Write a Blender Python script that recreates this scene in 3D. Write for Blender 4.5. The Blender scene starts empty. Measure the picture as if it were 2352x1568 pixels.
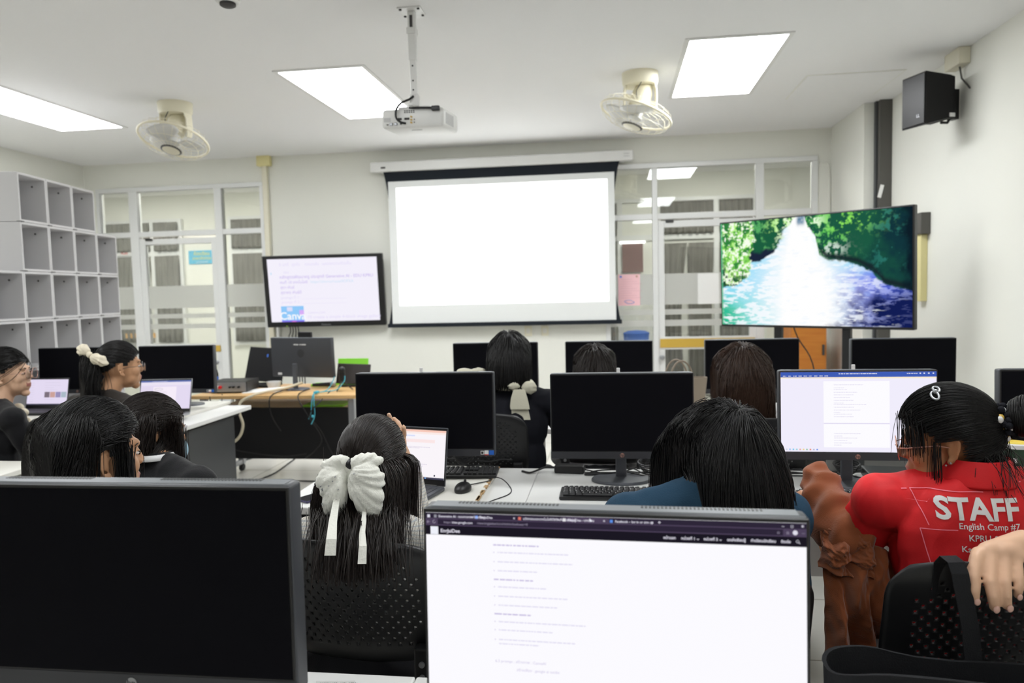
import bpy, bmesh, math, random
import numpy as np
from mathutils import Vector, Matrix, Euler, noise as mnoise
from mathutils.bvhtree import BVHTree

random.seed(7)
rng = np.random.default_rng(7)
PI = math.pi
S = bpy.context.scene
COL = S.collection

# ---------------------------------------------------------------- camera
cam_d = bpy.data.cameras.new('camera')
cam = bpy.data.objects.new('camera', cam_d)
COL.objects.link(cam)
cam_d.sensor_width = 36.0
cam_d.lens = 26.02
cam_d.clip_start = 0.05
cam.matrix_world = Matrix(((0.99053811, 0.01447675, 0.13647228, 0.0),
                           (0.13514497, 0.07011473, -0.98834193, 0.0),
                           (-0.0238767, 0.99743388, 0.06749485, 1.5),
                           (0, 0, 0, 1)))
cam_d.dof.use_dof = True
cam_d.dof.focus_distance = 1.85
cam_d.dof.aperture_fstop = 4.0
S.camera = cam

# ---------------------------------------------------------------- world, exposure
w = bpy.data.worlds.new('world')
S.world = w
w.use_nodes = True
w.node_tree.nodes['Background'].inputs[0].default_value = (0.75, 0.8, 0.85, 1)
w.node_tree.nodes['Background'].inputs[1].default_value = 0.25
S.view_settings.view_transform = 'Standard'
S.view_settings.look = 'None'
S.view_settings.gamma = 1.0
S.view_settings.use_curve_mapping = False
S.view_settings.exposure = 0.0
PANEL_POWER = 19.0        # the ceiling light panels of the front line
REAR_POWER = 12.5         # panels further back, set dimmer to keep the ceiling near the camera darker
HALL_POWER = 30.0        # the corridor lamps
S.cycles.use_denoising = True
S.cycles.max_bounces = 8
S.cycles.diffuse_bounces = 4
S.cycles.glossy_bounces = 3
S.cycles.transmission_bounces = 4
S.cycles.transparent_max_bounces = 12
S.cycles.sample_clamp_indirect = 6.0
S.cycles.caustics_reflective = False
S.cycles.caustics_refractive = False


# ---------------------------------------------------------------- materials
def srgb(r, g, b):
    f = lambda c: (c / 255 / 12.92) if c / 255 <= 0.04045 else ((c / 255 + 0.055) / 1.055) ** 2.4
    return (f(r), f(g), f(b))


def mat(name, col, rough=0.5, metal=0.0, spec=0.5, emit=None, bump=0.0, bscale=60.0, mix=0.0, mscale=8.0, sheen=0.0, coat=0.0):
    m = bpy.data.materials.new(name)
    m.use_nodes = True
    nt = m.node_tree
    b = nt.nodes['Principled BSDF']
    b.inputs['Base Color'].default_value = (*col, 1)
    b.inputs['Roughness'].default_value = rough
    b.inputs['Metallic'].default_value = metal
    b.inputs['Specular IOR Level'].default_value = spec
    if sheen:
        b.inputs['Sheen Weight'].default_value = sheen
    if coat:
        b.inputs['Coat Weight'].default_value = coat
    if emit:
        b.inputs['Emission Color'].default_value = (*emit[0], 1)
        b.inputs['Emission Strength'].default_value = emit[1]
    if bump or mix:
        tc = nt.nodes.new('ShaderNodeTexCoord')
    if bump:
        nz = nt.nodes.new('ShaderNodeTexNoise')
        nz.inputs['Scale'].default_value = bscale
        nz.inputs['Detail'].default_value = 3
        bp = nt.nodes.new('ShaderNodeBump')
        bp.inputs['Strength'].default_value = bump
        bp.inputs['Distance'].default_value = 0.01
        nt.links.new(tc.outputs['Object'], nz.inputs['Vector'])
        nt.links.new(nz.outputs['Fac'], bp.inputs['Height'])
        nt.links.new(bp.outputs['Normal'], b.inputs['Normal'])
    if mix:
        n2 = nt.nodes.new('ShaderNodeTexNoise')
        n2.inputs['Scale'].default_value = mscale
        n2.inputs['Detail'].default_value = 4
        rp = nt.nodes.new('ShaderNodeMapRange')
        rp.inputs['From Min'].default_value = 0.3
        rp.inputs['From Max'].default_value = 0.7
        rp.inputs['To Min'].default_value = 1 - mix
        rp.inputs['To Max'].default_value = 1 + mix
        hs = nt.nodes.new('ShaderNodeHueSaturation')
        hs.inputs['Color'].default_value = (*col, 1)
        nt.links.new(tc.outputs['Object'], n2.inputs['Vector'])
        nt.links.new(n2.outputs['Fac'], rp.inputs['Value'])
        nt.links.new(rp.outputs['Result'], hs.inputs['Value'])
        nt.links.new(hs.outputs['Color'], b.inputs['Base Color'])
    return m


def emis(name, col, strength):
    m = bpy.data.materials.new(name)
    m.use_nodes = True
    nt = m.node_tree
    nt.nodes.clear()
    o = nt.nodes.new('ShaderNodeOutputMaterial')
    e = nt.nodes.new('ShaderNodeEmission')
    e.inputs[0].default_value = (*col, 1)
    e.inputs[1].default_value = strength
    nt.links.new(e.outputs[0], o.inputs[0])
    return m


def glass_mat(name, tint, refl_rough=0.02, ior=1.5, frost=0.0, frost_col=(0.8, 0.82, 0.8)):
    """thin window glass: clear transmission plus a fresnel mirror; optional frosted film"""
    m = bpy.data.materials.new(name)
    m.use_nodes = True
    nt = m.node_tree
    nt.nodes.clear()
    o = nt.nodes.new('ShaderNodeOutputMaterial')
    t = nt.nodes.new('ShaderNodeBsdfTransparent')
    t.inputs[0].default_value = (*tint, 1)
    g = nt.nodes.new('ShaderNodeBsdfGlossy')
    g.inputs['Roughness'].default_value = refl_rough
    fr = nt.nodes.new('ShaderNodeFresnel')
    fr.inputs[0].default_value = ior
    mx = nt.nodes.new('ShaderNodeMixShader')
    nt.links.new(fr.outputs[0], mx.inputs[0])
    nt.links.new(t.outputs[0], mx.inputs[1])
    nt.links.new(g.outputs[0], mx.inputs[2])
    last = mx
    if frost:
        d = nt.nodes.new('ShaderNodeBsdfDiffuse')
        d.inputs[0].default_value = (*frost_col, 1)
        tl = nt.nodes.new('ShaderNodeBsdfTranslucent')
        tl.inputs[0].default_value = (*frost_col, 1)
        a = nt.nodes.new('ShaderNodeMixShader')
        a.inputs[0].default_value = 0.5
        nt.links.new(d.outputs[0], a.inputs[1])
        nt.links.new(tl.outputs[0], a.inputs[2])
        b = nt.nodes.new('ShaderNodeMixShader')
        b.inputs[0].default_value = frost
        nt.links.new(mx.outputs[0], b.inputs[1])
        nt.links.new(a.outputs[0], b.inputs[2])
        last = b
    nt.links.new(last.outputs[0], o.inputs[0])
    return m


def col_attr_emis(name, strength):
    m = emis(name, (1, 1, 1), strength)
    nt = m.node_tree
    a = nt.nodes.new('ShaderNodeAttribute')
    a.attribute_name = 'Col'
    nt.links.new(a.outputs['Color'], nt.nodes['Emission'].inputs[0])
    return m


def tile_mat():
    m = mat('floor_tile', srgb(214, 210, 198), rough=0.12, spec=0.5)
    nt = m.node_tree
    b = nt.nodes['Principled BSDF']
    tc = nt.nodes.new('ShaderNodeTexCoord')
    br = nt.nodes.new('ShaderNodeTexBrick')
    br.offset = 0.0
    br.inputs['Color1'].default_value = (*srgb(229, 227, 221), 1)
    br.inputs['Color2'].default_value = (*srgb(224, 221, 213), 1)
    br.inputs['Mortar'].default_value = (*srgb(165, 160, 148), 1)
    br.inputs['Scale'].default_value = 1.0
    br.inputs['Mortar Size'].default_value = 0.004
    br.inputs['Brick Width'].default_value = 0.6
    br.inputs['Row Height'].default_value = 0.6
    nt.links.new(tc.outputs['Object'], br.inputs['Vector'])
    nt.links.new(br.outputs['Color'], b.inputs['Base Color'])
    return m


def wood_mat(name, c1, c2, scale=3.0):
    m = mat(name, c1, rough=0.4)
    nt = m.node_tree
    b = nt.nodes['Principled BSDF']
    tc = nt.nodes.new('ShaderNodeTexCoord')
    mp = nt.nodes.new('ShaderNodeMapping')
    mp.inputs['Scale'].default_value = (1, 12, 12)
    nz = nt.nodes.new('ShaderNodeTexNoise')
    nz.inputs['Scale'].default_value = scale
    nz.inputs['Detail'].default_value = 5
    rp = nt.nodes.new('ShaderNodeValToRGB')
    rp.color_ramp.elements[0].position = 0.3
    rp.color_ramp.elements[0].color = (*c1, 1)
    rp.color_ramp.elements[1].position = 0.7
    rp.color_ramp.elements[1].color = (*c2, 1)
    nt.links.new(tc.outputs['Object'], mp.inputs['Vector'])
    nt.links.new(mp.outputs['Vector'], nz.inputs['Vector'])
    nt.links.new(nz.outputs['Fac'], rp.inputs['Fac'])
    nt.links.new(rp.outputs['Color'], b.inputs['Base Color'])
    return m


def weave_mat(name):
    """white tweed with thin beige and blue-grey check lines"""
    m = mat(name, (0.6, 0.6, 0.58), rough=0.9, spec=0.2)
    nt = m.node_tree
    b = nt.nodes['Principled BSDF']
    tc = nt.nodes.new('ShaderNodeTexCoord')

    def wave(direction, scale):
        wv = nt.nodes.new('ShaderNodeTexWave')
        wv.bands_direction = direction
        wv.inputs['Scale'].default_value = scale
        wv.inputs['Distortion'].default_value = 1.2
        wv.inputs['Detail'].default_value = 2
        wv.inputs['Detail Scale'].default_value = 4
        nt.links.new(tc.outputs['Object'], wv.inputs['Vector'])
        return wv
    base = None
    cols = [(srgb(232, 230, 224), srgb(170, 158, 140), 'X', 46), (None, srgb(160, 172, 186), 'Z', 40), (None, srgb(190, 182, 168), 'Z', 150)]
    for c0, c1, d, sc in cols:
        wv = wave(d, sc)
        rp = nt.nodes.new('ShaderNodeValToRGB')
        rp.color_ramp.elements[0].position = 0.72
        rp.color_ramp.elements[0].color = (0, 0, 0, 1)
        rp.color_ramp.elements[1].position = 0.9
        rp.color_ramp.elements[1].color = (0.6, 0.6, 0.6, 1)
        nt.links.new(wv.outputs['Fac'], rp.inputs['Fac'])
        mx = nt.nodes.new('ShaderNodeMixRGB')
        if base is None:
            mx.inputs[1].default_value = (*c0, 1)
        else:
            nt.links.new(base.outputs[0], mx.inputs[1])
        mx.inputs[2].default_value = (*c1, 1)
        nt.links.new(rp.outputs['Color'], mx.inputs[0])
        base = mx
    nt.links.new(base.outputs[0], b.inputs['Base Color'])
    nz = nt.nodes.new('ShaderNodeTexNoise')
    nz.inputs['Scale'].default_value = 320
    bp = nt.nodes.new('ShaderNodeBump')
    bp.inputs['Strength'].default_value = 0.5
    bp.inputs['Distance'].default_value = 0.004
    nt.links.new(tc.outputs['Object'], nz.inputs['Vector'])
    nt.links.new(nz.outputs['Fac'], bp.inputs['Height'])
    nt.links.new(bp.outputs['Normal'], b.inputs['Normal'])
    return m


def cord_mat(name, col, scale=260):
    m = mat(name, col, rough=0.8, spec=0.2, sheen=0.3)
    nt = m.node_tree
    b = nt.nodes['Principled BSDF']
    tc = nt.nodes.new('ShaderNodeTexCoord')
    wv = nt.nodes.new('ShaderNodeTexWave')
    wv.bands_direction = 'DIAGONAL'
    wv.inputs['Scale'].default_value = scale
    wv.inputs['Distortion'].default_value = 2
    wv.inputs['Detail Scale'].default_value = 0.3
    bp = nt.nodes.new('ShaderNodeBump')
    bp.inputs['Strength'].default_value = 0.35
    bp.inputs['Distance'].default_value = 0.003
    nt.links.new(tc.outputs['Object'], wv.inputs['Vector'])
    nt.links.new(wv.outputs['Fac'], bp.inputs['Height'])
    nt.links.new(bp.outputs['Normal'], b.inputs['Normal'])
    return m


M = dict(
    wall=mat('wall_paint', srgb(232, 232, 224), 0.7, spec=0.3, bump=0.03, bscale=90),
    ceil=mat('ceiling_paint', srgb(240, 240, 240), 0.85, spec=0.2),
    cream=mat('cream_plastic', srgb(228, 223, 202), 0.45),
    yellow_plastic=mat('yellowed_plastic', srgb(228, 218, 160), 0.45),
    white_paint=mat('white_coated_metal', srgb(228, 228, 226), 0.35),
    alu=mat('white_aluminium', srgb(226, 227, 226), 0.35),
    white_plastic=mat('white_plastic', srgb(234, 234, 232), 0.4),
    desk_white=mat('white_laminate', srgb(232, 232, 230), 0.3),
    board=mat('cream_board', srgb(226, 224, 216), 0.5),
    chip=mat('bare_chipboard', srgb(170, 138, 96), 0.8),
    desk_grey=mat('dark_grey_steel', srgb(62, 64, 67), 0.45),
    panel_grey=mat('light_grey_laminate', srgb(196, 196, 196), 0.5),
    black=mat('black_plastic', srgb(22, 22, 24), 0.4),
    black_matte=mat('black_matte', srgb(18, 18, 20), 0.65, spec=0.3),
    panel_black=mat('black_laminate', srgb(20, 20, 22), 0.5, spec=0.3),
    shell=mat('graphite_shell', srgb(64, 66, 71), 0.42),
    shell_top=mat('grey_shell_top', srgb(112, 117, 122), 0.4),
    chin=mat('graphite_chin', srgb(48, 49, 54), 0.45),
    stand=mat('grey_stand', srgb(84, 87, 94), 0.4, metal=0.2),
    dark_screen=mat('dark_screen', srgb(17, 17, 21), 0.5, spec=0.03),
    chrome=mat('chrome', (0.75, 0.75, 0.76), 0.18, metal=1.0),
    silver=mat('silver_metal', srgb(168, 170, 174), 0.35, metal=0.7),
    copper=mat('rose_metal', srgb(205, 160, 145), 0.3, metal=0.7),
    gold=mat('gold_strip', srgb(204, 168, 70), 0.4),
    key=mat('black_keys', srgb(30, 30, 33), 0.45),
    print_white=mat('white_print', srgb(225, 225, 225), 0.6),
    shelf=mat('shelf_laminate', srgb(212, 211, 212), 0.5),
    shelf_dark=mat('shelf_edge', srgb(60, 58, 58), 0.6),
    rubber=mat('rubber', srgb(35, 35, 37), 0.7),
    cable=mat('black_cable', srgb(24, 24, 26), 0.5),
    cable_beige=mat('beige_cable', srgb(205, 196, 172), 0.5),
    cable_teal=mat('teal_cable', srgb(70, 170, 190), 0.45),
    fan=mat('fan_cream', srgb(236, 230, 206), 0.4),
    fan_grey=mat('fan_blade', srgb(214, 214, 212), 0.35),
    conduit=mat('grey_duct', srgb(84, 82, 78), 0.5),
    paper=mat('paper', srgb(240, 240, 238), 0.8),
    pink_paper=mat('pink_paper', srgb(246, 200, 206), 0.8),
    blue=mat('blue_plastic', srgb(60, 110, 200), 0.5),
    green=mat('green_plastic', srgb(150, 235, 70), 0.5),
    orange_wood=wood_mat('orange_wood', srgb(206, 132, 50), srgb(190, 112, 36)),
    desk_wood=wood_mat('beech_wood', srgb(222, 184, 130), srgb(205, 164, 108)),
    curtain=mat('grey_curtain', srgb(122, 120, 115), 0.9, spec=0.1, mix=0.15, mscale=3),
    tile=tile_mat(),
    skin_light=mat('skin_light', srgb(222, 180, 150), 0.48, spec=0.4, mix=0.05, mscale=20),
    skin_mid=mat('skin_mid', srgb(200, 152, 116), 0.48, spec=0.4, mix=0.05, mscale=20),
    skin_tan=mat('skin_tan', srgb(176, 122, 86), 0.45, spec=0.4, mix=0.05, mscale=20),
    lips=mat('lips', srgb(178, 112, 100), 0.4),
    nail=mat('nail', srgb(224, 180, 165), 0.25),
    eye_white=mat('eye_white', srgb(205, 198, 192), 0.2),
    iris=mat('iris', srgb(30, 20, 15), 0.15),
    hair_black=mat('hair_black', srgb(17, 15, 16), 0.40, spec=0.36),
    hair_brown=mat('hair_brown', srgb(32, 24, 21), 0.40, spec=0.36),
    hair_warm=mat('hair_warm', srgb(54, 36, 26), 0.42, spec=0.36),
    cloth_black=mat('black_cloth', srgb(24, 24, 27), 0.85, spec=0.2, bump=0.15, bscale=300, sheen=0.15),
    cloth_brown=mat('dark_brown_cloth', srgb(44, 39, 35), 0.85, spec=0.2, bump=0.15, bscale=300, sheen=0.15),
    cloth_teal=mat('teal_cloth', srgb(38, 66, 88), 0.85, spec=0.2, bump=0.12, bscale=350),
    cloth_white=mat('white_cloth', srgb(225, 225, 226), 0.85, spec=0.2, bump=0.12, bscale=250),
    cloth_red=mat('red_cloth', srgb(214, 32, 38), 0.62, spec=0.3, bump=0.05, bscale=300, mix=0.16, mscale=9),
    cloth_beige=mat('beige_satin', srgb(206, 202, 182), 0.6, bump=0.1, bscale=120),
    cloth_navy=mat('navy_cloth', srgb(22, 23, 30), 0.85, spec=0.2, bump=0.15, bscale=300),
    bow_white=mat('white_organza', srgb(241, 241, 232), 0.6, sheen=0.2, bump=0.2, bscale=140),
    bow_cream=mat('cream_cotton', srgb(232, 222, 200), 0.8),
    tweed=weave_mat('tweed'),
    corduroy=cord_mat('rust_corduroy', srgb(146, 80, 46)),
    bag_black=mat('black_canvas', srgb(27, 28, 31), 0.75, spec=0.25, bump=0.2, bscale=400),
    bag_tan=mat('taupe_leather', srgb(150, 136, 120), 0.5),
    mask=mat('blue_mask', srgb(170, 205, 225), 0.8),
    can_green=mat('green_card', srgb(28, 62, 40), 0.5),
    can_yellow=mat('yellow_lid', srgb(228, 205, 90), 0.35),
    glass=glass_mat('window_glass', (0.9, 0.92, 0.91), ior=1.62),
    frost=glass_mat('frosted_film', (0.9, 0.92, 0.9), refl_rough=0.3, ior=1.3, frost=0.78, frost_col=srgb(252, 252, 248)),
    bottle=glass_mat('clear_bottle', (0.85, 0.9, 0.95)),
    lamp=emis('lamp_diffuser', (0.965, 0.985, 1.0), PANEL_POWER),
    lamp_rear=emis('lamp_diffuser_rear', (0.965, 0.985, 1.0), REAR_POWER),
    hall_lamp=emis('hall_lamp', (1.0, 0.97, 0.9), HALL_POWER),
    tube=emis('tube_light', (1.0, 0.98, 0.95), 4.0),
)


# ---------------------------------------------------------------- mesh helpers
class MB:
    """collects shapes into one mesh, with material slots"""

    def __init__(self):
        self.v, self.f, self.mi, self.n = [], [], [], 0
        self.mats = []

    def slot(self, m):
        m = M[m] if isinstance(m, str) else m
        if m not in self.mats:
            self.mats.append(m)
        return self.mats.index(m)

    def add(self, verts, faces, m):
        k = self.slot(m)
        self.v.extend([tuple(map(float, p)) for p in verts])
        self.f.extend([tuple(i + self.n for i in fc) for fc in faces])
        self.mi.extend([k] * len(faces))
        self.n += len(verts)
        return self

    def box(self, c, s, m, rot=None, bev=0.0, seg=2):
        bm = bmesh.new()
        bmesh.ops.create_cube(bm, size=1.0)
        for v in bm.verts:
            v.co = Vector((v.co.x * s[0], v.co.y * s[1], v.co.z * s[2]))
        if bev:
            bmesh.ops.bevel(bm, geom=bm.edges[:], offset=min(bev, min(s) * 0.49), segments=seg, profile=0.5, affect='EDGES')
        R = Euler(rot).to_matrix() if rot else Matrix.Identity(3)
        bm.verts.index_update()
        vs = [R @ v.co + Vector(c) for v in bm.verts]
        fs = [[v.index for v in f.verts] for f in bm.faces]
        bm.free()
        return self.add(vs, fs, m)

    def bx(self, x0, x1, y0, y1, z0, z1, m, bev=0.0):
        return self.box(((x0 + x1) / 2, (y0 + y1) / 2, (z0 + z1) / 2), (abs(x1 - x0), abs(y1 - y0), abs(z1 - z0)), m, bev=bev)

    def cyl(self, p0, p1, r0, m, r1=None, seg=16, caps=True):
        r1 = r0 if r1 is None else r1
        p0, p1 = Vector(p0), Vector(p1)
        t = (p1 - p0).normalized()
        a = t.orthogonal().normalized()
        b = t.cross(a)
        vs, fs = [], []
        for p, r in ((p0, r0), (p1, r1)):
            for i in range(seg):
                th = 2 * PI * i / seg
                vs.append(p + a * (r * math.cos(th)) + b * (r * math.sin(th)))
        for i in range(seg):
            j = (i + 1) % seg
            fs.append((i, j, seg + j, seg + i))
        if caps:
            fs.append(tuple(range(seg))[::-1])
            fs.append(tuple(range(seg, 2 * seg)))
        return self.add(vs, fs, m)

    def tube(self, pts, r, m, seg=8, closed=False):
        pts = [Vector(p) for p in pts]
        if m in ('cable', 'cable_beige', 'cable_teal') and not closed and 3 < len(pts) < 14:      # leads bend smoothly
            q = []
            for i in range(len(pts) - 1):
                a, b, c, d = pts[max(i - 1, 0)], pts[i], pts[i + 1], pts[min(i + 2, len(pts) - 1)]
                for k in range(5):
                    u = k / 5
                    q.append(0.5 * (2 * b + (c - a) * u + (2 * a - 5 * b + 4 * c - d) * u * u + (3 * b - a - 3 * c + d) * u ** 3))
            pts = q + [pts[-1]]
        n = len(pts)
        vs, fs = [], []
        prev = None
        for i, p in enumerate(pts):
            if closed:
                t = pts[(i + 1) % n] - pts[i - 1]
            else:
                t = pts[min(i + 1, n - 1)] - pts[max(i - 1, 0)]
            t.normalize()
            if prev is None:
                a = t.orthogonal().normalized()
            else:
                a = (prev - t * prev.dot(t))
                a = a.normalized() if a.length > 1e-6 else t.orthogonal().normalized()
            prev = a
            b = t.cross(a)
            rr = r[i] if isinstance(r, (list, tuple)) else r
            for k in range(seg):
                th = 2 * PI * k / seg
                vs.append(p + a * (rr * math.cos(th)) + b * (rr * math.sin(th)))
        for i in range(n if closed else n - 1):
            i2 = (i + 1) % n
            for k in range(seg):
                k2 = (k + 1) % seg
                fs.append((i * seg + k, i * seg + k2, i2 * seg + k2, i2 * seg + k))
        if not closed:
            fs.append(tuple(range(seg))[::-1])
            fs.append(tuple(range((n - 1) * seg, n * seg)))
        return self.add(vs, fs, m)

    def lathe(self, prof, m, c=(0, 0, 0), seg=32, R=None, cap=True):
        vs, fs = [], []
        R = R or Matrix.Identity(3)
        for r, z in prof:
            for i in range(seg):
                th = 2 * PI * i / seg
                vs.append(R @ Vector((r * math.cos(th), r * math.sin(th), z)) + Vector(c))
        for k in range(len(prof) - 1):
            for i in range(seg):
                j = (i + 1) % seg
                fs.append((k * seg + i, k * seg + j, (k + 1) * seg + j, (k + 1) * seg + i))
        if cap:
            fs.append(tuple(range(seg))[::-1])
            fs.append(tuple(range((len(prof) - 1) * seg, len(prof) * seg)))
        return self.add(vs, fs, m)

    def ell(self, c, r, m, R=None, nu=20, nv=14):
        R = R or Matrix.Identity(3)
        vs = [R @ Vector((0, 0, -r[2])) + Vector(c)]
        for j in range(1, nv):
            ph = -PI / 2 + PI * j / nv
            for i in range(nu):
                th = 2 * PI * i / nu
                vs.append(R @ Vector((r[0] * math.cos(ph) * math.cos(th), r[1] * math.cos(ph) * math.sin(th), r[2] * math.sin(ph))) + Vector(c))
        vs.append(R @ Vector((0, 0, r[2])) + Vector(c))
        top = len(vs) - 1
        fs = []
        for i in range(nu):
            fs.append((0, 1 + (i + 1) % nu, 1 + i))
            fs.append((top, 1 + (nv - 2) * nu + i, 1 + (nv - 2) * nu + (i + 1) % nu))
        for j in range(nv - 2):
            for i in range(nu):
                i2 = (i + 1) % nu
                fs.append((1 + j * nu + i, 1 + j * nu + i2, 1 + (j + 1) * nu + i2, 1 + (j + 1) * nu + i))
        return self.add(vs, fs, m)

    def quad(self, a, b, c, d, m):
        return self.add([a, b, c, d], [(0, 1, 2, 3)], m)

    def prism(self, poly, y0, y1, m):
        """polygon in xz, extruded along y"""
        n = len(poly)
        vs = [(x, y0, z) for x, z in poly] + [(x, y1, z) for x, z in poly]
        fs = [tuple(range(n)), tuple(range(n, 2 * n))[::-1]]
        for i in range(n):
            j = (i + 1) % n
            fs.append((i, n + i, n + j, j))
        return self.add(vs, fs, m)

    def build(self, name, parent=None, smooth=None, loc=(0, 0, 0)):
        me = bpy.data.meshes.new(name)
        me.from_pydata(self.v, [], self.f)
        for m in self.mats:
            me.materials.append(m)
        me.polygons.foreach_set('material_index', self.mi)
        bm = bmesh.new()
        bm.from_mesh(me)
        bmesh.ops.recalc_face_normals(bm, faces=bm.faces[:])
        bm.to_mesh(me)
        bm.free()
        o = bpy.data.objects.new(name, me)
        COL.objects.link(o)
        o.location = loc
        if parent is not None:
            o.parent = parent
        if smooth is not None:
            shade(me, smooth)
        return o


def shade(me, ang=40):
    me.polygons.foreach_set('use_smooth', [True] * len(me.polygons))
    me.update()
    if ang < 180:
        me.set_sharp_from_angle(angle=math.radians(ang))


def tag(o, label, cat, group=None, kind=None):
    o['label'] = label
    o['category'] = cat
    if group:
        o['group'] = group
    if kind:
        o['kind'] = kind
    return o


def thing(name, label, cat, loc=(0, 0, 0), rz=0.0, group=None):
    o = bpy.data.objects.new(name, None)
    o.empty_display_size = 0.05
    COL.objects.link(o)
    o.location = loc
    o.rotation_euler = (0, 0, rz)
    return tag(o, label, cat, group)


def struct(o):
    o['kind'] = 'structure'
    return o


def dup(root, loc, rz, label, group=None):
    def cp(o, parent):
        c = o.copy()
        COL.objects.link(c)
        c.parent = parent
        for ch in list(o.children):
            cp(ch, c)
        return c
    r = cp(root, None)
    r.location = loc
    r.rotation_euler = (0, 0, rz)
    r['label'] = label
    if group:
        r['group'] = group
    return r


def mesh_np(name, verts, quads, mats, parent=None, smooth=True, mi=None):
    me = bpy.data.meshes.new(name)
    verts = np.asarray(verts, np.float32)
    quads = np.asarray(quads, np.int32)
    k = quads.shape[1]
    me.vertices.add(len(verts))
    me.vertices.foreach_set('co', verts.ravel())
    me.loops.add(quads.size)
    me.loops.foreach_set('vertex_index', quads.ravel())
    me.polygons.add(len(quads))
    me.polygons.foreach_set('loop_start', np.arange(0, quads.size, k, dtype=np.int32))
    me.polygons.foreach_set('loop_total', np.full(len(quads), k, np.int32))
    for m in mats:
        me.materials.append(M[m] if isinstance(m, str) else m)
    if mi is not None:
        me.polygons.foreach_set('material_index', np.asarray(mi, np.int32))
    me.update(calc_edges=True)
    me.validate()
    if smooth:
        me.polygons.foreach_set('use_smooth', [True] * len(me.polygons))
    o = bpy.data.objects.new(name, me)
    COL.objects.link(o)
    if parent is not None:
        o.parent = parent
    return o


def text_geo(items):
    """items: (string, x, y, size, align, bold) -> verts (x, y), faces"""
    V, F, n = [], [], 0
    for s, x, y, size, align, bold in items:
        cu = bpy.data.curves.new('t', 'FONT')
        cu.body = s
        cu.size = size
        cu.align_x = align
        cu.resolution_u = 3
        cu.offset = bold * size
        ob = bpy.data.objects.new('t', cu)
        COL.objects.link(ob)
        dg = bpy.context.evaluated_depsgraph_get()
        me = bpy.data.meshes.new_from_object(ob.evaluated_get(dg))
        for v in me.vertices:
            V.append((v.co.x + x, v.co.y + y))
        for p in me.polygons:
            F.append(tuple(i + n for i in p.vertices))
        n = len(V)
        bpy.data.objects.remove(ob)
        bpy.data.curves.remove(cu)
        bpy.data.meshes.remove(me)
    return V, F


def text_on(mb, items, y, m, mirror=False):
    """flat lettering facing -y (or +y when mirrored) at depth y"""
    V, F = text_geo(items)
    sx = -1 if mirror else 1
    mb.add([(sx * vx, y, vz) for vx, vz in V], F, m)


def fbm(x, y, seed=0, octv=4):
    r = np.random.default_rng(seed)
    tot, amp, nrm = 0, 1.0, 0
    for _ in range(octv):
        g = r.random((64, 64))
        xi, yi = np.floor(x).astype(int), np.floor(y).astype(int)
        fx, fy = x - xi, y - yi
        fx, fy = fx * fx * (3 - 2 * fx), fy * fy * (3 - 2 * fy)
        a = g[yi % 64, xi % 64]
        b = g[yi % 64, (xi + 1) % 64]
        c = g[(yi + 1) % 64, xi % 64]
        d = g[(yi + 1) % 64, (xi + 1) % 64]
        tot = tot + amp * ((a * (1 - fx) + b * fx) * (1 - fy) + (c * (1 - fx) + d * fx) * fy)
        nrm += amp
        amp *= 0.55
        x, y = x * 2.03 + 7.1, y * 2.03 + 3.7
    return tot / nrm

# ================================================================ the room
XL, XR, YF, YB, ZC = -6.0, 2.37, 7.86, -4.0, 3.05
YH = 10.4   # far wall of the corridor beyond the glass

o = struct(MB().bx(XL - 3.5, XR + 3.5, YB - 0.1, YH + 0.2, -0.1, 0, 'tile').build('floor'))
o = struct(MB().bx(XL - 0.2, XR + 0.2, YB - 0.1, YF + 0.12, ZC, ZC + 0.12, 'ceil').build('ceiling'))
struct(MB().bx(XL - 3.5, XR + 3.5, YF + 0.12, YH + 0.2, ZC, ZC + 0.12, 'ceil').build('ceiling_corridor'))
struct(MB().bx(XL - 0.15, XL, YB, YF + 0.12, 0, ZC, 'wall').build('wall_left'))
struct(MB().bx(XR, XR + 0.15, YB, YF, 0, ZC, 'wall').build('wall_right'))
struct(MB().bx(XL - 0.15, XR + 0.15, YB - 0.1, YB, 0, ZC, 'wall').build('wall_back'))
mb = MB()
mb.bx(XL, -5.85, YF, YF + 0.12, 0, ZC, 'wall')
mb.bx(-5.85, -3.80, YF, YF + 0.12, 2.775, ZC, 'wall')
mb.bx(-3.80, -0.08, YF, YF + 0.12, 0, ZC, 'wall')
mb.bx(-0.08, 2.045, YF, YF + 0.12, 2.78, ZC, 'wall')
mb.bx(2.045, XR + 0.15, YF, YF + 0.12, 0, ZC, 'wall')
struct(mb.build('wall_front'))
struct(MB().bx(2.175, XR, 6.885, YF, 0, ZC, 'wall').build('pillar_front'))
struct(MB().bx(XL - 3.5, XR + 3.5, YH, YH + 0.15, 0, ZC, 'wall').build('wall_corridor'))
struct(MB().bx(XL - 3.6, XL - 3.5, YF, YH, 0, ZC, 'wall').build('wall_corridor_end'))
struct(MB().bx(XR + 3.5, XR + 3.6, YF, YH, 0, ZC, 'wall').build('wall_corridor_end'))
struct(MB().bx(-3.80, -0.08, YF - 0.012, YF, 0, 0.1, 'panel_grey').build('baseboard_front'))
struct(MB().bx(XR - 0.012, XR, YB, 6.88, 0, 0.1, 'panel_grey').build('baseboard_right'))
struct(MB().bx(1.46, 2.14, 5.885, 6.565, ZC - 0.006, ZC, 'ceil', bev=0.002).build('trim_1'))   # ceiling access panel
# thin shadow-gap frame of the access panel
mb = MB()
for a in ((1.45, 2.15, 5.875, 5.885), (1.45, 2.15, 6.565, 6.575), (1.45, 1.46, 5.885, 6.565), (2.14, 2.15, 5.885, 6.565)):
    mb.bx(*a, ZC - 0.003, ZC, 'wall')
struct(mb.build('trim_2'))


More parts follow.
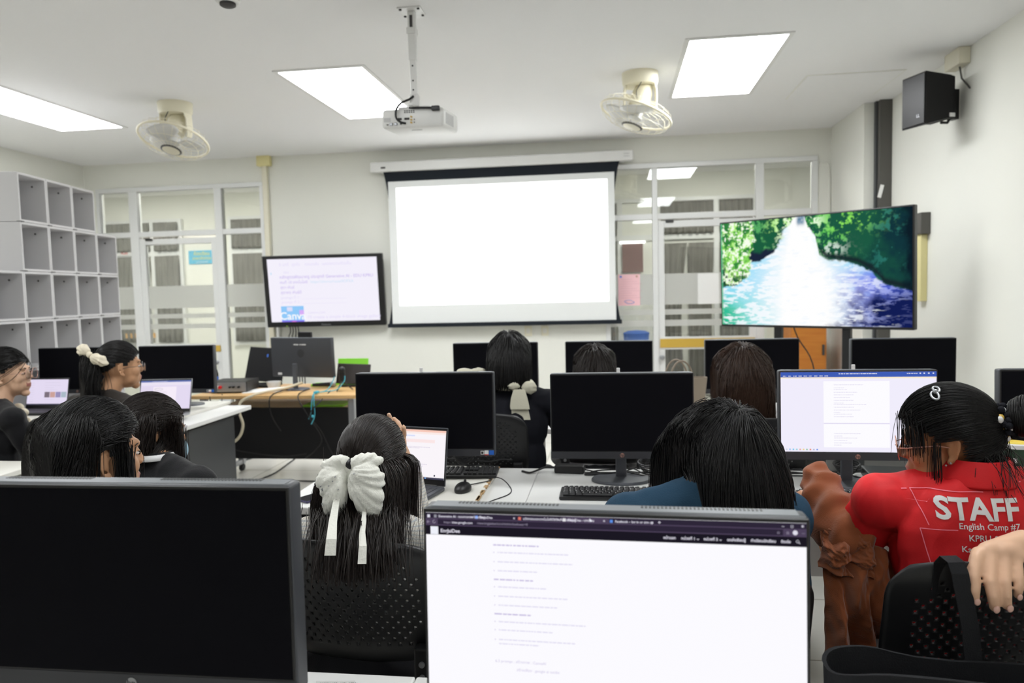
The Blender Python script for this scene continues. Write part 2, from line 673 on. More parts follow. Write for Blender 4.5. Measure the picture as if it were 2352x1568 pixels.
# ---- glazed fronts
def glazing(name, posts, x0, x1, ztop, ztr, panes, bands):
    root = struct(bpy.data.objects.new(name, None))
    COL.objects.link(root)
    root.location = (x0, YF, 0)
    mb = MB()
    ya, yb = -0.02, 0.06
    L = x1 - x0
    mb.bx(0, L, ya, yb, ztop - 0.05, ztop, 'alu', bev=0.004)
    for a, b in posts:
        mb.bx(a - x0, b - x0, ya, yb, 0, ztop - 0.05, 'alu', bev=0.004)
    for i in range(len(posts) - 1):
        mb.bx(posts[i][1] - x0, posts[i + 1][0] - x0, ya + 0.005, yb - 0.005, ztr, ztr + 0.06, 'alu', bev=0.004)
    mb.build('frame', root)
    for a, b, c, d in panes:
        MB().bx(a - x0, b - x0, 0.018, 0.022, c, d, 'glass').build('pane', root)
    for a, b, c, d in bands:
        MB().bx(a - x0, b - x0, 0.013, 0.016, c, d, 'frost').build('frosted_film', root)
    return root


def leaf_door(name, x0, x1, gl, bar, knob_x, bands):
    root = struct(bpy.data.objects.new(name, None))
    COL.objects.link(root)
    root.location = (x0, YF, 0)
    L = x1 - x0
    zt = 2.19
    mb = MB()
    ya, yb = -0.008, 0.05
    mb.bx(0, 0.065, ya, yb, 0.01, zt, 'alu', bev=0.004)
    mb.bx(L - 0.065, L, ya, yb, 0.01, zt, 'alu', bev=0.004)
    mb.bx(0.065, L - 0.065, ya, yb, gl, zt, 'alu', bev=0.004)
    mb.bx(0.065, L - 0.065, ya, yb, 0.01, 0.1, 'alu', bev=0.004)
    mb.bx(0.03, L - 0.03, ya - 0.004, yb, bar[0] - 0.02, bar[1] + 0.02, 'alu', bev=0.004)
    mb.build('frame', root)
    MB().bx(0.065, L - 0.065, 0.018, 0.022, 0.1, bar[0] - 0.02, 'glass').build('pane', root)
    MB().bx(0.065, L - 0.065, 0.018, 0.022, bar[1] + 0.02, gl, 'glass').build('pane', root)
    MB().bx(0.012, L - 0.012, ya - 0.012, ya - 0.003, bar[0], bar[1], 'gold').build('push_bar', root)
    k = MB()
    k.lathe([(0.0, 0), (0.024, 0), (0.024, 0.006), (0.012, 0.012), (0.012, 0.03), (0.026, 0.04), (0.02, 0.056), (0.0, 0.06)], 'silver', c=(knob_x - x0, ya, 0.775), R=Euler((PI / 2, 0, 0)).to_matrix(), seg=20, cap=False)
    k.build('door_knob', root, smooth=40)
    for c, d in bands:
        MB().bx(0.066, L - 0.066, 0.013, 0.016, c, d, 'frost').build('frosted_film', root)
    mb = MB().bx(0.08, 0.16, ya - 0.02, ya, zt - 0.02, zt + 0.006, 'black', bev=0.003)
    mb.build('door_closer', root)
    return root


BL = [(1.40, 1.655), (1.285, 1.335), (1.165, 1.22)]
glazing('window_1', [(-5.85, -5.81), (-5.45, -5.345), (-4.41, -4.325), (-3.87, -3.80)], -5.85, -3.80, 2.775, 2.215,
        [(-5.81, -5.45, 2.275, 2.73), (-5.345, -4.41, 2.275, 2.73), (-4.325, -3.87, 2.275, 2.73), (-5.81, -5.45, 0, 2.215), (-4.325, -3.87, 0, 2.215)],
        [(-5.81, -5.45, *b) for b in BL] + [(-4.325, -3.87, *b) for b in BL])
leaf_door('door_1', -5.345, -4.41, 2.125, (0.90, 0.97), -4.475, BL)
BR = [(1.325, 1.645), (1.22, 1.275), (1.10, 1.165)]
glazing('window_2', [(-0.08, -0.03), (0.41, 0.465), (1.445, 1.525), (1.99, 2.045)], -0.08, 2.045, 2.78, 2.205,
        [(-0.03, 0.41, 2.265, 2.73), (0.465, 1.445, 2.265, 2.73), (1.525, 1.99, 2.265, 2.73), (-0.03, 0.41, 0, 2.205), (1.525, 1.99, 0, 2.205)],
        [(-0.03, 0.41, *b) for b in BR])
leaf_door('door_2', 0.465, 1.445, 2.12, (0.877, 0.968), 0.495, BR)

# ---- the corridor's far wall: windows with curtains behind white frames
def far_window(name, x0, x1, z0, z1, bars_x, bars_z, curtains):
    root = struct(bpy.data.objects.new(name, None))
    COL.objects.link(root)
    root.location = (x0, YH, z0)
    L, Hh = x1 - x0, z1 - z0
    mb = MB()
    for a, b in ((0, 0.05), (L - 0.05, L)) + tuple((b - x0 - 0.035, b - x0 + 0.035) for b in bars_x):
        mb.bx(a, b, -0.05, 0.0, 0, Hh, 'alu')
    for a, b in ((0, 0.05), (Hh - 0.05, Hh)) + tuple((b - z0 - 0.035, b - z0 + 0.035) for b in bars_z):
        mb.bx(0.05, L - 0.05, -0.045, 0.0, a, b, 'alu')
    mb.build('frame', root)
    return root


def curtain(x0, x1, z0, z1, label, gather=0.0, group='grey curtains in the corridor windows'):
    n = max(12, int((x1 - x0) * 70))
    vs, fs = [], []
    zs = np.linspace(0, z1 - z0, 9)
    W = x1 - x0
    for k, z in enumerate(zs):
        g = 1 - gather * math.sin(PI * min(1, (1 - z / (z1 - z0)) * 0.9)) 
        for i in range(n + 1):
            u = i / n
            ph = u * W / 0.085 * 2 * PI
            vs.append((u * W * g, 0.022 * math.sin(ph + 0.6 * math.sin(3 * u + z)) * (0.5 + 0.5 * (1 - z / (z1 - z0))), z))
    for k in range(len(zs) - 1):
        for i in range(n):
            a = k * (n + 1) + i
            fs.append((a, a + 1, a + n + 2, a + n + 1))
    mb = MB().add(vs, fs, 'curtain')
    ob = mb.build('curtain', None, smooth=180, loc=(x0, YH - 0.085, z0))
    md = ob.modifiers.new('thick', 'SOLIDIFY')
    md.thickness = 0.004
    tag(ob, label, 'curtain', None)
    return ob


far_window('window_3', -8.2, -6.37, 0.8, 2.70, (-7.62, -6.84), (2.19,), 0)
far_window('window_4', -5.62, -4.75, 0.8, 2.70, (), (2.19,), 0)
far_window('window_5', -0.45, 1.92, 0.02, 2.72, (0.10, 0.62, 1.39), (2.19,), 0)
curtain(-7.58, -6.88, 0.86, 2.15, 'grey curtain seen through the glass beside the cube shelf', 0.12)
curtain(-7.58, -6.88, 2.23, 2.65, 'short grey curtain above the pane beside the cube shelf')
curtain(-6.80, -6.42, 0.86, 2.15, 'narrow grey curtain seen through the glass door nearer the shelf')
curtain(-6.80, -6.42, 2.23, 2.65, 'short grey curtain at the top of the door near the shelf')
curtain(-5.56, -4.80, 0.86, 2.15, 'long grey curtain seen through the pane beside the wall pipe', 0.05)
curtain(-5.56, -4.80, 2.23, 2.65, 'short grey curtain in the top pane beside the wall pipe')
curtain(0.66, 1.0, 0.1, 2.10, 'grey curtain half drawn behind the door near the projection screen', 0.25)
curtain(1.02, 1.35, 0.1, 2.10, 'grey curtain behind the door next to the big screen', 0.1)
curtain(0.66, 1.35, 2.23, 2.66, 'short dark curtain above the door near the big screen')
curtain(1.43, 1.86, 2.23, 2.66, 'short dark curtain over the big screen in the top pane')
curtain(-0.4, 0.06, 0.1, 2.66, 'grey curtain just past the edge of the projection screen', 0.1)
curtain(1.43, 1.86, 0.1, 2.1, 'grey curtain hidden behind the big river screen')

mb = MB()
mb.bx(-0.19, 0.19, -0.012, 0, -0.1, 0.1, mat('sign_blue', srgb(90, 180, 215), 0.5))
yel = mat('sign_yellow', srgb(225, 215, 90), 0.5)
text_on(mb, [('ห้องเรียน', 0.02, 0.03, 0.07, 'CENTER', 0.01), ('ภาษาอังกฤษ', 0.02, -0.035, 0.06, 'CENTER', 0.01)], -0.0135, yel)
text_on(mb, [('มหาวิทยาลัย', 0.02, -0.085, 0.04, 'CENTER', 0.0)], -0.0135, 'print_white')
tag(mb.build('wall_sign', None, loc=(-6.1, YH, 2.12)), 'light blue sign with yellow Thai lettering on corridor wall', 'sign')
mb = MB().bx(-0.11, 0.11, -0.012, 0, -0.045, 0.045, 'print_white')
text_on(mb, [('408', 0, -0.03, 0.08, 'CENTER', 0.01)], -0.0135, mat('sign_red', srgb(190, 70, 60), 0.5))
tag(mb.build('room_number_sign', None, loc=(-7.3, YH - 0.05, 2.22)), 'small white room number sign over the corridor curtains', 'sign')
mb = MB().bx(-0.25, 0.25, -0.03, 0, -0.035, 0.035, mat('orange_strip', srgb(230, 180, 110), 0.5))
tag(mb.build('notice_strip', None, loc=(-7.12, YH - 0.05, 0.965)), 'pale orange strip under the curtains beyond the shelf', 'strip')
tag(MB().bx(-0.14, 0.14, -0.02, 0, -0.2, 0.2, mat('maroon_board', srgb(128, 100, 98), 0.8)).build('notice_board', None, loc=(0.27, YH - 0.06, 1.92)), 'dull maroon notice board seen through glass past the screen', 'board')
t = thing('tube_lamp', 'white tube lamp glowing in the corridor past the projection screen', 'lamp', (0.27, YH - 0.06, 2.13))
MB().bx(-0.18, 0.18, -0.04, 0, 0.015, 0.035, 'white_plastic').build('housing', t)
MB().cyl((-0.17, -0.02, 0), (0.17, -0.02, 0), 0.016, 'tube').build('tube', t, smooth=40)
t = thing('waste_bin', 'blue plastic bin standing in the corridor behind the glass', 'bin', (0.30, 10.1, 0.0))
MB().lathe([(0.0, 0), (0.14, 0), (0.17, 0.9), (0.155, 0.9), (0.13, 0.02), (0, 0.02)], 'blue', seg=24, cap=False).build('body', t, smooth=40)
MB().lathe([(0.0, 0.94), (0.12, 0.93), (0.175, 0.905), (0.175, 0.885)], 'blue', seg=24, cap=False).build('lid', t, smooth=40)

mb = MB().bx(-0.113, 0.113, -0.001, 0.001, -0.164, 0.164, 'pink_paper')
red = mat('ink_purple', srgb(150, 110, 160), 0.8)
for k in range(9):
    mb.bx(-0.085, 0.03 + 0.05 * ((k * 7) % 3), -0.0022, -0.001, 0.11 - k * 0.024, 0.1125 - k * 0.024, mat('ink_grey', srgb(215, 165, 175), 0.8) if k == 0 else mb.mats[-1])
mb.ell((-0.085, -0.0015, 0.14), (0.012, 0.001, 0.012), 'blue')
mb.ell((0.08, -0.0015, 0.14), (0.012, 0.001, 0.012), 'copper')
mb.tube([(0.045 * math.cos(a) * (1 - 0.3 * math.sin(2 * a)), -0.0016, -0.125 + 0.018 * math.sin(a)) for a in np.linspace(0, 2 * PI, 24)], 0.0025, 'blue', seg=4, closed=True)
tag(mb.build('paper_notice', None, loc=(0.165, YF + 0.0115, 1.485)), 'pink printed notice taped to the glass past the screen', 'notice')
mb = MB().bx(-0.107, 0.107, -0.001, 0.001, -0.157, 0.157, 'paper')
tag(mb.build('paper_notice', None, loc=(0.975, YF + 0.0115, 1.48)), 'blank white sheet taped to the glass door beside the big screen', 'notice')
t = thing('storage_cabinet', 'orange wooden cabinet in the corner below the river screen', 'cabinet', (1.83, 7.52, 0))
MB().bx(-0.16, 0.16, -0.2, 0.2, 0.04, 1.15, 'orange_wood', bev=0.004).build('body', t)
d = MB().bx(-0.155, 0.155, -0.22, -0.202, 0.06, 1.14, 'orange_wood', bev=0.003).build('door', t)
MB().bx(0.115, 0.135, -0.24, -0.221, 0.83, 0.93, 'shelf_dark', bev=0.003).build('handle', d)
MB().bx(-0.15, 0.15, -0.19, 0.19, 0, 0.04, 'black').build('plinth', t)

# ---- fixtures on ceiling and walls
def ceiling_light(x, y, label, lamp='lamp'):
    t = thing('ceiling_light', label, 'light', (x, y, ZC))
    mb = MB()
    mb.bx(-0.33, -0.30, -0.73, 0.73, -0.008, 0, 'white_paint')
    mb.bx(0.30, 0.33, -0.73, 0.73, -0.008, 0, 'white_paint')
    mb.bx(-0.30, 0.30, 0.70, 0.73, -0.008, 0, 'white_paint')
    mb.bx(-0.30, 0.30, -0.73, -0.70, -0.008, 0, 'white_paint')
    mb.build('frame', t)
    MB().bx(-0.30, 0.30, -0.70, 0.70, -0.005, -0.001, lamp).build('diffuser', t)
    return t


ceiling_light(-4.62, 5.5, 'glowing ceiling panel above the cube shelf')
ceiling_light(-1.97, 5.66, 'glowing ceiling panel behind the hanging projector')
ceiling_light(0.80, 5.58, 'glowing ceiling panel beside the fan, near the black loudspeaker')
for i, x in enumerate((-4.62, -1.97, 0.78)):
    nm = ('shelf side', 'middle', 'loudspeaker side')[i]
    ceiling_light(x, 2.0, f'ceiling panel of the second line, {nm} of the room', 'lamp_rear')
    if i == 2:
        ceiling_light(x, -1.6, 'ceiling panel of the back line, loudspeaker side of the room', 'lamp_rear')
mb = MB().bx(-0.3, 0.3, -0.6, 0.6, -0.02, 0, 'hall_lamp')
for x, lb in ((-7.0, 'corridor ceiling lamp beyond the shelf side glass'), (-4.9, 'corridor ceiling lamp beyond the glass door by the shelf'), (1.3, 'corridor ceiling lamp beyond the door by the river screen')):
    t = thing('corridor_lamp', lb, 'light', (x, 8.75, ZC))
    MB().bx(-0.3, 0.3, -0.5, 0.5, -0.02, 0, 'hall_lamp').build('diffuser', t)

t = thing('smoke_detector', 'small white smoke detector on the ceiling at the top edge', 'detector', (-1.96, 3.72, ZC))
MB().lathe([(0.062, 0), (0.062, -0.015), (0.055, -0.022), (0.045, -0.024)], 'white_plastic', seg=28).build('base', t, smooth=40)
MB().lathe([(0.04, -0.024), (0.04, -0.036), (0.03, -0.042), (0.0, -0.043)], 'shelf_dark', seg=28, cap=False).build('vent', t, smooth=40)


def orbit_fan(loc, tilt, rz, label):
    t = thing('ceiling_fan', label, 'fan', loc, rz)
    MB().lathe([(0.13, 0), (0.128, -0.07), (0.12, -0.09), (0.0, -0.09)], 'fan', seg=36, cap=False).build('canopy', t, smooth=40)
    mb = MB()
    for sx in (-1, 1):
        mb.add(*_arm(sx), 'fan')
    mb.build('yoke', t, smooth=50)
    R = Euler(tilt).to_matrix()
    C = Vector((0, 0, -0.195))
    P = lambda x, y, z: R @ Vector((x, y, z)) + C
    mb = MB()
    mb.lathe([(0, 0.14), (0.035, 0.138), (0.058, 0.11), (0.07, 0.06), (0.075, 0.0), (0.07, -0.05), (0.04, -0.07), (0.0, -0.075)], 'fan', c=C, R=R, seg=28, cap=False)
    mb.cyl(P(-0.115, 0, 0), P(0.115, 0, 0), 0.018, 'fan')
    mb.build('motor', t, smooth=50)
    zc = -0.105
    mb = MB()
    ring = lambda r, z, n=48: [P(r * math.cos(a), r * math.sin(a), z) for a in np.linspace(0, 2 * PI, n, endpoint=False)]
    mb.tube(ring(0.262, zc), 0.009, 'fan', seg=8, closed=True)
    mb.build('guard_ring', t, smooth=60)
    mb = MB()
    for r, z in ((0.08, zc + 0.07), (0.15, zc + 0.072), (0.22, zc + 0.055), (0.2, zc - 0.065), (0.13, zc - 0.085)):
        mb.tube(ring(r, z, 36), 0.0014, 'fan', seg=4, closed=True)
    for k in range(24):
        a = 2 * PI * k / 24
        c, s = math.cos(a), math.sin(a)
        mb.tube([P(0.05 * c, 0.05 * s, zc + 0.068), P(0.2 * c, 0.2 * s, zc + 0.068), P(0.25 * c, 0.25 * s, zc + 0.045), P(0.262 * c, 0.262 * s, zc), P(0.245 * c, 0.245 * s, zc - 0.04), P(0.19 * c, 0.19 * s, zc - 0.07), P(0.07 * c, 0.07 * s, zc - 0.09)], 0.0013, 'fan', seg=4)
    mb.build('guard_wire', t)
    for k in range(3):
        mb = MB()
        vs, fs = [], []
        a0 = 2 * PI * k / 3 + 0.5
        nu, nv = 9, 7
        for j in range(nv):
            r = 0.035 + 0.195 * j / (nv - 1)
            wd_ = 0.5 + 1.25 * math.sin(PI * min(1, 0.15 + 0.75 * j / (nv - 1))) 
            for i in range(nu):
                u = i / (nu - 1) - 0.5
                a = a0 + u * wd_ * 0.95
                vs.append(P(r * math.cos(a), r * math.sin(a), zc - 0.01 + 0.05 * u * (0.4 + r * 3)))
        for j in range(nv - 1):
            for i in range(nu - 1):
                q = j * nu + i
                fs.append((q, q + 1, q + nu + 1, q + nu))
        ob = mb.add(vs, fs, 'fan_grey').build('blade', t, smooth=180)
        md = ob.modifiers.new('t', 'SOLIDIFY')
        md.thickness = 0.003
    mb = MB()
    mb.lathe([(0.0, zc + 0.05), (0.045, zc + 0.04), (0.05, zc - 0.03), (0.0, zc - 0.035)], 'fan_grey', c=C, R=R, seg=24, cap=False)
    mb.build('hub', t, smooth=50)
    mb = MB()
    mb.lathe([(0.078, zc - 0.085), (0.078, zc - 0.092), (0.066, zc - 0.096)], 'conduit', c=C, R=R, seg=28, cap=False)
    mb.lathe([(0.066, zc - 0.096), (0.05, zc - 0.1), (0.0, zc - 0.102)], 'cream', c=C, R=R, seg=28, cap=False)
    mb.build('centre_badge', t, smooth=50)
    MB().tube([(0.02, -0.1, -0.06), (0.0, -0.11, -0.1), (-0.03, -0.1, -0.15), (-0.02, -0.06, -0.2)], 0.003, 'cable', seg=6).build('wire', t)
    return t


def _arm(sx):
    vs, fs = [], []
    prof = [(0.118, -0.08), (0.122, -0.13), (0.124, -0.19), (0.12, -0.25), (0.112, -0.27)]
    n = 7
    for r, z in prof:
        wdt = 0.55 if z > -0.1 else 0.36 if z > -0.2 else 0.28
        for rr in (r, r - 0.012):
            for i in range(n):
                a = (i / (n - 1) - 0.5) * 2 * wdt + (0 if sx > 0 else PI)
                vs.append((rr * math.cos(a), rr * math.sin(a), z))
    for k in range(len(prof) - 1):
        for s_ in (0, 1):
            for i in range(n - 1):
                a = (k * 2 + s_) * n + i
                b = ((k + 1) * 2 + s_) * n + i
                fs.append((a, a + 1, b + 1, b))
        for i in (0, n - 1):
            fs.append((k * 2 * n + i, (k * 2 + 1) * n + i, ((k + 1) * 2 + 1) * n + i, (k + 1) * 2 * n + i))
    m = (len(prof) - 1) * 2 * n
    fs += [(m + i, m + i + 1, m + n + i + 1, m + n + i) for i in range(n - 1)]
    return vs, fs


orbit_fan((-3.42, 5.57, ZC), (-0.36, 0.06, 0), 0.0, 'cream orbit fan on the ceiling between shelf and projector')
orbit_fan((0.214, 5.55, ZC), (-0.10, 0.33, 0), 0.0, 'cream orbit fan tilted beside the brightest square ceiling light')

# wall pipe with junction box
t = thing('wall_conduit', 'cream conduit with junction box beside the wall screen', 'conduit', (-3.79, YF, 0))
MB().bx(-0.03, 0.03, -0.045, 0, 0.1, 2.95, 'cream', bev=0.01).build('trunking', t)
MB().bx(-0.075, 0.075, -0.07, 0, 2.94, ZC, 'yellow_plastic', bev=0.008).build('junction_box', t)
MB().cyl((0.075, -0.03, 0.6), (0.075, -0.03, 1.2), 0.02, 'white_plastic').build('pipe', t, smooth=40)
t = thing('junction_box', 'cream junction box under the ceiling above the loudspeaker', 'box', (XR, 5.5, 3.0))
MB().bx(-0.075, 0, -0.11, 0.11, -0.06, 0.05, 'cream', bev=0.006).build('housing', t)
MB().tube([(-0.03, -0.02, -0.06), (-0.02, -0.03, -0.14), (-0.015, -0.1, -0.2), (-0.012, -0.13, -0.23)], 0.006, 'conduit', seg=8).build('cable', t)
t = thing('wall_duct', 'tall dark grey duct in the corner beside the pillar', 'duct', (2.30, 6.83, 0))
MB().bx(-0.03, 0.07, -0.05, 0.055, 0.0, ZC, 'conduit', bev=0.004).build('duct', t)
MB().bx(-0.045, -0.031, 0.0, 0.05, 0.0, ZC, 'desk_grey').build('cover_strip', t)
MB().box((-0.02, -0.053, 2.28), (0.03, 0.004, 0.11), 'paper', rot=(0, 0.25, 0)).build('tape', t)
t = thing('power_duct', 'grey box and yellow duct on the wall beside the river screen', 'duct', (XR, 6.08, 0))
MB().bx(-0.07, 0, -0.1, 0.1, 1.86, 2.02, 'conduit', bev=0.005).build('switch_box', t)
MB().bx(-0.05, 0, -0.05, 0.05, 1.35, 1.86, 'yellow_plastic', bev=0.005).build('duct', t)
MB().bx(-0.06, 0, 0.05, 0.16, 1.4, 1.6, 'cream', bev=0.005).build('socket', t)
t = thing('wall_conduit', 'thin white conduit curving beside the glass near the pillar', 'conduit', (2.1, YF, 0))
MB().tube([(-0.04, -0.01, 2.71), (0.02, -0.01, 2.71), (0.045, -0.01, 2.69), (0.055, -0.01, 2.62), (0.055, -0.01, 1.0)], 0.008, 'wall', seg=8).build('pipe', t, smooth=60)
for x, lb in ((-0.906, 'cream socket below the screen, nearer the wall screen'), (-0.728, 'cream socket below the screen, nearer the glass door')):
    t = thing('wall_socket', lb, 'socket', (x, YF, 1.075))
    MB().bx(-0.04, 0.04, -0.012, 0, -0.055, 0.055, 'cream', bev=0.005).build('plate', t)
    MB().bx(-0.02, 0.02, -0.014, -0.01, -0.025, 0.025, 'board', bev=0.002).build('outlet', t)

# loudspeaker
t = thing('loudspeaker', 'black loudspeaker bracketed high on the white wall', 'speaker', (2.14, 5.47, 2.72), 0.32)
k = MB()
k.prism([(-0.11, -0.175), (0.075, -0.13), (0.11, -0.13), (0.11, 0.14), (0.075, 0.15), (-0.11, 0.17)], -0.11, 0.11, 'black_matte')
k.build('cabinet', t)
MB().bx(-0.118, -0.108, -0.105, 0.105, -0.168, 0.163, 'black', bev=0.004).build('grille', t)
mb = MB()
text_on(mb, [('LL', 0, 0, 0.03, 'CENTER', 0.02)], 0, 'silver')
ob = mb.build('badge', t, loc=(-0.1195, -0.05, -0.12))
ob.rotation_euler = (0, 0, -PI / 2)
MB().tube([(0.10, 0, 0.12), (0.15, 0, 0.12), (0.175, 0, 0.05), (0.175, 0, -0.1), (0.15, 0, -0.14), (0.10, 0, -0.14)], 0.01, 'black', seg=6).build('bracket', t)
MB().bx(0.172, 0.215, -0.03, 0.03, -0.12, 0.08, 'black').build('wall_plate', t)
MB().bx(0.07, 0.112, -0.114, -0.109, -0.125, -0.1, 'print_white').build('sticker', t)

# projector on its pole
t = thing('projector', 'white projector hanging from the ceiling on a pole', 'projector', (-1.075, 4.07, ZC))
mb = MB().box((0, 0, -0.004), (0.13, 0.13, 0.008), 'white_paint')
mb.build('ceiling_plate', t)
mb = MB()
for sx in (-1, 1):
    for sy in (-1, 1):
        mb.cyl((sx * 0.05, sy * 0.05, -0.008), (sx * 0.05, sy * 0.05, -0.014), 0.008, 'shelf_dark', seg=8)
mb.build('bolt', t)
mb = MB().bx(-0.02, 0.02, -0.02, 0.02, -0.27, -0.008, 'white_paint', bev=0.003)
mb.bx(-0.008, 0.008, -0.0215, -0.0195, -0.1, -0.03, 'shelf_dark')
mb.build('outer_tube', t)
mb = MB().bx(-0.0155, 0.0155, -0.0155, 0.0155, -0.46, -0.25, 'white_paint', bev=0.003)
for z in (-0.30, -0.38, -0.43):
    mb.cyl((0, -0.0155, z), (0, -0.0175, z), 0.005, 'shelf_dark', seg=8)
mb.build('inner_tube', t)
MB().bx(-0.026, 0.026, -0.026, 0.026, -0.13, -0.095, 'white_paint', bev=0.003).build('clamp', t)
mb = MB().bx(-0.022, 0.03, -0.022, 0.022, -0.52, -0.455, 'white_paint', bev=0.004)
mb.bx(-0.09, 0.09, -0.012, 0.012, -0.53, -0.518, 'white_paint')
mb.bx(-0.012, 0.012, -0.09, 0.09, -0.53, -0.518, 'white_paint')
mb.build('mount_bracket', t)
pj = thing('x', 'x', 'x', (0, 0, 0))
pj.name = 'projector_unit'
for kk in ('label', 'category'):
    del pj[kk]
pj.parent = t
pj.rotation_euler = (0.03, 0.03, -0.1)
pj.location = (0, 0.0, -0.585)
MB().box((0, 0.09, 0), (0.36, 0.27, 0.105), 'white_plastic', bev=0.02, seg=3).build('casing', pj, smooth=40)
mb = MB()
yb = -0.046
for k in range(5):
    for j in range(2):
        mb.bx(-0.045 + k * 0.013, -0.037 + k * 0.013, yb - 0.001, yb, 0.026 + j * 0.009, 0.031 + j * 0.009, 'shelf_dark')
for x in (-0.075, -0.03):
    mb.box((x, yb, -0.005), (0.03, 0.006, 0.012), 'shelf_dark', bev=0.003)
mb.bx(-0.165, -0.125, yb - 0.001, yb, -0.018, 0.004, 'panel_grey')
mb.bx(-0.15, -0.138, yb - 0.001, yb, -0.036, -0.03, 'shelf_dark')
for x in (-0.122, -0.095):
    mb.box((x, yb, -0.031), (0.018, 0.01, 0.014), 'silver', bev=0.002)
mb.cyl((-0.065, yb, -0.03), (-0.065, yb - 0.002, -0.03), 0.006, 'shelf_dark', seg=10)
for z in (0.004, -0.012, -0.027):
    mb.cyl((-0.003, yb, z), (-0.003, yb - 0.008, z), 0.005, 'gold', seg=10)
for z in (-0.01, -0.026):
    mb.cyl((0.014, yb, z), (0.014, yb - 0.003, z), 0.003, 'shelf_dark', seg=8)
mb.build('port_panel', pj)
mb = MB()
for k in range(7):
    mb.bx(0.1795, 0.181, 0.0 + k * 0.02, 0.012 + k * 0.02, -0.03, 0.03, 'panel_grey')
mb.build('vent', pj)
mb = MB().bx(-0.03, 0.03, 0.03, 0.035, -0.0535, -0.0522, 'shelf_dark')
mb.build('latch', pj)
MB().lathe([(0.028, 0), (0.028, 0.012), (0.02, 0.016), (0, 0.016)], 'white_paint', c=(0.04, 0.03, 0.05), seg=20, cap=False).build('foot', pj, smooth=40)
MB().tube([(0.0, -0.02, 0.12), (-0.02, -0.035, 0.10), (-0.06, -0.05, 0.08), (-0.085, -0.06, 0.045), (-0.085, -0.065, 0.0), (-0.06, -0.065, -0.025), (-0.035, -0.05, -0.03)], 0.006, 'cable', seg=8).build('signal_cable', pj, smooth=60)
MB().tube([(-0.02, -0.03, 0.055), (0.03, -0.05, 0.05), (0.08, -0.06, 0.046), (0.12, -0.055, 0.045)], 0.006, 'cable', seg=8).build('power_cable', pj, smooth=60)
MB().box((0.14, -0.055, 0.042), (0.045, 0.022, 0.026), 'black', bev=0.005).build('power_plug', pj)

# projection screen
t = thing('projection_screen', 'white projection screen pulled down from its wall case, showing a bright page', 'screen', (-1.165, 7.74, 0))
mb = MB().box((0.005, 0, 2.848), (2.76, 0.1, 0.102), 'white_paint', bev=0.012)
mb.build('case', t)
MB().bx(-1.30, -1.25, 0.05, 0.12, 2.8, 2.9, 'white_paint').build('wall_bracket', t)
MB().bx(1.25, 1.30, 0.05, 0.12, 2.8, 2.9, 'white_paint').build('wall_bracket', t)
mb = MB().bx(-1.255, -1.205, -0.052, -0.049, 2.828, 2.846, 'shelf_dark')
mb.bx(1.29, 1.345, -0.0525, -0.05, 2.86, 2.868, 'panel_grey')
mb.bx(1.29, 1.345, -0.0525, -0.05, 2.835, 2.843, 'panel_grey')
mb.build('maker_label', t)
fab = mat('screen_white', srgb(232, 234, 233), 0.8, spec=0.1)
fabb = mat('screen_black', srgb(38, 42, 48), 0.85, spec=0.1)
nz_ = 24
vs, fs, mi = [], [], []
zs = np.linspace(1.15, 2.80, nz_)


def hw(z):
    u = (z - 1.15) / 1.65
    return 1.245 - 0.085 * math.sin(PI * u) ** 0.8


for z in zs:
    h_ = hw(z)
    for x in (-h_, -(1.197), 1.192, h_):
        xx = max(-h_, min(h_, x))
        vs.append((xx, -0.005, z))
mb = MB()
mb.add(vs, [(k * 4 + i, k * 4 + i + 1, k * 4 + i + 5, k * 4 + i + 4) for k in range(nz_ - 1) for i in (0, 2)], fabb)
mb.add([(-1.18, -0.005, 2.695), (1.18, -0.005, 2.695), (1.20, -0.005, 2.80), (-1.20, -0.005, 2.80)], [(0, 1, 2, 3)], fabb)
mb.add([(-1.2, -0.0055, 2.695), (1.195, -0.0055, 2.695), (1.195, -0.0055, 2.8), (-1.2, -0.0055, 2.8)], [(0, 1, 2, 3)], fabb)
mb.add([(-1.197, -0.005, 1.15), (1.192, -0.005, 1.15), (1.192, -0.005, 2.695), (-1.197, -0.005, 2.695)], [(0, 1, 2, 3)], fab)
ob = mb.build('fabric', t)
ob.modifiers.new('t', 'SOLIDIFY').thickness = 0.002
MB().bx(-1.25, 1.25, -0.018, 0.012, 1.14, 1.182, fabb, bev=0.004).build('weight_bar', t)
lit = emis('projected_page', (0.98, 1.0, 0.99), 2.4)
MB().bx(-1.11, 1.12, -0.0085, -0.0075, 1.375, 2.626, lit).build('projected_image', t)

# wall screen
t = thing('wall_monitor', 'black framed wall screen showing a pale lilac page with a blue picture tile', 'monitor', (-3.09, 7.62, 1.94), 0.08)
b = bpy.data.objects.new('tilting_head', None)
COL.objects.link(b)
b.parent = t
b.rotation_euler = (0.10, 0.0, 0)
Wt, Ht = 1.31, 0.775
MB().box((0, 0.03, -Ht / 2), (Wt, 0.06, Ht), 'black', bev=0.008).build('housing', b)
sc = MB().bx(-Wt / 2 + 0.055, Wt / 2 - 0.06, -0.003, 0.001, -Ht + 0.058, -0.035, emis('wall_page', (0.93, 0.90, 1.0), 0.97))
sc.build('display', b)
lil = emis('page_ink', (0.60, 0.50, 0.86), 0.97)
ltl = emis('page_ink_light', (0.78, 0.72, 0.95), 0.97)
cyn = emis('page_link', (0.6, 0.78, 0.95), 0.97)
mb = MB()
x0 = -Wt / 2 + 0.055
yy = -0.0045
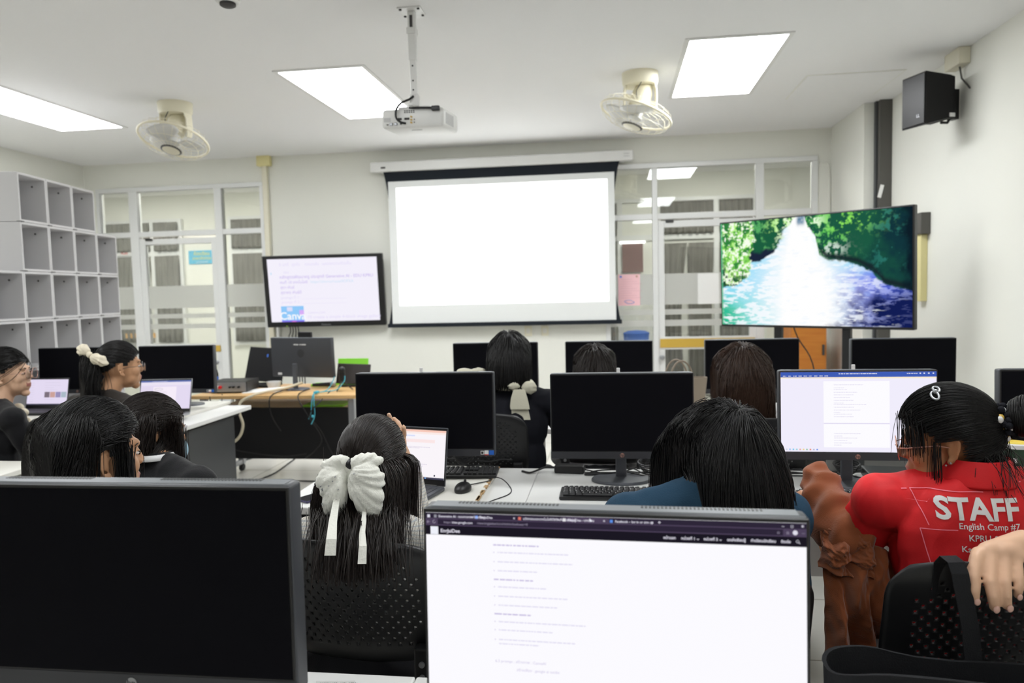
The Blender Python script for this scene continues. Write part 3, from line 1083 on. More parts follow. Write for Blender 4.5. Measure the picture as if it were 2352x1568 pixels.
text_on(mb, [('5 นาที', x0 + 0.13, -0.11, 0.045, 'LEFT', 0), ('ถูกใจ', x0 + 0.27, -0.11, 0.045, 'LEFT', 0), ('ตอบกลับ', x0 + 0.41, -0.11, 0.045, 'LEFT', 0), ('แสดงความคิดเห็น', x0 + 0.60, -0.11, 0.045, 'LEFT', 0), ('เขียน', x0 + 0.17, -0.19, 0.032, 'LEFT', 0)], yy, ltl)
text_on(mb, [('หลักสูตรพัฒนาครู ประยุกต์ Generative AI - EDU KPRU', x0 + 0.125, -0.245, 0.046, 'LEFT', 0.008), ('คนที่ 10 เทคโนโลยี', x0 + 0.125, -0.30, 0.042, 'LEFT', 0.004), ('สุดา พันธ์', x0 + 0.125, -0.355, 0.042, 'LEFT', 0.006), ('สุดาพร พันธ์ดี', x0 + 0.125, -0.41, 0.042, 'LEFT', 0.006)], yy, lil)
text_on(mb, [('prompt ที่ 1 : _______________________', x0 + 0.125, -0.465, 0.042, 'LEFT', 0), ('prompt ที่ 2 : _______________________', x0 + 0.125, -0.515, 0.042, 'LEFT', 0), ('CANVA.COM', x0 + 0.41, -0.632, 0.032, 'LEFT', 0), ("I'll create a simple 4-block image gallery", x0 + 0.405, -0.685, 0.05, 'LEFT', 0)], yy, ltl)
text_on(mb, [('https://shorturl.asia/0OFXA', x0 + 0.46, -0.30, 0.042, 'LEFT', 0)], yy, cyn)
mb.build('page_lettering', b)
mb = MB()
mb.bx(x0 + 0.115, x0 + 0.365, -0.0045, -0.003, -Ht + 0.058, -0.545, emis('tile_blue', (0.30, 0.62, 1.0), 0.95))
mb.bx(x0 + 0.115, x0 + 0.365, -0.0052, -0.0046, -Ht + 0.058, -Ht + 0.075, emis('tile_indigo', (0.28, 0.22, 0.95), 0.9))
mb.bx(x0 + 0.18, x0 + 0.24, -0.005, -0.0046, -0.60, -0.555, emis('tile_pale', (0.75, 0.78, 1.0), 0.95))
mb.bx(x0 + 0.315, x0 + 0.365, -0.005, -0.0046, -0.65, -0.59, emis('tile_violet', (0.72, 0.45, 0.98), 0.95))
mb.bx(x0 + 0.225, x0 + 0.275, -0.0058, -0.0053, -Ht + 0.058, -Ht + 0.068, emis('tile_magenta', (0.85, 0.25, 0.9), 0.9))
text_on(mb, [('Canva', x0 + 0.24, -0.69, 0.115, 'CENTER', 0.015)], -0.0062, emis('tile_white', (0.97, 0.97, 1), 1.0))
mb.ell((x0 + 0.035, -0.0035, -0.19), (0.008, 0.001, 0.013), cyn, nu=10, nv=6)
mb.build('picture_tile', b)
mb = MB()
text_on(mb, [('Panasonic', 0, -Ht + 0.014, 0.026, 'CENTER', 0.01)], -0.0015, 'silver')
mb.build('maker_lettering', b)
MB().bx(-0.44, -0.43, -0.003, 0, -Ht + 0.006, -Ht + 0.014, emis('standby_green', (0.6, 1, 0.1), 0.8)).build('power_light', b)
MB().bx(-0.2, 0.2, 0.1, 0.2, -0.55, -0.25, 'black').build('wall_bracket', t)
mb = MB()
for k, x in enumerate((-0.42, -0.39, -0.36, -0.33)):
    mb.tube([(x, 0.10, -Ht + 0.05), (x + 0.02, 0.08, -Ht - 0.04), (x - 0.01 + 0.01 * k, 0.1, -Ht - 0.13), (x + 0.04, 0.14, -Ht - 0.3), (x + 0.04, 0.16, -Ht - 0.8)], 0.007, 'cable', seg=6)
mb.build('cable', t, smooth=60)

# ================================================================ desks
DZ = 0.74


def desk(x0, x1, y0, y1, label, legs=True, z=DZ, name='computer_desk', group=None):
    t = thing(name, label, 'desk', ((x0 + x1) / 2, (y0 + y1) / 2, 0), 0, group)
    a, b = (x1 - x0) / 2, (y1 - y0) / 2
    MB().bx(-a + 0.001, a - 0.001, -b, b, z - 0.028, z, 'desk_white', bev=0.004).build('desktop', t)
    for sx in (-1, 1):
        mb = MB()
        xx = sx * (a - 0.10)
        mb.bx(xx - 0.03, xx + 0.03, -b + 0.2, b - 0.12, 0.04, z - 0.028, 'desk_grey', bev=0.004)
        mb.bx(xx - 0.03, xx + 0.03, -b + 0.05, b - 0.03, 0.0, 0.045, 'desk_grey', bev=0.006)
        mb.bx(xx - 0.03, xx + 0.03, -b + 0.06, b - 0.04, z - 0.06, z - 0.028, 'desk_grey', bev=0.004)
        mb.build('leg', t)
    MB().bx(-a + 0.14, a - 0.14, b - 0.16, b - 0.142, 0.36, z - 0.03, 'panel_grey').build('modesty_panel', t)
    return t


for x0, x1, lb in ((-1.23, -0.325, 'with the laptop and cream board'), (-0.325, 0.46, 'with the dark monitor behind the teal shirt'), (0.46, 1.30, 'with the lit monitor before the red shirt'), (1.30, 2.15, 'by the white side wall')):
    desk(x0, x1, 2.50, 3.12, 'white desk of the middle row ' + lb)
for x0, x1, lb in ((-1.23, -0.38, 'before the girl with the beige collar bow'), (-0.38, 0.40, 'before the barely visible black head'), (0.40, 1.22, 'before the girl with brown hair'), (1.22, 2.05, 'nearest the river screen')):
    desk(x0, x1, 4.02, 4.86, 'white desk of the far row ' + lb)
for x0, x1, lb in ((-1.25, -0.40, 'under the big dark monitor'), (-0.40, 0.42, 'under the big lit monitor')):
    desk(x0, x1, 0.78, 1.385, 'white desk of the row closest to the camera ' + lb)
desk(-4.05, -3.30, 4.0, 4.9, 'white desk by the cube shelf with the laptop showing pictures')
desk(-3.30, -2.55, 4.0, 4.9, 'white desk at the aisle with the laptop showing a document')
desk(-3.95, -3.2, 2.25, 2.98, 'white desk behind the girl with glasses in black')
desk(-3.2, -2.45, 2.25, 2.98, 'white desk behind the long haired pair, half hidden')
# loose boards lying on the desks
def board(x0, x1, y0, y1, z, lb, worn=True, rz=0):
    t = thing('cover_board', lb, 'board', ((x0 + x1) / 2, (y0 + y1) / 2, z), rz)
    a, b = (x1 - x0) / 2, (y1 - y0) / 2
    MB().bx(-a, a, -b, b, 0.0, 0.022, 'board', bev=0.003).build('panel', t)
    if worn:
        mb = MB()
        r = random.Random(3)
        for k in range(14):
            y = -b + (2 * b) * (k + r.random()) / 14
            mb.box((a - 0.002, y, 0.019), (0.008 + 0.008 * r.random(), 0.02 + 0.05 * r.random(), 0.007), 'chip', bev=0.002)
            x = a - 0.32 * r.random()
            mb.box((x, -b + 0.002, 0.008), (0.03 + 0.04 * r.random(), 0.006, 0.012), 'chip', bev=0.002)
        mb.build('chipped_edge', t)
    return t


board(-1.02, -0.49, 2.44, 3.06, DZ, 'cream board with worn brown edges under the laptop and mouse')
board(-4.0, -3.28, 4.12, 4.88, DZ, 'cream board on the desk by the cube shelf', False)
board(-3.25, -2.74, 4.12, 4.96, DZ, 'cream board under the laptop at the aisle', False)
board(-3.4, -2.6, 2.46, 2.94, DZ, 'cream board lowest on the desk behind the long haired pair', False)
board(-3.5, -2.55, 2.50, 2.99, DZ + 0.022, 'pale board on the desk behind the long haired pair', False)

# teacher's desk
t = thing('teacher_desk', 'wooden topped desk with black front panel below the wall screen', 'desk', (-2.57, 5.72, 0), 0.0)
MB().bx(-0.72, 0.62, -0.36, 0.36, 0.715, 0.745, 'desk_wood', bev=0.005).build('desktop', t)
for sx in (-0.66, 0.56):
    mb = MB()
    mb.bx(sx - 0.025, sx + 0.025, -0.30, -0.25, 0.06, 0.715, 'silver', bev=0.006)
    mb.bx(sx - 0.025, sx + 0.025, 0.25, 0.30, 0.06, 0.715, 'silver', bev=0.006)
    mb.bx(sx - 0.02, sx + 0.02, -0.30, 0.30, 0.06, 0.1, 'silver', bev=0.006)
    l = mb.build('leg', t)
    for yy in (-0.27, 0.27):
        MB().cyl((sx - 0.015, yy, 0.03), (sx + 0.015, yy, 0.03), 0.03, 'rubber', seg=16).build('caster', l)
MB().bx(-0.72, 0.52, -0.235, -0.215, 0.22, 0.63, 'panel_black', bev=0.003).build('front_panel', t)
MB().bx(-0.62, 0.53, -0.20, 0.28, 0.61, 0.628, 'board').build('lower_shelf', t)

# ---------------------------------------------------------------- monitors
MW, MH = 0.54, 0.327


def hp_badge(mb, x, y, z, r, m='copper', ink='chin'):
    R = Euler((PI / 2, 0, 0)).to_matrix()
    mb.lathe([(r, 0), (r, 0.001), (0, 0.0012)], m, c=(x, y, z), R=R, seg=24, cap=False)
    text_on(mb, [('hp', x, z - r * 0.5, r * 1.75, 'CENTER', 0.02)], y - 0.0016, ink)


def monitor(loc, rz, label, zt=0.445, tilt=0.04, screen='dark_screen', W=MW, cam_tag=False, vents=True, stickers=False, bulge=True, logo='copper', group='dark monitors on the desks'):
    t = thing('desktop_monitor', label, 'monitor', loc, rz, None)
    b = bpy.data.objects.new('display_head', None)
    COL.objects.link(b)
    b.parent = t
    b.location = (0, -0.085, zt)
    b.rotation_euler = (-tilt, 0, 0)
    h = MH
    mb = MB().box((0, 0.0225, -h / 2), (W, 0.043, h), 'shell', bev=0.007, seg=3)
    if bulge:
        mb.box((0, 0.058, -h / 2 + 0.01), (W * 0.62, 0.04, h * 0.62), 'shell', bev=0.015, seg=3)
    mb.bx(-W / 2 + 0.012, W / 2 - 0.012, 0.008, 0.04, -0.001, 0.0006, 'shell_top')
    sh = mb.build('housing', b, smooth=35)
    if vents:
        for g0, g1 in ((-0.222, -0.07), (0.046, 0.215)):
            mb = MB()
            n = int((g1 - g0) / 0.0055)
            for k in range(n):
                x = g0 + (g1 - g0) * k / n
                mb.bx(x, x + 0.003, 0.027, 0.038, 0.0006, 0.0012, 'black')
            mb.build('vent_grille', sh)
    MB().bx(-W / 2 + 0.002, W / 2 - 0.002, -0.0012, 0.003, -h + 0.028, -0.002, 'black', bev=0.001).build('bezel', b)
    MB().bx(-W / 2 + 0.006, W / 2 - 0.006, -0.0022, -0.0008, -h + 0.031, -0.007, screen).build('screen', b)
    MB().bx(-W / 2 + 0.001, W / 2 - 0.001, -0.0015, 0.003, -h + 0.001, -h + 0.028, 'chin', bev=0.001).build('chin', b)
    mb = MB()
    hp_badge(mb, 0, -0.0018, -h + 0.0145, 0.0085, logo)
    mb.build('maker_badge', b)
    if stickers:
        mb = MB()
        mb.bx(W / 2 - 0.055, W / 2 - 0.042, -0.0025, -0.0016, -h + 0.008, -h + 0.022, 'print_white')
        mb.bx(W / 2 - 0.053, W / 2 - 0.044, -0.0028, -0.0024, -h + 0.01, -h + 0.02, 'black')
        mb.bx(W / 2 - 0.040, W / 2 - 0.024, -0.0025, -0.0016, -h + 0.006, -h + 0.024, 'print_white')
        mb.bx(W / 2 - 0.040, W / 2 - 0.024, -0.0027, -0.0024, -h + 0.006, -h + 0.009, mat('sticker_red', srgb(210, 60, 60), 0.5))
        mb.bx(W / 2 - 0.022, W / 2 - 0.003, -0.0025, -0.0016, -h + 0.007, -h + 0.024, mat('sticker_blue', srgb(25, 95, 190), 0.5))
        mb.build('sticker', b)
    if cam_tag:
        MB().box((-0.01, 0.012, 0.008), (0.013, 0.006, 0.022), 'print_white', bev=0.002).build('webcam_tab', b)
    MB().bx(-0.021, 0.021, 0.03, 0.046, 0.01, zt - h + 0.12, 'stand', bev=0.004).build('neck', t)
    mb = MB()
    prof = [(0.0, 0.0), (1.0, 0.0), (1.0, 0.006), (0.96, 0.011), (0.2, 0.016), (0.0, 0.016)]
    vs, fs = [], []
    seg = 40
    for r, z in prof:
        for i in range(seg):
            th = 2 * PI * i / seg
            vs.append((0.118 * r * math.cos(th), 0.085 * r * math.sin(th) + 0.03, z))
    for k in range(len(prof) - 1):
        for i in range(seg):
            j = (i + 1) % seg
            fs.append((k * seg + i, k * seg + j, (k + 1) * seg + j, (k + 1) * seg + i))
    mb.add(vs, fs, 'stand')
    mb.build('base', t, smooth=35)
    return t, b


def dashes(mb, x, z, length, hh, y, m, r, gap=0.35):
    """one line of far-off, unreadable small print as thin strokes"""
    x1 = x + length
    while x < x1:
        L = (0.6 + 2.2 * r.random()) * hh * 2
        mb.bx(x, min(x + L, x1), y - 0.0002, y, z, z + hh, m)
        x += L + hh * (0.5 + gap * r.random() * 2)


lila = emis('screen_lilac', (0.90, 0.87, 1.0), 0.97)
# --- middle row
m2a, _ = monitor((-0.74, 2.885, DZ), 0.0, 'dark monitor right behind the open laptop, stickers in its corner', zt=0.452, cam_tag=True, stickers=True, W=0.555)
m2b, _ = monitor((0.022, 2.90, DZ), 0.03, 'dark monitor between the open laptop and the teal shirt', zt=0.442, tilt=0.03, cam_tag=True)
m2c, hd = monitor((0.866, 2.875, DZ), -0.02, 'lit monitor with blue top bar and white document before the red shirt', zt=0.449, tilt=0.05, screen=lila, cam_tag=True)
r_ = random.Random(5)
mb = MB()
W2 = MW / 2 - 0.006
pg = emis('page_white', (0.98, 0.97, 1.0), 1.0)
blu = emis('bar_blue', (0.055, 0.12, 0.52), 0.9)
wht = emis('ui_white', (0.9, 0.92, 1.0), 0.95)
pale = emis('ink_pale', (0.70, 0.66, 0.86), 0.95)
yl = emis('bar_yellow', (0.98, 0.86, 0.66), 0.95)
y_ = -0.0024
mb.bx(-W2, W2, y_ - 0.0003, y_, -0.0255, -0.007, blu)
mb.bx(-W2, W2, y_ - 0.0003, y_, -0.0305, -0.0255, yl)
mb.bx(-W2 + 0.148, -W2 + 0.372, y_ - 0.0003, y_, -0.19, -0.04, pg)
mb.bx(-W2 + 0.148, -W2 + 0.372, y_ - 0.0003, y_, -0.279, -0.195, pg)
mb.bx(-W2 + 0.148, -W2 + 0.372, y_ - 0.0004, y_, -0.194, -0.192, pale)
for k in range(9):
    dashes(mb, -W2 + 0.008 + k * 0.018, -0.022, 0.012, 0.0022, y_ - 0.0004, wht, r_)
dashes(mb, -W2 + 0.2, -0.0145, 0.13, 0.0022, y_ - 0.0004, wht, r_)
dashes(mb, -W2 + 0.43, -0.0145, 0.035, 0.0022, y_ - 0.0004, wht, r_)
for x in (0.472, 0.485, 0.5, 0.515):
    mb.bx(-W2 + x, -W2 + x + 0.005, y_ - 0.0006, y_ - 0.0003, -0.015, -0.011, wht)
dashes(mb, -W2 + 0.02, -0.029, 0.18, 0.0016, y_ - 0.0004, mat('i1', (0, 0, 0)) if False else pale, r_)
for k, (zz, L) in enumerate(((0.046, 0.1), (0.057, 0.035), (0.063, 0.045), (0.073, 0.08), (0.082, 0.068), (0.092, 0.055), (0.102, 0.068), (0.112, 0.035), (0.117, 0.11), (0.127, 0.068), (0.137, 0.09), (0.146, 0.022), (0.152, 0.062), (0.161, 0.068), (0.222, 0.09), (0.231, 0.028), (0.238, 0.08), (0.247, 0.045), (0.256, 0.062), (0.264, 0.025))):
    dashes(mb, -W2 + 0.183, -zz - 0.008, L, 0.0016, y_ - 0.0004, pale, r_)
icons = [(0.25, 0.5, 0.95), (0.7, 0.75, 0.85), (0.35, 0.6, 0.95), (0.2, 0.65, 0.95), (0.3, 0.7, 0.8), (0.9, 0.45, 0.4), (0.95, 0.75, 0.3), (0.3, 0.6, 0.4), (0.9, 0.3, 0.2), (0.5, 0.55, 0.8), (0.2, 0.35, 0.9)]
for k, c in enumerate(icons):
    mb.bx(-W2 + 0.004 + k * 0.0118, -W2 + 0.0095 + k * 0.0118, y_ - 0.0004, y_, -0.2905, -0.2855, emis('icon', c, 0.9))
mb.build('page_lettering', hd)
m2d, _ = monitor((1.60, 2.88, DZ), -0.05, 'dark monitor cut off by the picture edge behind the hair bun', zt=0.445, W=0.5)
# --- far row
for x, y, zz, lb, ww in ((-0.742, 4.66, 0.442, 'dark monitor in front of the girl with the beige collar bow', 0.54), (-0.034, 4.71, 0.438, 'dark monitor behind the barely visible black head', 0.54), (0.812, 4.63, 0.443, 'dark monitor in front of the girl with brown hair', 0.545), (1.585, 4.42, 0.450, 'dark monitor below the river screen at the side wall', 0.55)):
    monitor((x, y, DZ), 0.0, lb, zt=zz, tilt=0.0, W=ww, vents=False)
monitor((-2.965, 4.76, DZ + 0.022), 0.03, 'dark monitor behind the laptop at the aisle', zt=0.425, tilt=0.03, vents=False, stickers=True)
monitor((-3.80, 4.86, DZ + 0.022), 0.13, 'dark monitor before the cube shelf, behind the cream scrunchie bow', zt=0.415, tilt=0.04, vents=False)
# --- nearest row
m1a, _ = monitor((-0.752, 1.112, DZ), 0.005, 'large dark monitor filling the lower corner beside the tweed jacket', zt=0.479, tilt=0.01, logo='silver')
m1b, hd = monitor((-0.009, 1.112, DZ), -0.038, 'large lit monitor with a web page, closest to the camera', zt=0.448, tilt=0.04, screen=emis('web_page', (0.97, 0.96, 1.0), 1.0))
mb = MB()
W2 = MW / 2 - 0.006
ybar = -0.0025
purp = emis('browser_bar', (0.030, 0.022, 0.045), 0.9)
tabc = emis('browser_tab', (0.085, 0.062, 0.115), 0.9)
nav = emis('site_bar', (0.012, 0.010, 0.018), 0.9)
pale2 = emis('ui_pale', (0.78, 0.76, 0.86), 0.95)
dim = emis('ui_dim', (0.38, 0.34, 0.45), 0.9)
ink = emis('web_ink', (0.62, 0.56, 0.80), 0.95)
ink2 = emis('web_ink_pale', (0.78, 0.75, 0.92), 0.95)
mb.bx(-W2, W2, ybar - 0.0002, ybar, -0.0145, -0.007, purp)
mb.bx(-W2, W2, ybar - 0.0002, ybar, -0.0255, -0.0145, tabc)
mb.bx(-W2 + 0.018, W2 - 0.03, ybar - 0.0003, ybar, -0.024, -0.016, purp)
mb.bx(-W2, W2, ybar - 0.0002, ybar, -0.039, -0.0255, nav)
mb.bx(-W2 + 0.200, -W2 + 0.266, ybar - 0.0003, ybar, -0.0145, -0.0078, tabc)
yt = ybar - 0.0005
tz = -0.0133
text_on(mb, [('Generative AI : แบบทดสอบก่อนเรียน', -W2 + 0.019, tz, 0.0046, 'LEFT', 0.02), ('EngJaiDee', -W2 + 0.081, tz, 0.0046, 'LEFT', 0.02), ('นวัตกรรมและเทคโนโลยีดิจิทัลเพื่อการเรียนรู้', -W2 + 0.144, tz, 0.0044, 'LEFT', 0.02), ('EngJaiDee - บทเรียน', -W2 + 0.208, tz, 0.0046, 'LEFT', 0.02), ('Facebook – log in or sign up', -W2 + 0.274, tz, 0.0046, 'LEFT', 0.02)], yt, pale2)
for x in (0.069, 0.131, 0.194, 0.259, 0.325):
    text_on(mb, [('×', -W2 + x, tz - 0.0005, 0.006, 'CENTER', 0.01)], yt, pale2)
text_on(mb, [('+', -W2 + 0.335, tz - 0.0005, 0.007, 'CENTER', 0.02), ('–', W2 - 0.030, tz, 0.006, 'CENTER', 0.02), ('×', W2 - 0.005, tz, 0.007, 'CENTER', 0.02)], yt, pale2)
mb.tube([(W2 - 0.0185 + 0.0014 * sx, yt, tz + 0.0018 + 0.0014 * sz) for sx, sz in ((-1, -1), (1, -1), (1, 1), (-1, 1))], 0.0003, pale2, seg=4, closed=True)
for x, c in ((0.0045, (0.8, 0.8, 0.9)), (0.0145, (0.3, 0.3, 0.35)), (0.076, (0.2, 0.4, 0.95)), (0.139, (0.8, 0.2, 0.15)), (0.203, (0.9, 0.9, 0.9)), (0.269, (0.12, 0.3, 0.85))):
    mb.bx(-W2 + x - 0.002, -W2 + x + 0.002, yt, yt + 0.0003, tz - 0.0006, tz + 0.0036, emis('favicon', c, 0.9))
text_on(mb, [('←', -W2 + 0.004, -0.0222, 0.006, 'CENTER', 0.02), ('↻', -W2 + 0.0125, -0.0222, 0.006, 'CENTER', 0.02), ('https://', -W2 + 0.027, -0.0218, 0.0046, 'LEFT', 0)], yt, dim)
text_on(mb, [('sites.google.com', -W2 + 0.0395, -0.0218, 0.0046, 'LEFT', 0.015)], yt, pale2)
text_on(mb, [('/view/engjaidee/แบบทดสอบ?authuser=0', -W2 + 0.0765, -0.0218, 0.0046, 'LEFT', 0), ('☆', W2 - 0.036, -0.0222, 0.005, 'CENTER', 0), ('☆', W2 - 0.024, -0.0222, 0.005, 'CENTER', 0.01), ('···', W2 - 0.004, -0.0222, 0.005, 'CENTER', 0.02)], yt, dim)
mb.ell((W2 - 0.0145, yt, -0.0198), (0.0033, 0.0003, 0.0033), pale2, nu=16, nv=6)
mb.bx(-W2 + 0.007, -W2 + 0.0185, yt, yt + 0.0002, -0.0385, -0.027, wht)
text_on(mb, [('EngJaiDee', -W2 + 0.022, -0.0352, 0.0072, 'LEFT', 0.02)], yt, pale2)
text_on(mb, [('หน้าแรก', W2 - 0.188, -0.034, 0.0052, 'LEFT', 0.025), ('หน่วยที่ 1 ⌄', W2 - 0.164, -0.034, 0.0052, 'LEFT', 0.025), ('หน่วยที่ 2 ⌄', W2 - 0.134, -0.034, 0.0052, 'LEFT', 0.025), ('แหล่งเรียนรู้', W2 - 0.103, -0.034, 0.0052, 'LEFT', 0.025), ('ทำเนียบนักเรียน', W2 - 0.072, -0.034, 0.0052, 'LEFT', 0.025), ('ติดต่อ', W2 - 0.033, -0.034, 0.0052, 'LEFT', 0.025)], yt, pale2)
mb.tube([(W2 - 0.0115 + 0.0018 * math.cos(a), yt, -0.0315 + 0.0018 * math.sin(a)) for a in np.linspace(0, 2 * PI, 14, endpoint=False)], 0.0003, pale2, seg=4, closed=True)
mb.tube([(W2 - 0.0102, yt, -0.0328), (W2 - 0.0084, yt, -0.0346)], 0.0004, pale2, seg=4)
for zz, L, bold, bul in ((0.052, 0.066, 1, 0), (0.0625, 0.102, 0, 1), (0.076, 0.108, 0, 1), (0.089, 0.057, 0, 1), (0.102, 0.057, 1, 0), (0.1125, 0.07, 0, 1), (0.126, 0.1, 0, 1), (0.139, 0.085, 0, 1), (0.152, 0.053, 1, 0), (0.163, 0.125, 0, 1), (0.175, 0.078, 0, 1), (0.189, 0.11, 0, 2), (0.195, 0.058, 0, 0)):
    dashes(mb, -W2 + (0.1 if bold else 0.106), -zz, L, 0.0016 if not bold else 0.002, yt, ink if bold else ink2, r_, 0.2)
    if bul:
        mb.bx(-W2 + 0.1, -W2 + 0.1014, yt - 0.0002, yt, -zz, -zz + 0.0014, ink)
text_on(mb, [('6.3 prompt : สร้างภาพ : CanvaAI', -W2 + 0.100, -0.2215, 0.0056, 'LEFT', 0), ('สร้างเสียง : google ai sutdio', -W2 + 0.131, -0.233, 0.0056, 'LEFT', 0)], yt, ink)
mb.add([(-W2 + 0.239, yt - 0.0004, -0.0085), (-W2 + 0.239, yt - 0.0004, -0.0135), (-W2 + 0.2425, yt - 0.0004, -0.0122)], [(0, 1, 2)], wht)
mb.build('page_lettering', hd)

# teacher's monitor, seen from behind
tm, hd = monitor((-2.56, 5.72, 0.745), PI - 0.24, 'graphite monitor seen from its back on the wooden desk', zt=0.42, tilt=0.03, W=0.60, vents=False, bulge=False)
mb = MB()
rr = random.Random(2)
dashes(mb, -0.065, -0.062, 0.13, 0.009, -0.0445, 'print_white', rr)
ob = mb.build('asset_lettering', hd)
ob.rotation_euler = (0, 0, PI)
MB().lathe([(0.034, 0), (0.034, 0.0015), (0, 0.002)], 'chin', c=(0, 0.0442, -0.13), R=Euler((-PI / 2, 0, 0)).to_matrix(), seg=28, cap=False).build('back_badge', hd)
MB().bx(0.2, 0.24, 0.043, 0.045, -0.31, -0.292, 'print_white').build('sticker', hd)
MB().box((-0.03, 0.01, 0.02), (0.13, 0.03, 0.05), 'black', bev=0.006).build('webcam', hd)

# ---------------------------------------------------------------- laptops
def laptop(loc, rz, label, W, D, tilt, shell, deck, screen, content):
    t = thing('laptop', label, 'laptop', loc, rz)
    MB().box((0, -D / 2, 0.009), (W, D, 0.016), shell, bev=0.005, seg=2).build('base', t, smooth=35)
    mb = MB()
    kw = W * 0.9
    for row in range(5):
        for k in range(14):
            w_ = kw / 14
            mb.bx(-kw / 2 + k * w_ + 0.001, -kw / 2 + (k + 1) * w_ - 0.001, -0.03 - row * 0.0175 - 0.0155, -0.03 - row * 0.0175, 0.017, 0.0188, deck)
    mb.build('keyboard', t)
    MB().bx(-0.055, 0.055, -D + 0.012, -D + 0.075, 0.0168, 0.0176, deck).build('touchpad', t)
    h = bpy.data.objects.new('lid', None)
    COL.objects.link(h)
    h.parent = t
    h.location = (0, -0.002, 0.016)
    h.rotation_euler = (-tilt, 0, 0)
    Hh = D * 0.97
    MB().box((0, 0.004, Hh / 2), (W, 0.007, Hh), shell, bev=0.003, seg=2).build('lid_shell', h, smooth=35)
    MB().bx(-W / 2 + 0.002, W / 2 - 0.002, -0.0005, 0.001, 0.004, Hh - 0.003, 'black').build('bezel', h)
    sx, sz0, sz1 = W / 2 - 0.006, 0.024, Hh - 0.011
    MB().bx(-sx, sx, -0.0012, -0.0002, sz0, sz1, screen).build('screen', h)
    mb = MB()
    content(mb, sx, sz0, sz1)
    mb.build('page_lettering', h)
    MB().cyl((-W * 0.4, 0, 0.016), (W * 0.4, 0, 0.016), 0.005, 'black', seg=10).build('hinge', t, smooth=40)
    return t


lav = emis('laptop_lavender', (0.86, 0.78, 0.98), 0.9)
pnk = emis('laptop_pinkwhite', (0.97, 0.93, 0.97), 0.98)
bl2 = emis('bar_blue_soft', (0.16, 0.22, 0.55), 0.85)
grey = emis('ui_grey', (0.68, 0.62, 0.78), 0.9)
drk = emis('ui_dark', (0.06, 0.06, 0.1), 0.9)


def c1(mb, sx, a, b):
    r = random.Random(8)
    y = -0.0014
    mb.bx(-sx, sx, y - 0.0002, y, a, a + 0.007, drk)
    for k in range(9):
        mb.bx(-sx + 0.008, -sx + 0.012, y - 0.0002, y, a + 0.02 + k * 0.016, a + 0.024 + k * 0.016, cyn)
        dashes(mb, -sx + 0.018, a + 0.02 + k * 0.016, 0.03, 0.002, y, grey, r)
    for k in range(4):
        x = -0.02 + k * 0.042
        mb.bx(x, x + 0.038, y - 0.0002, y, a + 0.05, a + 0.088, emis('thumb', ((0.25, 0.2, 0.25), (0.75, 0.45, 0.4), (0.4, 0.35, 0.6), (0.5, 0.6, 0.7))[k], 0.8))
    for z in (0.035, 0.1, 0.115, 0.13, 0.15):
        dashes(mb, -0.02, a + z, 0.06 + 0.06 * r.random(), 0.002, y, grey, r)


def c2(mb, sx, a, b):
    r = random.Random(9)
    y = -0.0014
    mb.bx(-sx, sx, y - 0.0002, y, b - 0.01, b, bl2)
    mb.bx(-sx, sx, y - 0.0002, y, b - 0.03, b - 0.01, emis('ribbon', (0.9, 0.84, 0.98), 0.92))
    mb.bx(-0.08, 0.07, y - 0.0003, y, a, b - 0.04, emis('doc', (0.96, 0.88, 0.99), 0.95))
    mb.bx(-sx, -0.1, y - 0.0003, y, a, b - 0.04, emis('rail', (0.84, 0.76, 0.94), 0.9))
    mb.tube([(-0.045 + 0.026 * math.cos(t_), y - 0.0005, b - 0.056 + 0.007 * math.sin(t_)) for t_ in np.linspace(0, 2 * PI, 20, endpoint=False)], 0.0006, drk, seg=4, closed=True)
    for z in (0.075, 0.085, 0.095, 0.11):
        dashes(mb, -0.06, b - z, 0.07, 0.002, y - 0.0002, grey, r)
    dashes(mb, -0.09, b - 0.007, 0.1, 0.002, y - 0.0002, wht, r)


def c3(mb, sx, a, b):
    r = random.Random(10)
    y = -0.0014
    mb.bx(-sx, sx, y - 0.0002, y, b - 0.008, b, emis('salmon', (0.98, 0.62, 0.52), 0.95))
    mb.bx(-sx, sx, y - 0.0002, y, b - 0.016, b - 0.008, emis('salmon_pale', (0.99, 0.85, 0.82), 0.97))
    mb.bx(-sx + 0.04, sx - 0.045, y - 0.0002, y, b - 0.048, b - 0.036, emis('salmon_page', (0.99, 0.82, 0.82), 0.97))
    mb.bx(-0.03, 0.03, y - 0.0002, y, b - 0.026, b - 0.021, emis('link_pale', (0.7, 0.75, 0.98), 0.97))
    for z, L in ((0.066, 0.13), (0.070, 0.08), (0.092, 0.045), (0.099, 0.03), (0.106, 0.07), (0.13, 0.12), (0.137, 0.1)):
        dashes(mb, -0.02, b - z, L * 0.9, 0.0016, y, grey, r)
    mb.bx(-sx, sx, y - 0.0003, y, a, a + 0.007, drk)
    for k in range(12):
        mb.bx(-0.035 + k * 0.0105, -0.029 + k * 0.0105, y - 0.0005, y - 0.0003, a + 0.0012, a + 0.0058, emis('icon', icons[(k * 3) % 11], 0.9))
    mb.ell((sx - 0.04, y, a + 0.014), (0.0035, 0.0003, 0.0035), drk, nu=12, nv=6)


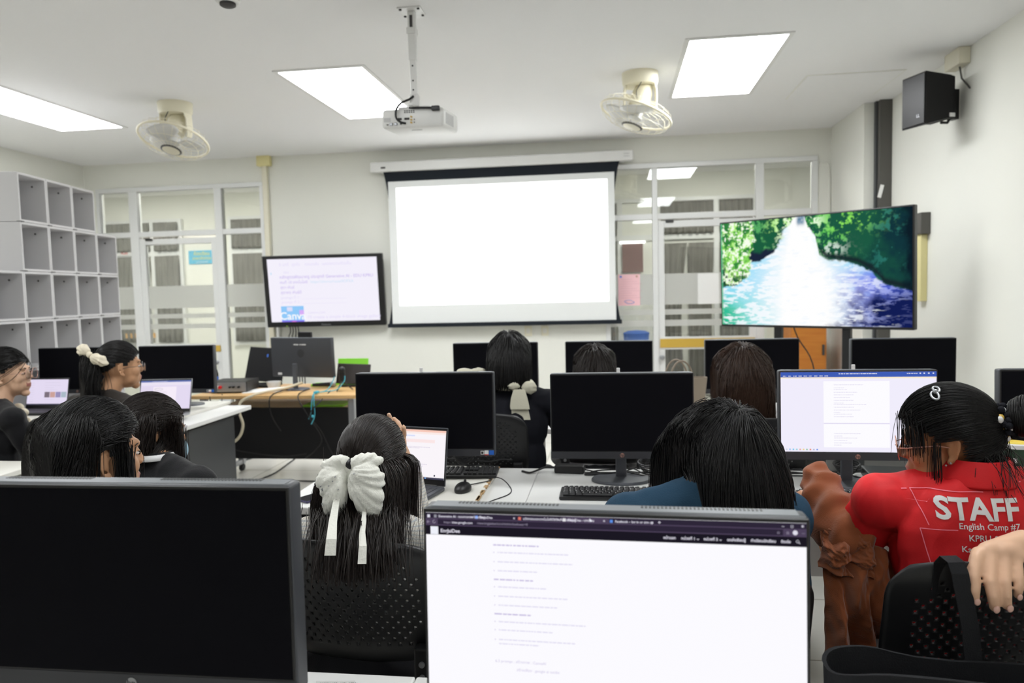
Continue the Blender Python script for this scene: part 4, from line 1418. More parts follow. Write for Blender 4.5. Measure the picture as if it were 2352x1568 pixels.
laptop((-3.86, 4.55, DZ + 0.022), 0.0, 'open laptop showing small pictures, beside the girl with glasses', 0.315, 0.215, 0.2, 'black', 'key', lav, c1)
laptop((-2.865, 4.36, DZ + 0.022), 0.13, 'open silver laptop showing a document, at the aisle end of the desk', 0.335, 0.225, 0.27, 'silver', 'key', lav, c2)
l3 = laptop((-0.795, 2.70, DZ + 0.022), -0.24, 'open laptop with a pinkish page in front of the girl in tweed', 0.335, 0.225, 0.18, 'stand', 'shell', pnk, c3)
mb = MB()
hp_badge(mb, 0, -0.0015, 0.0125, 0.0055, 'silver', 'black')
mb.build('maker_badge', [c for c in l3.children if c.name.startswith('lid')][0])
mb = MB().bx(0.10, 0.125, -0.20, -0.185, 0.0166, 0.0172, 'cloth_red')
mb.bx(-0.13, -0.11, -0.2, -0.185, 0.0166, 0.0172, 'silver')
mb.build('sticker', l3)

# ---------------------------------------------------------------- keyboards, mouse, small desk things
def keyboard(loc, rz, label):
    t = thing('keyboard', label, 'keyboard', loc, rz)
    MB().box((0, 0, 0.009), (0.435, 0.13, 0.014), 'black', rot=(0.03, 0, 0), bev=0.005).build('case', t, smooth=35)
    mb = MB()
    rows = [(0.048, 15), (0.026, 14), (0.008, 14), (-0.010, 13), (-0.028, 12), (-0.046, 8)]
    for y, n in rows:
        x = -0.207
        for k in range(n):
            w_ = 0.282 / n
            if n == 8 and k == 3:
                ww = 0.11
            elif n == 8:
                ww = 0.0245
            else:
                ww = w_
            mb.box((x + ww / 2, y, 0.019 + y * 0.03), (ww - 0.0025, 0.0155, 0.007), 'key', bev=0.002, seg=1)
            x += ww
    for bx0, cols in ((0.085, 3), (0.146, 4)):
        for y, _ in rows:
            if bx0 == 0.085 and y in (-0.010,):
                continue
            for k in range(cols):
                mb.box((bx0 + 0.007 + k * 0.0185, y, 0.019 + y * 0.03), (0.016, 0.0155, 0.007), 'key', bev=0.002, seg=1)
    kk = mb.build('keys', t)
    mb = MB()
    rk = random.Random(1)
    for y, n in rows[:5]:
        for k in range(n):
            w_ = 0.282 / n
            mb.bx(-0.207 + k * w_ + 0.004, -0.207 + k * w_ + 0.0065, y - 0.002, y + 0.003, 0.0226 + y * 0.03, 0.0228 + y * 0.03, 'print_white')
    mb.build('key_lettering', t)
    return t


keyboard((0.012, 2.70, DZ), 0.0, 'black keyboard in front of the dark monitor, beside the teal sleeve')
keyboard((0.86, 2.69, DZ), -0.02, 'black keyboard half covered by the rust sleeve')
keyboard((-0.69, 2.90, DZ + 0.022), 0.06, 'black keyboard pushed behind the open laptop')
keyboard((1.62, 2.70, DZ), 0.0, 'black keyboard before the cut off monitor')
t = thing('computer_mouse', 'black mouse on the cream board beside the laptop', 'mouse', (-0.566, 2.665, DZ + 0.022), -0.15)
MB().ell((0, 0, 0.008), (0.03, 0.048, 0.026), 'black').build('shell', t, smooth=180)
MB().cyl((-0.003, 0.025, 0.031), (0.003, 0.025, 0.031), 0.007, 'rubber').build('wheel', t)
MB().tube([(0, 0.045, 0.01), (0.02, 0.1, 0.004), (0.06, 0.16, 0.004), (0.03, 0.2, 0.004), (0.09, 0.19, 0.004), (0.14, 0.15, -0.02), (0.16, 0.06, -0.02), (0.12, -0.05, -0.02), (0.13, -0.12, -0.02)], 0.0022, 'cable', seg=6).build('cable', t, smooth=60)
t = thing('power_adapter', 'black power brick on the desk edge beside the dark monitor', 'adapter', (-0.19, 3.05, DZ), -0.1)
MB().box((0, 0, 0.017), (0.125, 0.055, 0.033), 'black', bev=0.006).build('brick', t)
MB().tube([(-0.062, 0, 0.02), (-0.1, 0.0, 0.02), (-0.13, -0.02, 0.012), (-0.16, -0.05, 0.006), (-0.2, -0.02, 0.004)], 0.0045, 'cable', seg=6).build('mains_lead', t, smooth=60)
MB().tube([(0.062, 0, 0.015), (0.12, 0.0, 0.005), (0.18, -0.02, 0.004), (0.2, 0.03, 0.004)], 0.003, 'cable', seg=6).build('output_lead', t, smooth=60)
# tangled leads behind the monitors
def tangle(loc, label, seed, n, spread, ztop=0.02):
    t = thing('cable_bundle', label, 'cables', loc)
    r = random.Random(seed)
    mb = MB()
    for k in range(n):
        x, y = -spread * 0.8, (r.random() - 0.5) * 0.05
        pts = []
        for i in range(9):
            pts.append((x, y, 0.004 + ztop * r.random() * (1 if 0 < i < 8 else 0.2)))
            x += spread * 0.2 * (0.6 + 0.8 * r.random())
            y += (r.random() - 0.5) * 0.08
        sm = []
        for i in range(len(pts) - 1):
            for q in range(4):
                u = q / 4
                p0, p1, p2, p3 = pts[max(i - 1, 0)], pts[i], pts[i + 1], pts[min(i + 2, len(pts) - 1)]
                sm.append(tuple(0.5 * (2 * p1[d] + (p2[d] - p0[d]) * u + (2 * p0[d] - 5 * p1[d] + 4 * p2[d] - p3[d]) * u * u + (3 * p1[d] - p0[d] - 3 * p2[d] + p3[d]) * u ** 3) for d in range(3)))
        mb.tube([(a, b, max(0.0035, c)) for a, b, c in sm], 0.003, 'cable', seg=5)
    mb.build('lead', t, smooth=60)
    mb = MB()
    for k in range(4):
        a = 0.035 + 0.005 * k
        mb.tube([(a * math.cos(q) - 0.02, 0.04 + 0.025 * math.sin(q), 0.02 + 0.008 * k + 0.012 * math.sin(q)) for q in np.linspace(0, 2 * PI, 18, endpoint=False)], 0.0035, 'cable', seg=5, closed=True)
    mb.build('coil', t, smooth=60)
    return t


tangle((0.16, 3.02, DZ), 'black leads tangled behind the monitor beside the teal shirt', 1, 5, 0.36)
tangle((0.93, 3.02, DZ), 'black leads coiled behind the lit monitor before the red shirt', 2, 4, 0.36)
tangle((-0.63, 3.06, DZ + 0.022), 'black leads coiled behind the laptop and the dark monitor', 3, 2, 0.2)
t = thing('mini_computer', 'small black box on the desk beyond the red collar', 'computer', (1.06, 2.99, DZ), -0.1)
MB().box((0, 0, 0.018), (0.2, 0.15, 0.035), 'black', bev=0.005).build('case', t)
MB().bx(-0.09, 0.09, -0.0765, -0.075, 0.012, 0.024, 'shell').build('front_strip', t)
t = thing('snack_can', 'dark green cardboard tube with yellow lid on the desk beyond the hair bun', 'can', (1.265, 2.53, DZ))
MB().lathe([(0.0, 0.0), (0.041, 0.0), (0.041, 0.228), (0.0, 0.228)], 'can_green', seg=36, cap=False).build('tube', t, smooth=40)
MB().lathe([(0.0425, 0.226), (0.0425, 0.238), (0.039, 0.242)], 'print_white', seg=36, cap=False).build('rim', t, smooth=40)
MB().lathe([(0.039, 0.242), (0.036, 0.236), (0.0, 0.236)], 'can_yellow', seg=36, cap=False).build('lid', t, smooth=40)
mb = MB()
for z in (0.19, 0.165, 0.138):
    for a in (-2.05, -2.5):
        c_, s_ = 0.0414 * math.cos(a), 0.0414 * math.sin(a)
        mb.box((c_, s_, z), (0.014, 0.0012, 0.015), 'print_white', rot=(0, 0, a + PI / 2), bev=0.0005, seg=1)
for a, z in ((-1.2, 0.17), (-1.15, 0.155)):
    mb.ell((0.0412 * math.cos(a), 0.0412 * math.sin(a), z), (0.006, 0.002, 0.006), 'chip', nu=12, nv=8)
mb.ell((0.0412 * math.cos(-1.1), 0.0412 * math.sin(-1.1), 0.2), (0.004, 0.002, 0.005), 'blue', nu=12, nv=8)
mb.build('printed_picture', t)
t = thing('spiral_notebook', 'spiral bound notebook on the desk beside the green tube', 'notebook', (1.43, 2.57, DZ), 0.2)
MB().box((0, 0, 0.008), (0.16, 0.21, 0.014), 'shelf_dark', bev=0.002).build('cover', t)
mb = MB()
for k in range(16):
    mb.tube([(-0.08 + 0.008 * math.cos(q), -0.095 + k * 0.0127, 0.012 + 0.01 * math.sin(q)) for q in np.linspace(0, 2 * PI, 10, endpoint=False)], 0.0012, 'silver', seg=4, closed=True)
mb.build('spiral', t)
t = thing('handbag', 'taupe handbag with two arched handles standing on the far desk', 'handbag', (0.36, 4.25, DZ), 0.3)
vs, fs = [], []
for k, (z, a, b) in enumerate(((0.0, 0.13, 0.06), (0.02, 0.14, 0.065), (0.15, 0.15, 0.055), (0.25, 0.165, 0.04), (0.25, 0.16, 0.035), (0.05, 0.13, 0.05))):
    for i in range(24):
        th = 2 * PI * i / 24
        sg = lambda q: math.copysign(abs(q) ** 0.5, q)
        vs.append((a * sg(math.cos(th)), b * sg(math.sin(th)), z))
for k in range(5):
    for i in range(24):
        j = (i + 1) % 24
        fs.append((k * 24 + i, k * 24 + j, (k + 1) * 24 + j, (k + 1) * 24 + i))
fs.append(tuple(range(24))[::-1])
fs.append(tuple(range(120, 144)))
MB().add(vs, fs, 'bag_tan').build('body', t, smooth=40)
for sy in (-1, 1):
    MB().tube([(0.07 * math.cos(q), sy * 0.04, 0.22 + 0.13 * math.sin(q)) for q in np.linspace(0, PI, 16)], 0.005, 'bag_tan', seg=8).build('handle', t, smooth=60)
# papers and phone beside the tweed jacket
t = tag(MB().box((0, 0, 0.001), (0.15, 0.21, 0.002), 'paper').build('paper_sheet', None, loc=(-1.08, 2.74, DZ)), 'white sheet of paper on the desk beside the tweed shoulder', 'paper')
t = thing('smartphone', 'dark purple phone lying on the desk edge beside the tweed shoulder', 'phone', (-1.12, 2.63, DZ), -0.5)
MB().box((0, 0, 0.0045), (0.075, 0.16, 0.008), mat('phone_purple', srgb(50, 44, 84), 0.25), bev=0.003).build('case', t)
MB().bx(-0.034, 0.034, -0.076, 0.076, 0.0085, 0.009, 'dark_screen').build('screen', t)
# lead with a white label on the closest desk
t = thing('power_lead', 'thick black lead with a white printed label on the closest desk', 'cable', (-0.55, 1.30, DZ))
MB().tube([(-0.2, -0.06, 0.012), (-0.12, -0.03, 0.012), (-0.03, 0.0, 0.014), (0.05, 0.01, 0.016), (0.12, 0.0, 0.012), (0.17, -0.05, 0.008), (0.19, -0.12, 0.008)], 0.0055, 'cable', seg=10).build('lead', t, smooth=60)
mb = MB()
for k in range(5):
    mb.cyl((-0.115 + k * 0.012, -0.028 + k * 0.004, 0.012), (-0.109 + k * 0.012, -0.026 + k * 0.004, 0.012), 0.008, 'cable', seg=12)
mb.build('strain_relief', t)
mb = MB().box((0.015, 0.001, 0.018), (0.075, 0.003, 0.02), 'paper', rot=(-0.5, 0, 0.12))
ob = mb.build('label_tag', t)
mb = MB()
text_on(mb, [('203094-13E', -0.03, 0.002, 0.007, 'LEFT', 0), ('HP1 A024', 0.01, 0.002, 0.007, 'LEFT', 0)], -0.0018, 'shelf_dark')
dashes(mb, -0.03, -0.007, 0.062, 0.004, -0.0016, 'shelf_dark', random.Random(4))
l = mb.build('label_lettering', ob)
l.location = (0.015, 0.001, 0.018)
l.rotation_euler = (-0.5, 0, 0.12)

# ---------------------------------------------------------------- on and around the teacher's desk
TZ = 0.745
t = thing('amplifier', 'black amplifier box with red and white plugs on the wooden desk', 'amplifier', (-3.06, 5.62, TZ), 0.1)
MB().box((0, 0, 0.05), (0.3, 0.26, 0.085), 'black', bev=0.004).build('case', t)
mb = MB().bx(-0.145, 0.145, -0.133, -0.130, 0.012, 0.088, 'silver')
mb.build('rear_panel', t)
mb = MB()
for x, m in ((-0.08, 'print_white'), (-0.06, 'cloth_red'), (0.02, 'black'), (0.05, 'black'), (0.09, 'black'), (-0.12, 'black')):
    mb.cyl((x, -0.132, 0.05), (x, -0.155, 0.05), 0.012 if m != 'black' else 0.008, m, seg=12)
mb.build('socket', t, smooth=40)
for sx in (-0.1, 0.1):
    MB().cyl((sx, -0.08, 0), (sx, -0.08, 0.008), 0.012, 'rubber').build('foot', t)
t = thing('folding_case', 'black folding case propped open behind the amplifier', 'case', (-3.02, 5.93, TZ), -0.1)
MB().box((0, 0, 0.01), (0.34, 0.22, 0.018), 'black', bev=0.004).build('base', t)
MB().box((0, 0.14, 0.17), (0.36, 0.012, 0.30), 'black_matte', rot=(-0.3, 0.06, 0), bev=0.004).build('lid', t)
MB().box((0.03, 0.125, 0.25), (0.012, 0.004, 0.025), 'blue', rot=(-0.3, 0, 0)).build('badge', t)
t = thing('paper_stack', 'white papers hanging over the front edge of the wooden desk', 'papers', (-2.80, 5.60, TZ), 0.25)
MB().box((0, 0, 0.003), (0.3, 0.21, 0.005), 'paper').build('sheet', t)
MB().box((0.04, 0.05, 0.007), (0.3, 0.21, 0.003), 'paper', rot=(0, 0, 0.3)).build('sheet', t)
t = thing('green_folder', 'bright green folder standing against the wall behind the tablet', 'folder', (-2.20, 6.02, TZ), -0.05)
MB().box((0, 0, 0.11), (0.27, 0.012, 0.22), 'green', rot=(-0.12, 0, 0), bev=0.002).build('cover', t)
t = thing('green_folder', 'bright green folder lying on the shelf under the wooden desktop', 'folder', (-2.28, 5.64, 0.628), 0.02)
MB().box((0, 0, 0.008), (0.33, 0.24, 0.015), 'green', bev=0.002).build('cover', t)
t = thing('green_folder', 'flat green folder on the wooden desk behind the monitor stand', 'folder', (-2.42, 5.93, TZ), 0.0)
MB().box((0, 0, 0.01), (0.2, 0.12, 0.018), 'green', bev=0.002).build('cover', t)
t = thing('tablet_stand', 'black tablet tilted on a stand behind the table microphone', 'tablet', (-2.14, 5.86, TZ), 0.05)
MB().box((0, 0.0, 0.105), (0.28, 0.01, 0.17), mat('brown_black', srgb(38, 32, 30), 0.4), rot=(-0.3, 0.05, 0), bev=0.004).build('tablet', t)
MB().box((0, 0.05, 0.01), (0.2, 0.16, 0.018), 'black', bev=0.004).build('base', t)
t = thing('microphone', 'black table microphone with teal cable on the wooden desk', 'microphone', (-2.14, 5.60, TZ))
MB().ell((0, 0, 0.165), (0.026, 0.026, 0.03), 'black').build('head', t, smooth=180)
MB().cyl((0, 0, 0.08), (0, 0, 0.15), 0.022, 'black', r1=0.026).build('body', t, smooth=40)
mb = MB()
for k in range(3):
    a = 2 * PI * k / 3 + 0.3
    mb.tube([(0, 0, 0.09), (0.035 * math.cos(a), 0.035 * math.sin(a), 0.05), (0.08 * math.cos(a), 0.08 * math.sin(a), 0.006)], 0.005, 'black', seg=8)
mb.build('tripod', t, smooth=60)
t = thing('earphones', 'teal earphones draped over the microphone and hanging off the desk', 'earphones', (-2.16, 5.60, TZ))
for p in ([(-0.03, -0.03, 0.12), (-0.05, -0.05, 0.06), (-0.08, -0.1, 0.015), (-0.12, -0.2, 0.012), (-0.125, -0.245, 0.0), (-0.13, -0.262, -0.06), (-0.14, -0.262, -0.14), (-0.16, -0.262, -0.18)],
          [(0.05, -0.02, 0.12), (0.05, -0.04, 0.08), (0.0, -0.08, 0.02), (-0.08, -0.16, 0.015), (-0.12, -0.22, 0.012), (-0.115, -0.256, -0.04), (-0.11, -0.262, -0.15), (-0.14, -0.262, -0.22)]):
    MB().tube(p, 0.004, 'cable_teal', seg=6).build('lead', t, smooth=60)
MB().box((-0.12, -0.19, 0.015), (0.03, 0.05, 0.02), 'cable_teal', bev=0.005).build('splitter', t)
MB().ell((-0.125, -0.264, -0.16), (0.012, 0.01, 0.012), 'cable_teal').build('earbud', t, smooth=180)
t = thing('handheld_microphone', 'grey ball microphone lying on the wooden desk behind the monitor base', 'microphone', (-2.36, 5.83, TZ), 0.1)
MB().ell((0.05, 0, 0.026), (0.026, 0.026, 0.026), 'silver').build('head', t, smooth=180)
MB().cyl((-0.12, 0, 0.022), (0.035, 0, 0.024), 0.012, 'black', r1=0.018).build('handle', t, smooth=40)
t = thing('plastic_tub', 'small clear tub with white contents beside the monitor on the wooden desk', 'tub', (-2.83, 5.84, TZ))
MB().lathe([(0.0, 0), (0.05, 0), (0.06, 0.05), (0.056, 0.05), (0.045, 0.006), (0, 0.006)], 'white_plastic', seg=24, cap=False).build('bowl', t, smooth=40)
t = thing('water_bottle', 'clear water bottle with blue label beside the dark monitor at the aisle', 'bottle', (-3.29, 5.72, TZ))
MB().lathe([(0.0, 0), (0.03, 0), (0.032, 0.01), (0.032, 0.13), (0.026, 0.16), (0.012, 0.185), (0.012, 0.2), (0, 0.2)], 'bottle', seg=24, cap=False).build('body', t, smooth=40)
MB().lathe([(0.0325, 0.06), (0.0325, 0.11)], 'blue', seg=24, cap=False).build('label_band', t, smooth=40)
MB().lathe([(0.0135, 0.195), (0.0135, 0.215), (0, 0.215)], 'print_white', seg=20, cap=False).build('cap', t, smooth=40)
# desk leads
t = thing('network_cable', 'thick beige cable looping down in front of the black desk panel', 'cable', (-2.5, 5.45, 0))
MB().tube([(-0.02, 0.25, 0.80), (-0.10, 0.1, 0.775), (-0.24, -0.06, 0.755), (-0.36, -0.115, 0.70), (-0.37, -0.13, 0.62), (-0.34, -0.14, 0.52), (-0.38, -0.15, 0.42), (-0.50, -0.15, 0.36), (-0.62, -0.15, 0.38), (-0.74, -0.12, 0.44)], 0.011, 'cable_beige', seg=10).build('lead', t, smooth=60)
t = thing('cable_bundle', 'thin black leads trailing down the black desk panel', 'cables', (-2.5, 5.40, 0))
mb = MB()
for p in ([(-0.1, 0.2, 0.76), (-0.12, -0.06, 0.74), (-0.11, -0.08, 0.6), (-0.1, 0.05, 0.45)], [(0.08, 0.2, 0.76), (0.1, -0.06, 0.74), (0.18, -0.08, 0.6), (0.24, 0.03, 0.4), (0.18, 0.03, 0.3), (0.1, 0.03, 0.24)], [(0.3, 0.1, 0.76), (0.28, -0.06, 0.7), (0.2, -0.08, 0.6), (0.24, 0.03, 0.45), (0.3, 0.05, 0.3), (0.36, 0.05, 0.2), (0.34, 0.05, 0.03)], [(-0.55, 0.0, 0.75), (-0.52, -0.06, 0.7), (-0.5, -0.08, 0.65), (-0.48, 0.0, 0.6)], [(-0.62, -0.06, 0.74), (-0.6, -0.08, 0.68), (-0.62, 0.0, 0.63)],
          [(-0.7, -0.05, 0.45), (-0.6, -0.05, 0.36), (-0.4, 0.05, 0.28), (-0.1, 0.05, 0.25), (0.1, 0.05, 0.27)]):
    mb.tube(p, 0.0045, 'cable', seg=6)
mb.build('lead', t, smooth=60)
t = thing('floor_cable', 'black cable snaking over the tiles by the wooden desk', 'cable', (-2.6, 5.3, 0))
MB().tube([(-0.35, 1.2, 0.005), (-0.28, 0.6, 0.005), (-0.3, 0.35, 0.005), (-0.2, 0.33, 0.005), (-0.02, 0.36, 0.005), (0.02, 0.28, 0.005), (-0.04, 0.22, 0.005), (0.0, 0.3, 0.012), (0.2, 0.33, 0.005), (0.5, 0.3, 0.005), (0.62, 0.6, 0.005)], 0.006, 'cable', seg=6).build('lead', t, smooth=60)
t = thing('floor_cable', 'grey taped cable running across the floor near the wooden desk', 'cable', (-3.3, 6.3, 0))
MB().tube([(-0.3, -0.5, 0.004), (0.0, 0.3, 0.004), (0.25, 0.9, 0.004)], 0.008, 'desk_grey', seg=6).build('lead', t)
mb = MB()
for y in (0.1, 0.5):
    mb.box((0.0 + y * 0.4, y + 0.15, 0.008), (0.16, 0.03, 0.004), 'blue', rot=(0, 0, 0.4))
mb.build('blue_tape', t)

# ---------------------------------------------------------------- big river screen
def river_colors(nx, ny):
    """a shallow river running into the light between two leafy banks"""
    u, v = np.meshgrid(np.linspace(0, 1, nx), np.linspace(0, 1, ny))
    t = 1 - v
    X, Y = u * 1.78, v
    big = fbm(X * 5, Y * 5, 11) - 0.5
    mid = fbm(X * 14, Y * 14, 2) - 0.5
    fin = fbm(X * 34, Y * 34, 5) - 0.5
    vfin = fbm(X * 60, Y * 60, 8) - 0.5
    rip = fbm(X * 9, Y * 42, 3) - 0.5
    rip2 = fbm(X * 22, Y * 70, 4) - 0.5
    sm = lambda a, b, x: np.clip((x - a) / (b - a), 0, 1) ** 2 * (3 - 2 * np.clip((x - a) / (b - a), 0, 1))
    full = lambda c: np.broadcast_to(np.array(c, float), u.shape + (3,)).copy()
    mx = lambda a, b, k: a * (1 - np.clip(k, 0, 1)[..., None]) + np.broadcast_to(np.array(b, float), a.shape) * np.clip(k, 0, 1)[..., None]
    jit = big * 0.05 + mid * 0.06 + fin * 0.05
    # water
    w = full((0.30, 0.72, 0.95))
    w = mx(w, (0.10, 0.70, 0.62), sm(0.45, 0.05, u) * sm(0.55, 0.95, t))
    w = mx(w, (0.02, 0.50, 0.28), sm(0.22, 0.0, u) * sm(0.66, 0.9, t + big * 0.3))
    w = mx(w, (0.10, 0.16, 0.85), sm(0.54, 0.80, u + mid * 0.2) * sm(0.4, 0.6, t))
    foam = sm(0.0, 0.12, rip + rip2 * 0.7 + 0.03)
    w = mx(w, (0.88, 0.95, 1.0), foam * (0.85 - 0.62 * sm(0.55, 0.85, u)))
    cx = 0.46 + 0.05 * (t > 0.3) * (t - 0.3)
    wid = 0.095 + 0.15 * sm(0.0, 0.75, t)
    w = mx(w, (1, 1, 1), 1.25 * np.exp(-(((u - cx) / wid) ** 2)) + 0.25 * rip2)
    dk = sm(0.66, 1.0, u + 0.25 * (t - 0.6) + mid * 0.25) * sm(0.48, 0.85, t)
    w = mx(w, (0.006, 0.012, 0.09), dk * 1.25 - foam * 0.35)
    w = mx(w, (0.9, 0.95, 1.0), sm(0.16, 0.24, rip + mid * 0.6) * sm(1.02, 0.75, u) * 0.7)
    out = w
    # right bank
    rb = np.interp(u, [0.485, 0.5, 0.54, 0.56, 0.60, 0.66, 0.75, 0.82, 0.88, 1.0], [0.0, 0.09, 0.18, 0.34, 0.40, 0.42, 0.455, 0.52, 0.64, 0.70])
    right = sm(0.012, -0.012, t - rb - jit * 0.55) * (u > 0.48 + jit * 0.3)
    f = full((0.012, 0.10, 0.055))
    f = mx(f, (0.006, 0.035, 0.045), sm(0.75, 1.0, u + big * 0.4))
    leaf = mid * 0.5 + fin * 0.6 + big * 0.3
    f = mx(f, (0.10, 0.52, 0.10), sm(0.0, 0.14, leaf + 0.25 * sm(0.95, 0.5, u) - 0.18) * sm(0.92, 0.6, u) * sm(0.45, 0.2, t))
    f = mx(f, (0.30, 0.85, 0.12), sm(0.02, 0.12, leaf) * np.exp(-(((u - 0.70) / 0.13) ** 2 + ((t - 0.08) / 0.10) ** 2)))
    f = mx(f, (0.80, 0.95, 0.72), sm(-0.02, 0.12, fin + vfin * 0.5 + mid * 0.3) * np.exp(-(((u - 0.53) / 0.05) ** 2 + ((t - 0.06) / 0.09) ** 2)) * 1.2)
    f = mx(f, (0.62, 0.74, 0.66), sm(-0.02, 0.14, fin + vfin * 0.6) * np.exp(-(((u - 0.62) / 0.07) ** 2 + ((t - 0.31) / 0.07) ** 2)) * 1.1)
    f = mx(f, (0.03, 0.22, 0.18), sm(0.05, 0.2, mid + fin * 0.5) * sm(0.75, 0.9, u) * 0.7)
    f = mx(f, (0.01, 0.02, 0.025), np.exp(-(((t - rb + 0.035) / 0.03) ** 2)) * sm(0.54, 0.58, u) * 0.95)
    f = mx(f, (0.004, 0.012, 0.02), sm(0.93, 1.0, u + mid * 0.1))
    out = out * (1 - right[..., None]) + f * right[..., None]
    # middle tree on the far side of the left bank
    rbd = np.interp(t, [0, 0.05, 0.10, 0.18, 0.26, 0.32, 0.38], [0.43, 0.41, 0.375, 0.365, 0.34, 0.30, 0.24])
    tree = sm(0.008, -0.008, u - rbd - jit * 0.5) * sm(0.395, 0.375, t - jit * 0.3)
    f = full((0.012, 0.11, 0.05))
    f = mx(f, (0.10, 0.42, 0.13), sm(-0.02, 0.14, leaf))
    f = mx(f, (0.45, 0.85, 0.25), sm(-0.06, 0.10, fin + mid * 0.6) * sm(0.24, 0.34, u) * sm(0.24, 0.10, t))
    f = mx(f, (0.88, 0.98, 0.78), sm(0.0, 0.12, fin + vfin * 0.6) * sm(0.29, 0.40, u) * 0.9)
    f = mx(f, (0.012, 0.02, 0.045), sm(0.26, 0.31, t + jit))
    out = out * (1 - tree[..., None]) + f * tree[..., None]
    # bright bush on the left bank
    rbd = np.interp(t, [0, 0.1, 0.2, 0.26, 0.34, 0.45, 0.55, 0.63], [0.18, 0.20, 0.215, 0.20, 0.165, 0.175, 0.15, 0.09])
    bush = sm(0.006, -0.006, u - rbd - jit * 0.55) * sm(0.635, 0.615, t - jit * 0.6)
    f = full((0.03, 0.22, 0.05))
    f = mx(f, (0.22, 0.66, 0.10), sm(-0.16, 0.02, leaf))
    f = mx(f, (0.50, 0.90, 0.25), sm(-0.05, 0.10, fin * 0.8 + mid * 0.5))
    f = mx(f, (0.93, 1.0, 0.85), sm(0.03, 0.13, fin * 0.7 + vfin * 0.8))
    f = mx(f, (0.012, 0.07, 0.03), sm(0.42, 0.60, t + jit + 0.12 * sm(0.06, 0, u)) * sm(0.14, -0.02, fin))
    out = out * (1 - bush[..., None]) + f * bush[..., None]
    far = np.exp(-(((u - 0.465) / 0.022) ** 4 + (t / 0.075) ** 4))
    out = mx(out, (0.03, 0.16, 0.30), far * (0.9 + fin))
    out = mx(out, (0.10, 0.50, 0.25), sm(0.016, 0.0, u))
    return np.clip(out, 0, 1)


Wt, Ht = 1.45, 0.83
t = thing('display_screen', 'big thin screen on a floor stand showing a river between green trees', 'screen', (1.404, 5.672, 0), math.radians(-39.6))
hd = bpy.data.objects.new('screen_head', None)
COL.objects.link(hd)
hd.parent = t
hd.location = (0, 0, 2.007)
hd.rotation_euler = (0.03, 0, 0)
MB().box((0, 0.03, -Ht / 2), (Wt, 0.055, Ht), 'black', bev=0.006).build('housing', hd)
nx, ny = 400, 226
cc = river_colors(nx, ny)
xs, zs = np.linspace(-Wt / 2 + 0.012, Wt / 2 - 0.012, nx), np.linspace(-Ht + 0.018, -0.012, ny)
XX, ZZ = np.meshgrid(xs, zs)
vv = np.stack([XX, np.full_like(XX, 0.0005), ZZ], -1).reshape(-1, 3)
idx = np.arange(nx * ny).reshape(ny, nx)
qq = np.stack([idx[:-1, :-1], idx[:-1, 1:], idx[1:, 1:], idx[1:, :-1]], -1).reshape(-1, 4)
ob = mesh_np('display', vv, qq, [col_attr_emis('river_picture', 1.0)], hd, smooth=False)
at = ob.data.color_attributes.new('Col', 'FLOAT_COLOR', 'POINT')
at.data.foreach_set('color', np.concatenate([cc.reshape(-1, 3), np.ones((nx * ny, 1))], 1).astype(np.float32).ravel())
for sx in (-0.26, 0.26):
    MB().bx(sx - 0.03, sx + 0.03, 0.06, 0.10, 0.1, 1.9, 'black', bev=0.005).build('upright', t)
MB().bx(-0.35, 0.35, 0.055, 0.105, 1.5, 1.56, 'black').build('crossbar', t)
mb = MB()
for sx in (-0.26, 0.26):
    mb.bx(sx - 0.035, sx + 0.035, -0.32, 0.42, 0.07, 0.12, 'black', bev=0.005)
mb.bx(-0.26, 0.26, 0.05, 0.11, 0.075, 0.115, 'black')
mb.build('base', t)
for sx in (-0.26, 0.26):
    for yy in (-0.28, 0.38):
        MB().cyl((sx - 0.012, yy, 0.035), (sx + 0.012, yy, 0.035), 0.035, 'rubber', seg=16).build('caster', t)
MB().tube([(-0.2, 0.12, 1.3), (-0.15, 0.16, 1.1), (-0.05, 0.2, 0.9), (0.02, 0.18, 0.5), (0.05, 0.2, 0.1)], 0.005, 'cable', seg=6).build('cable', t, smooth=60)

# ---------------------------------------------------------------- the cube shelf: every cube unit a thing
SS = 0.345
def cube_unit(loc, rz, label):
    t = thing('cube_shelf_unit', label, 'shelf unit', loc, rz, 'white cube units of the stacked shelf')
    s, d, k = SS / 2 - 0.0015, 0.34, 0.016
    MB().bx(-d, 0, -s, -s + k, 0, 2 * s, 'shelf', bev=0.0015).build('side_panel', t)
    MB().bx(-d, 0, s - k, s, 0, 2 * s, 'shelf', bev=0.0015).build('side_panel', t)
    MB().bx(-d, 0, -s + k, s - k, 2 * s - k, 2 * s, 'shelf').build('top_panel', t)
    MB().bx(-d, 0, -s + k, s - k, 0, k, 'shelf').build('bottom_panel', t)
    MB().bx(-d, -d + 0.008, -s + k, s - k, k, 2 * s - k, 'shelf').build('back_panel', t)
    mb = MB()
    for yy in (-s + k + 0.05, s - k - 0.05):
        mb.cyl((-d + 0.07, yy if yy > 0 else yy, 2 * s - k - 0.001), (-d + 0.07, yy, 2 * s - k - 0.006), 0.006, 'shelf_dark', seg=8)
    mb.cyl((-0.09, s - k, 2 * s - 0.06), (-0.09, s - k - 0.003, 2 * s - 0.06), 0.007, 'shelf_dark', seg=10)
    mb.build('cam_bolt', t)
    mb = MB().box((-0.01, -s + 0.02, 0.0), (0.03, 0.04, 0.006), 'shelf_dark')
    mb.build('clip', t)
    return t


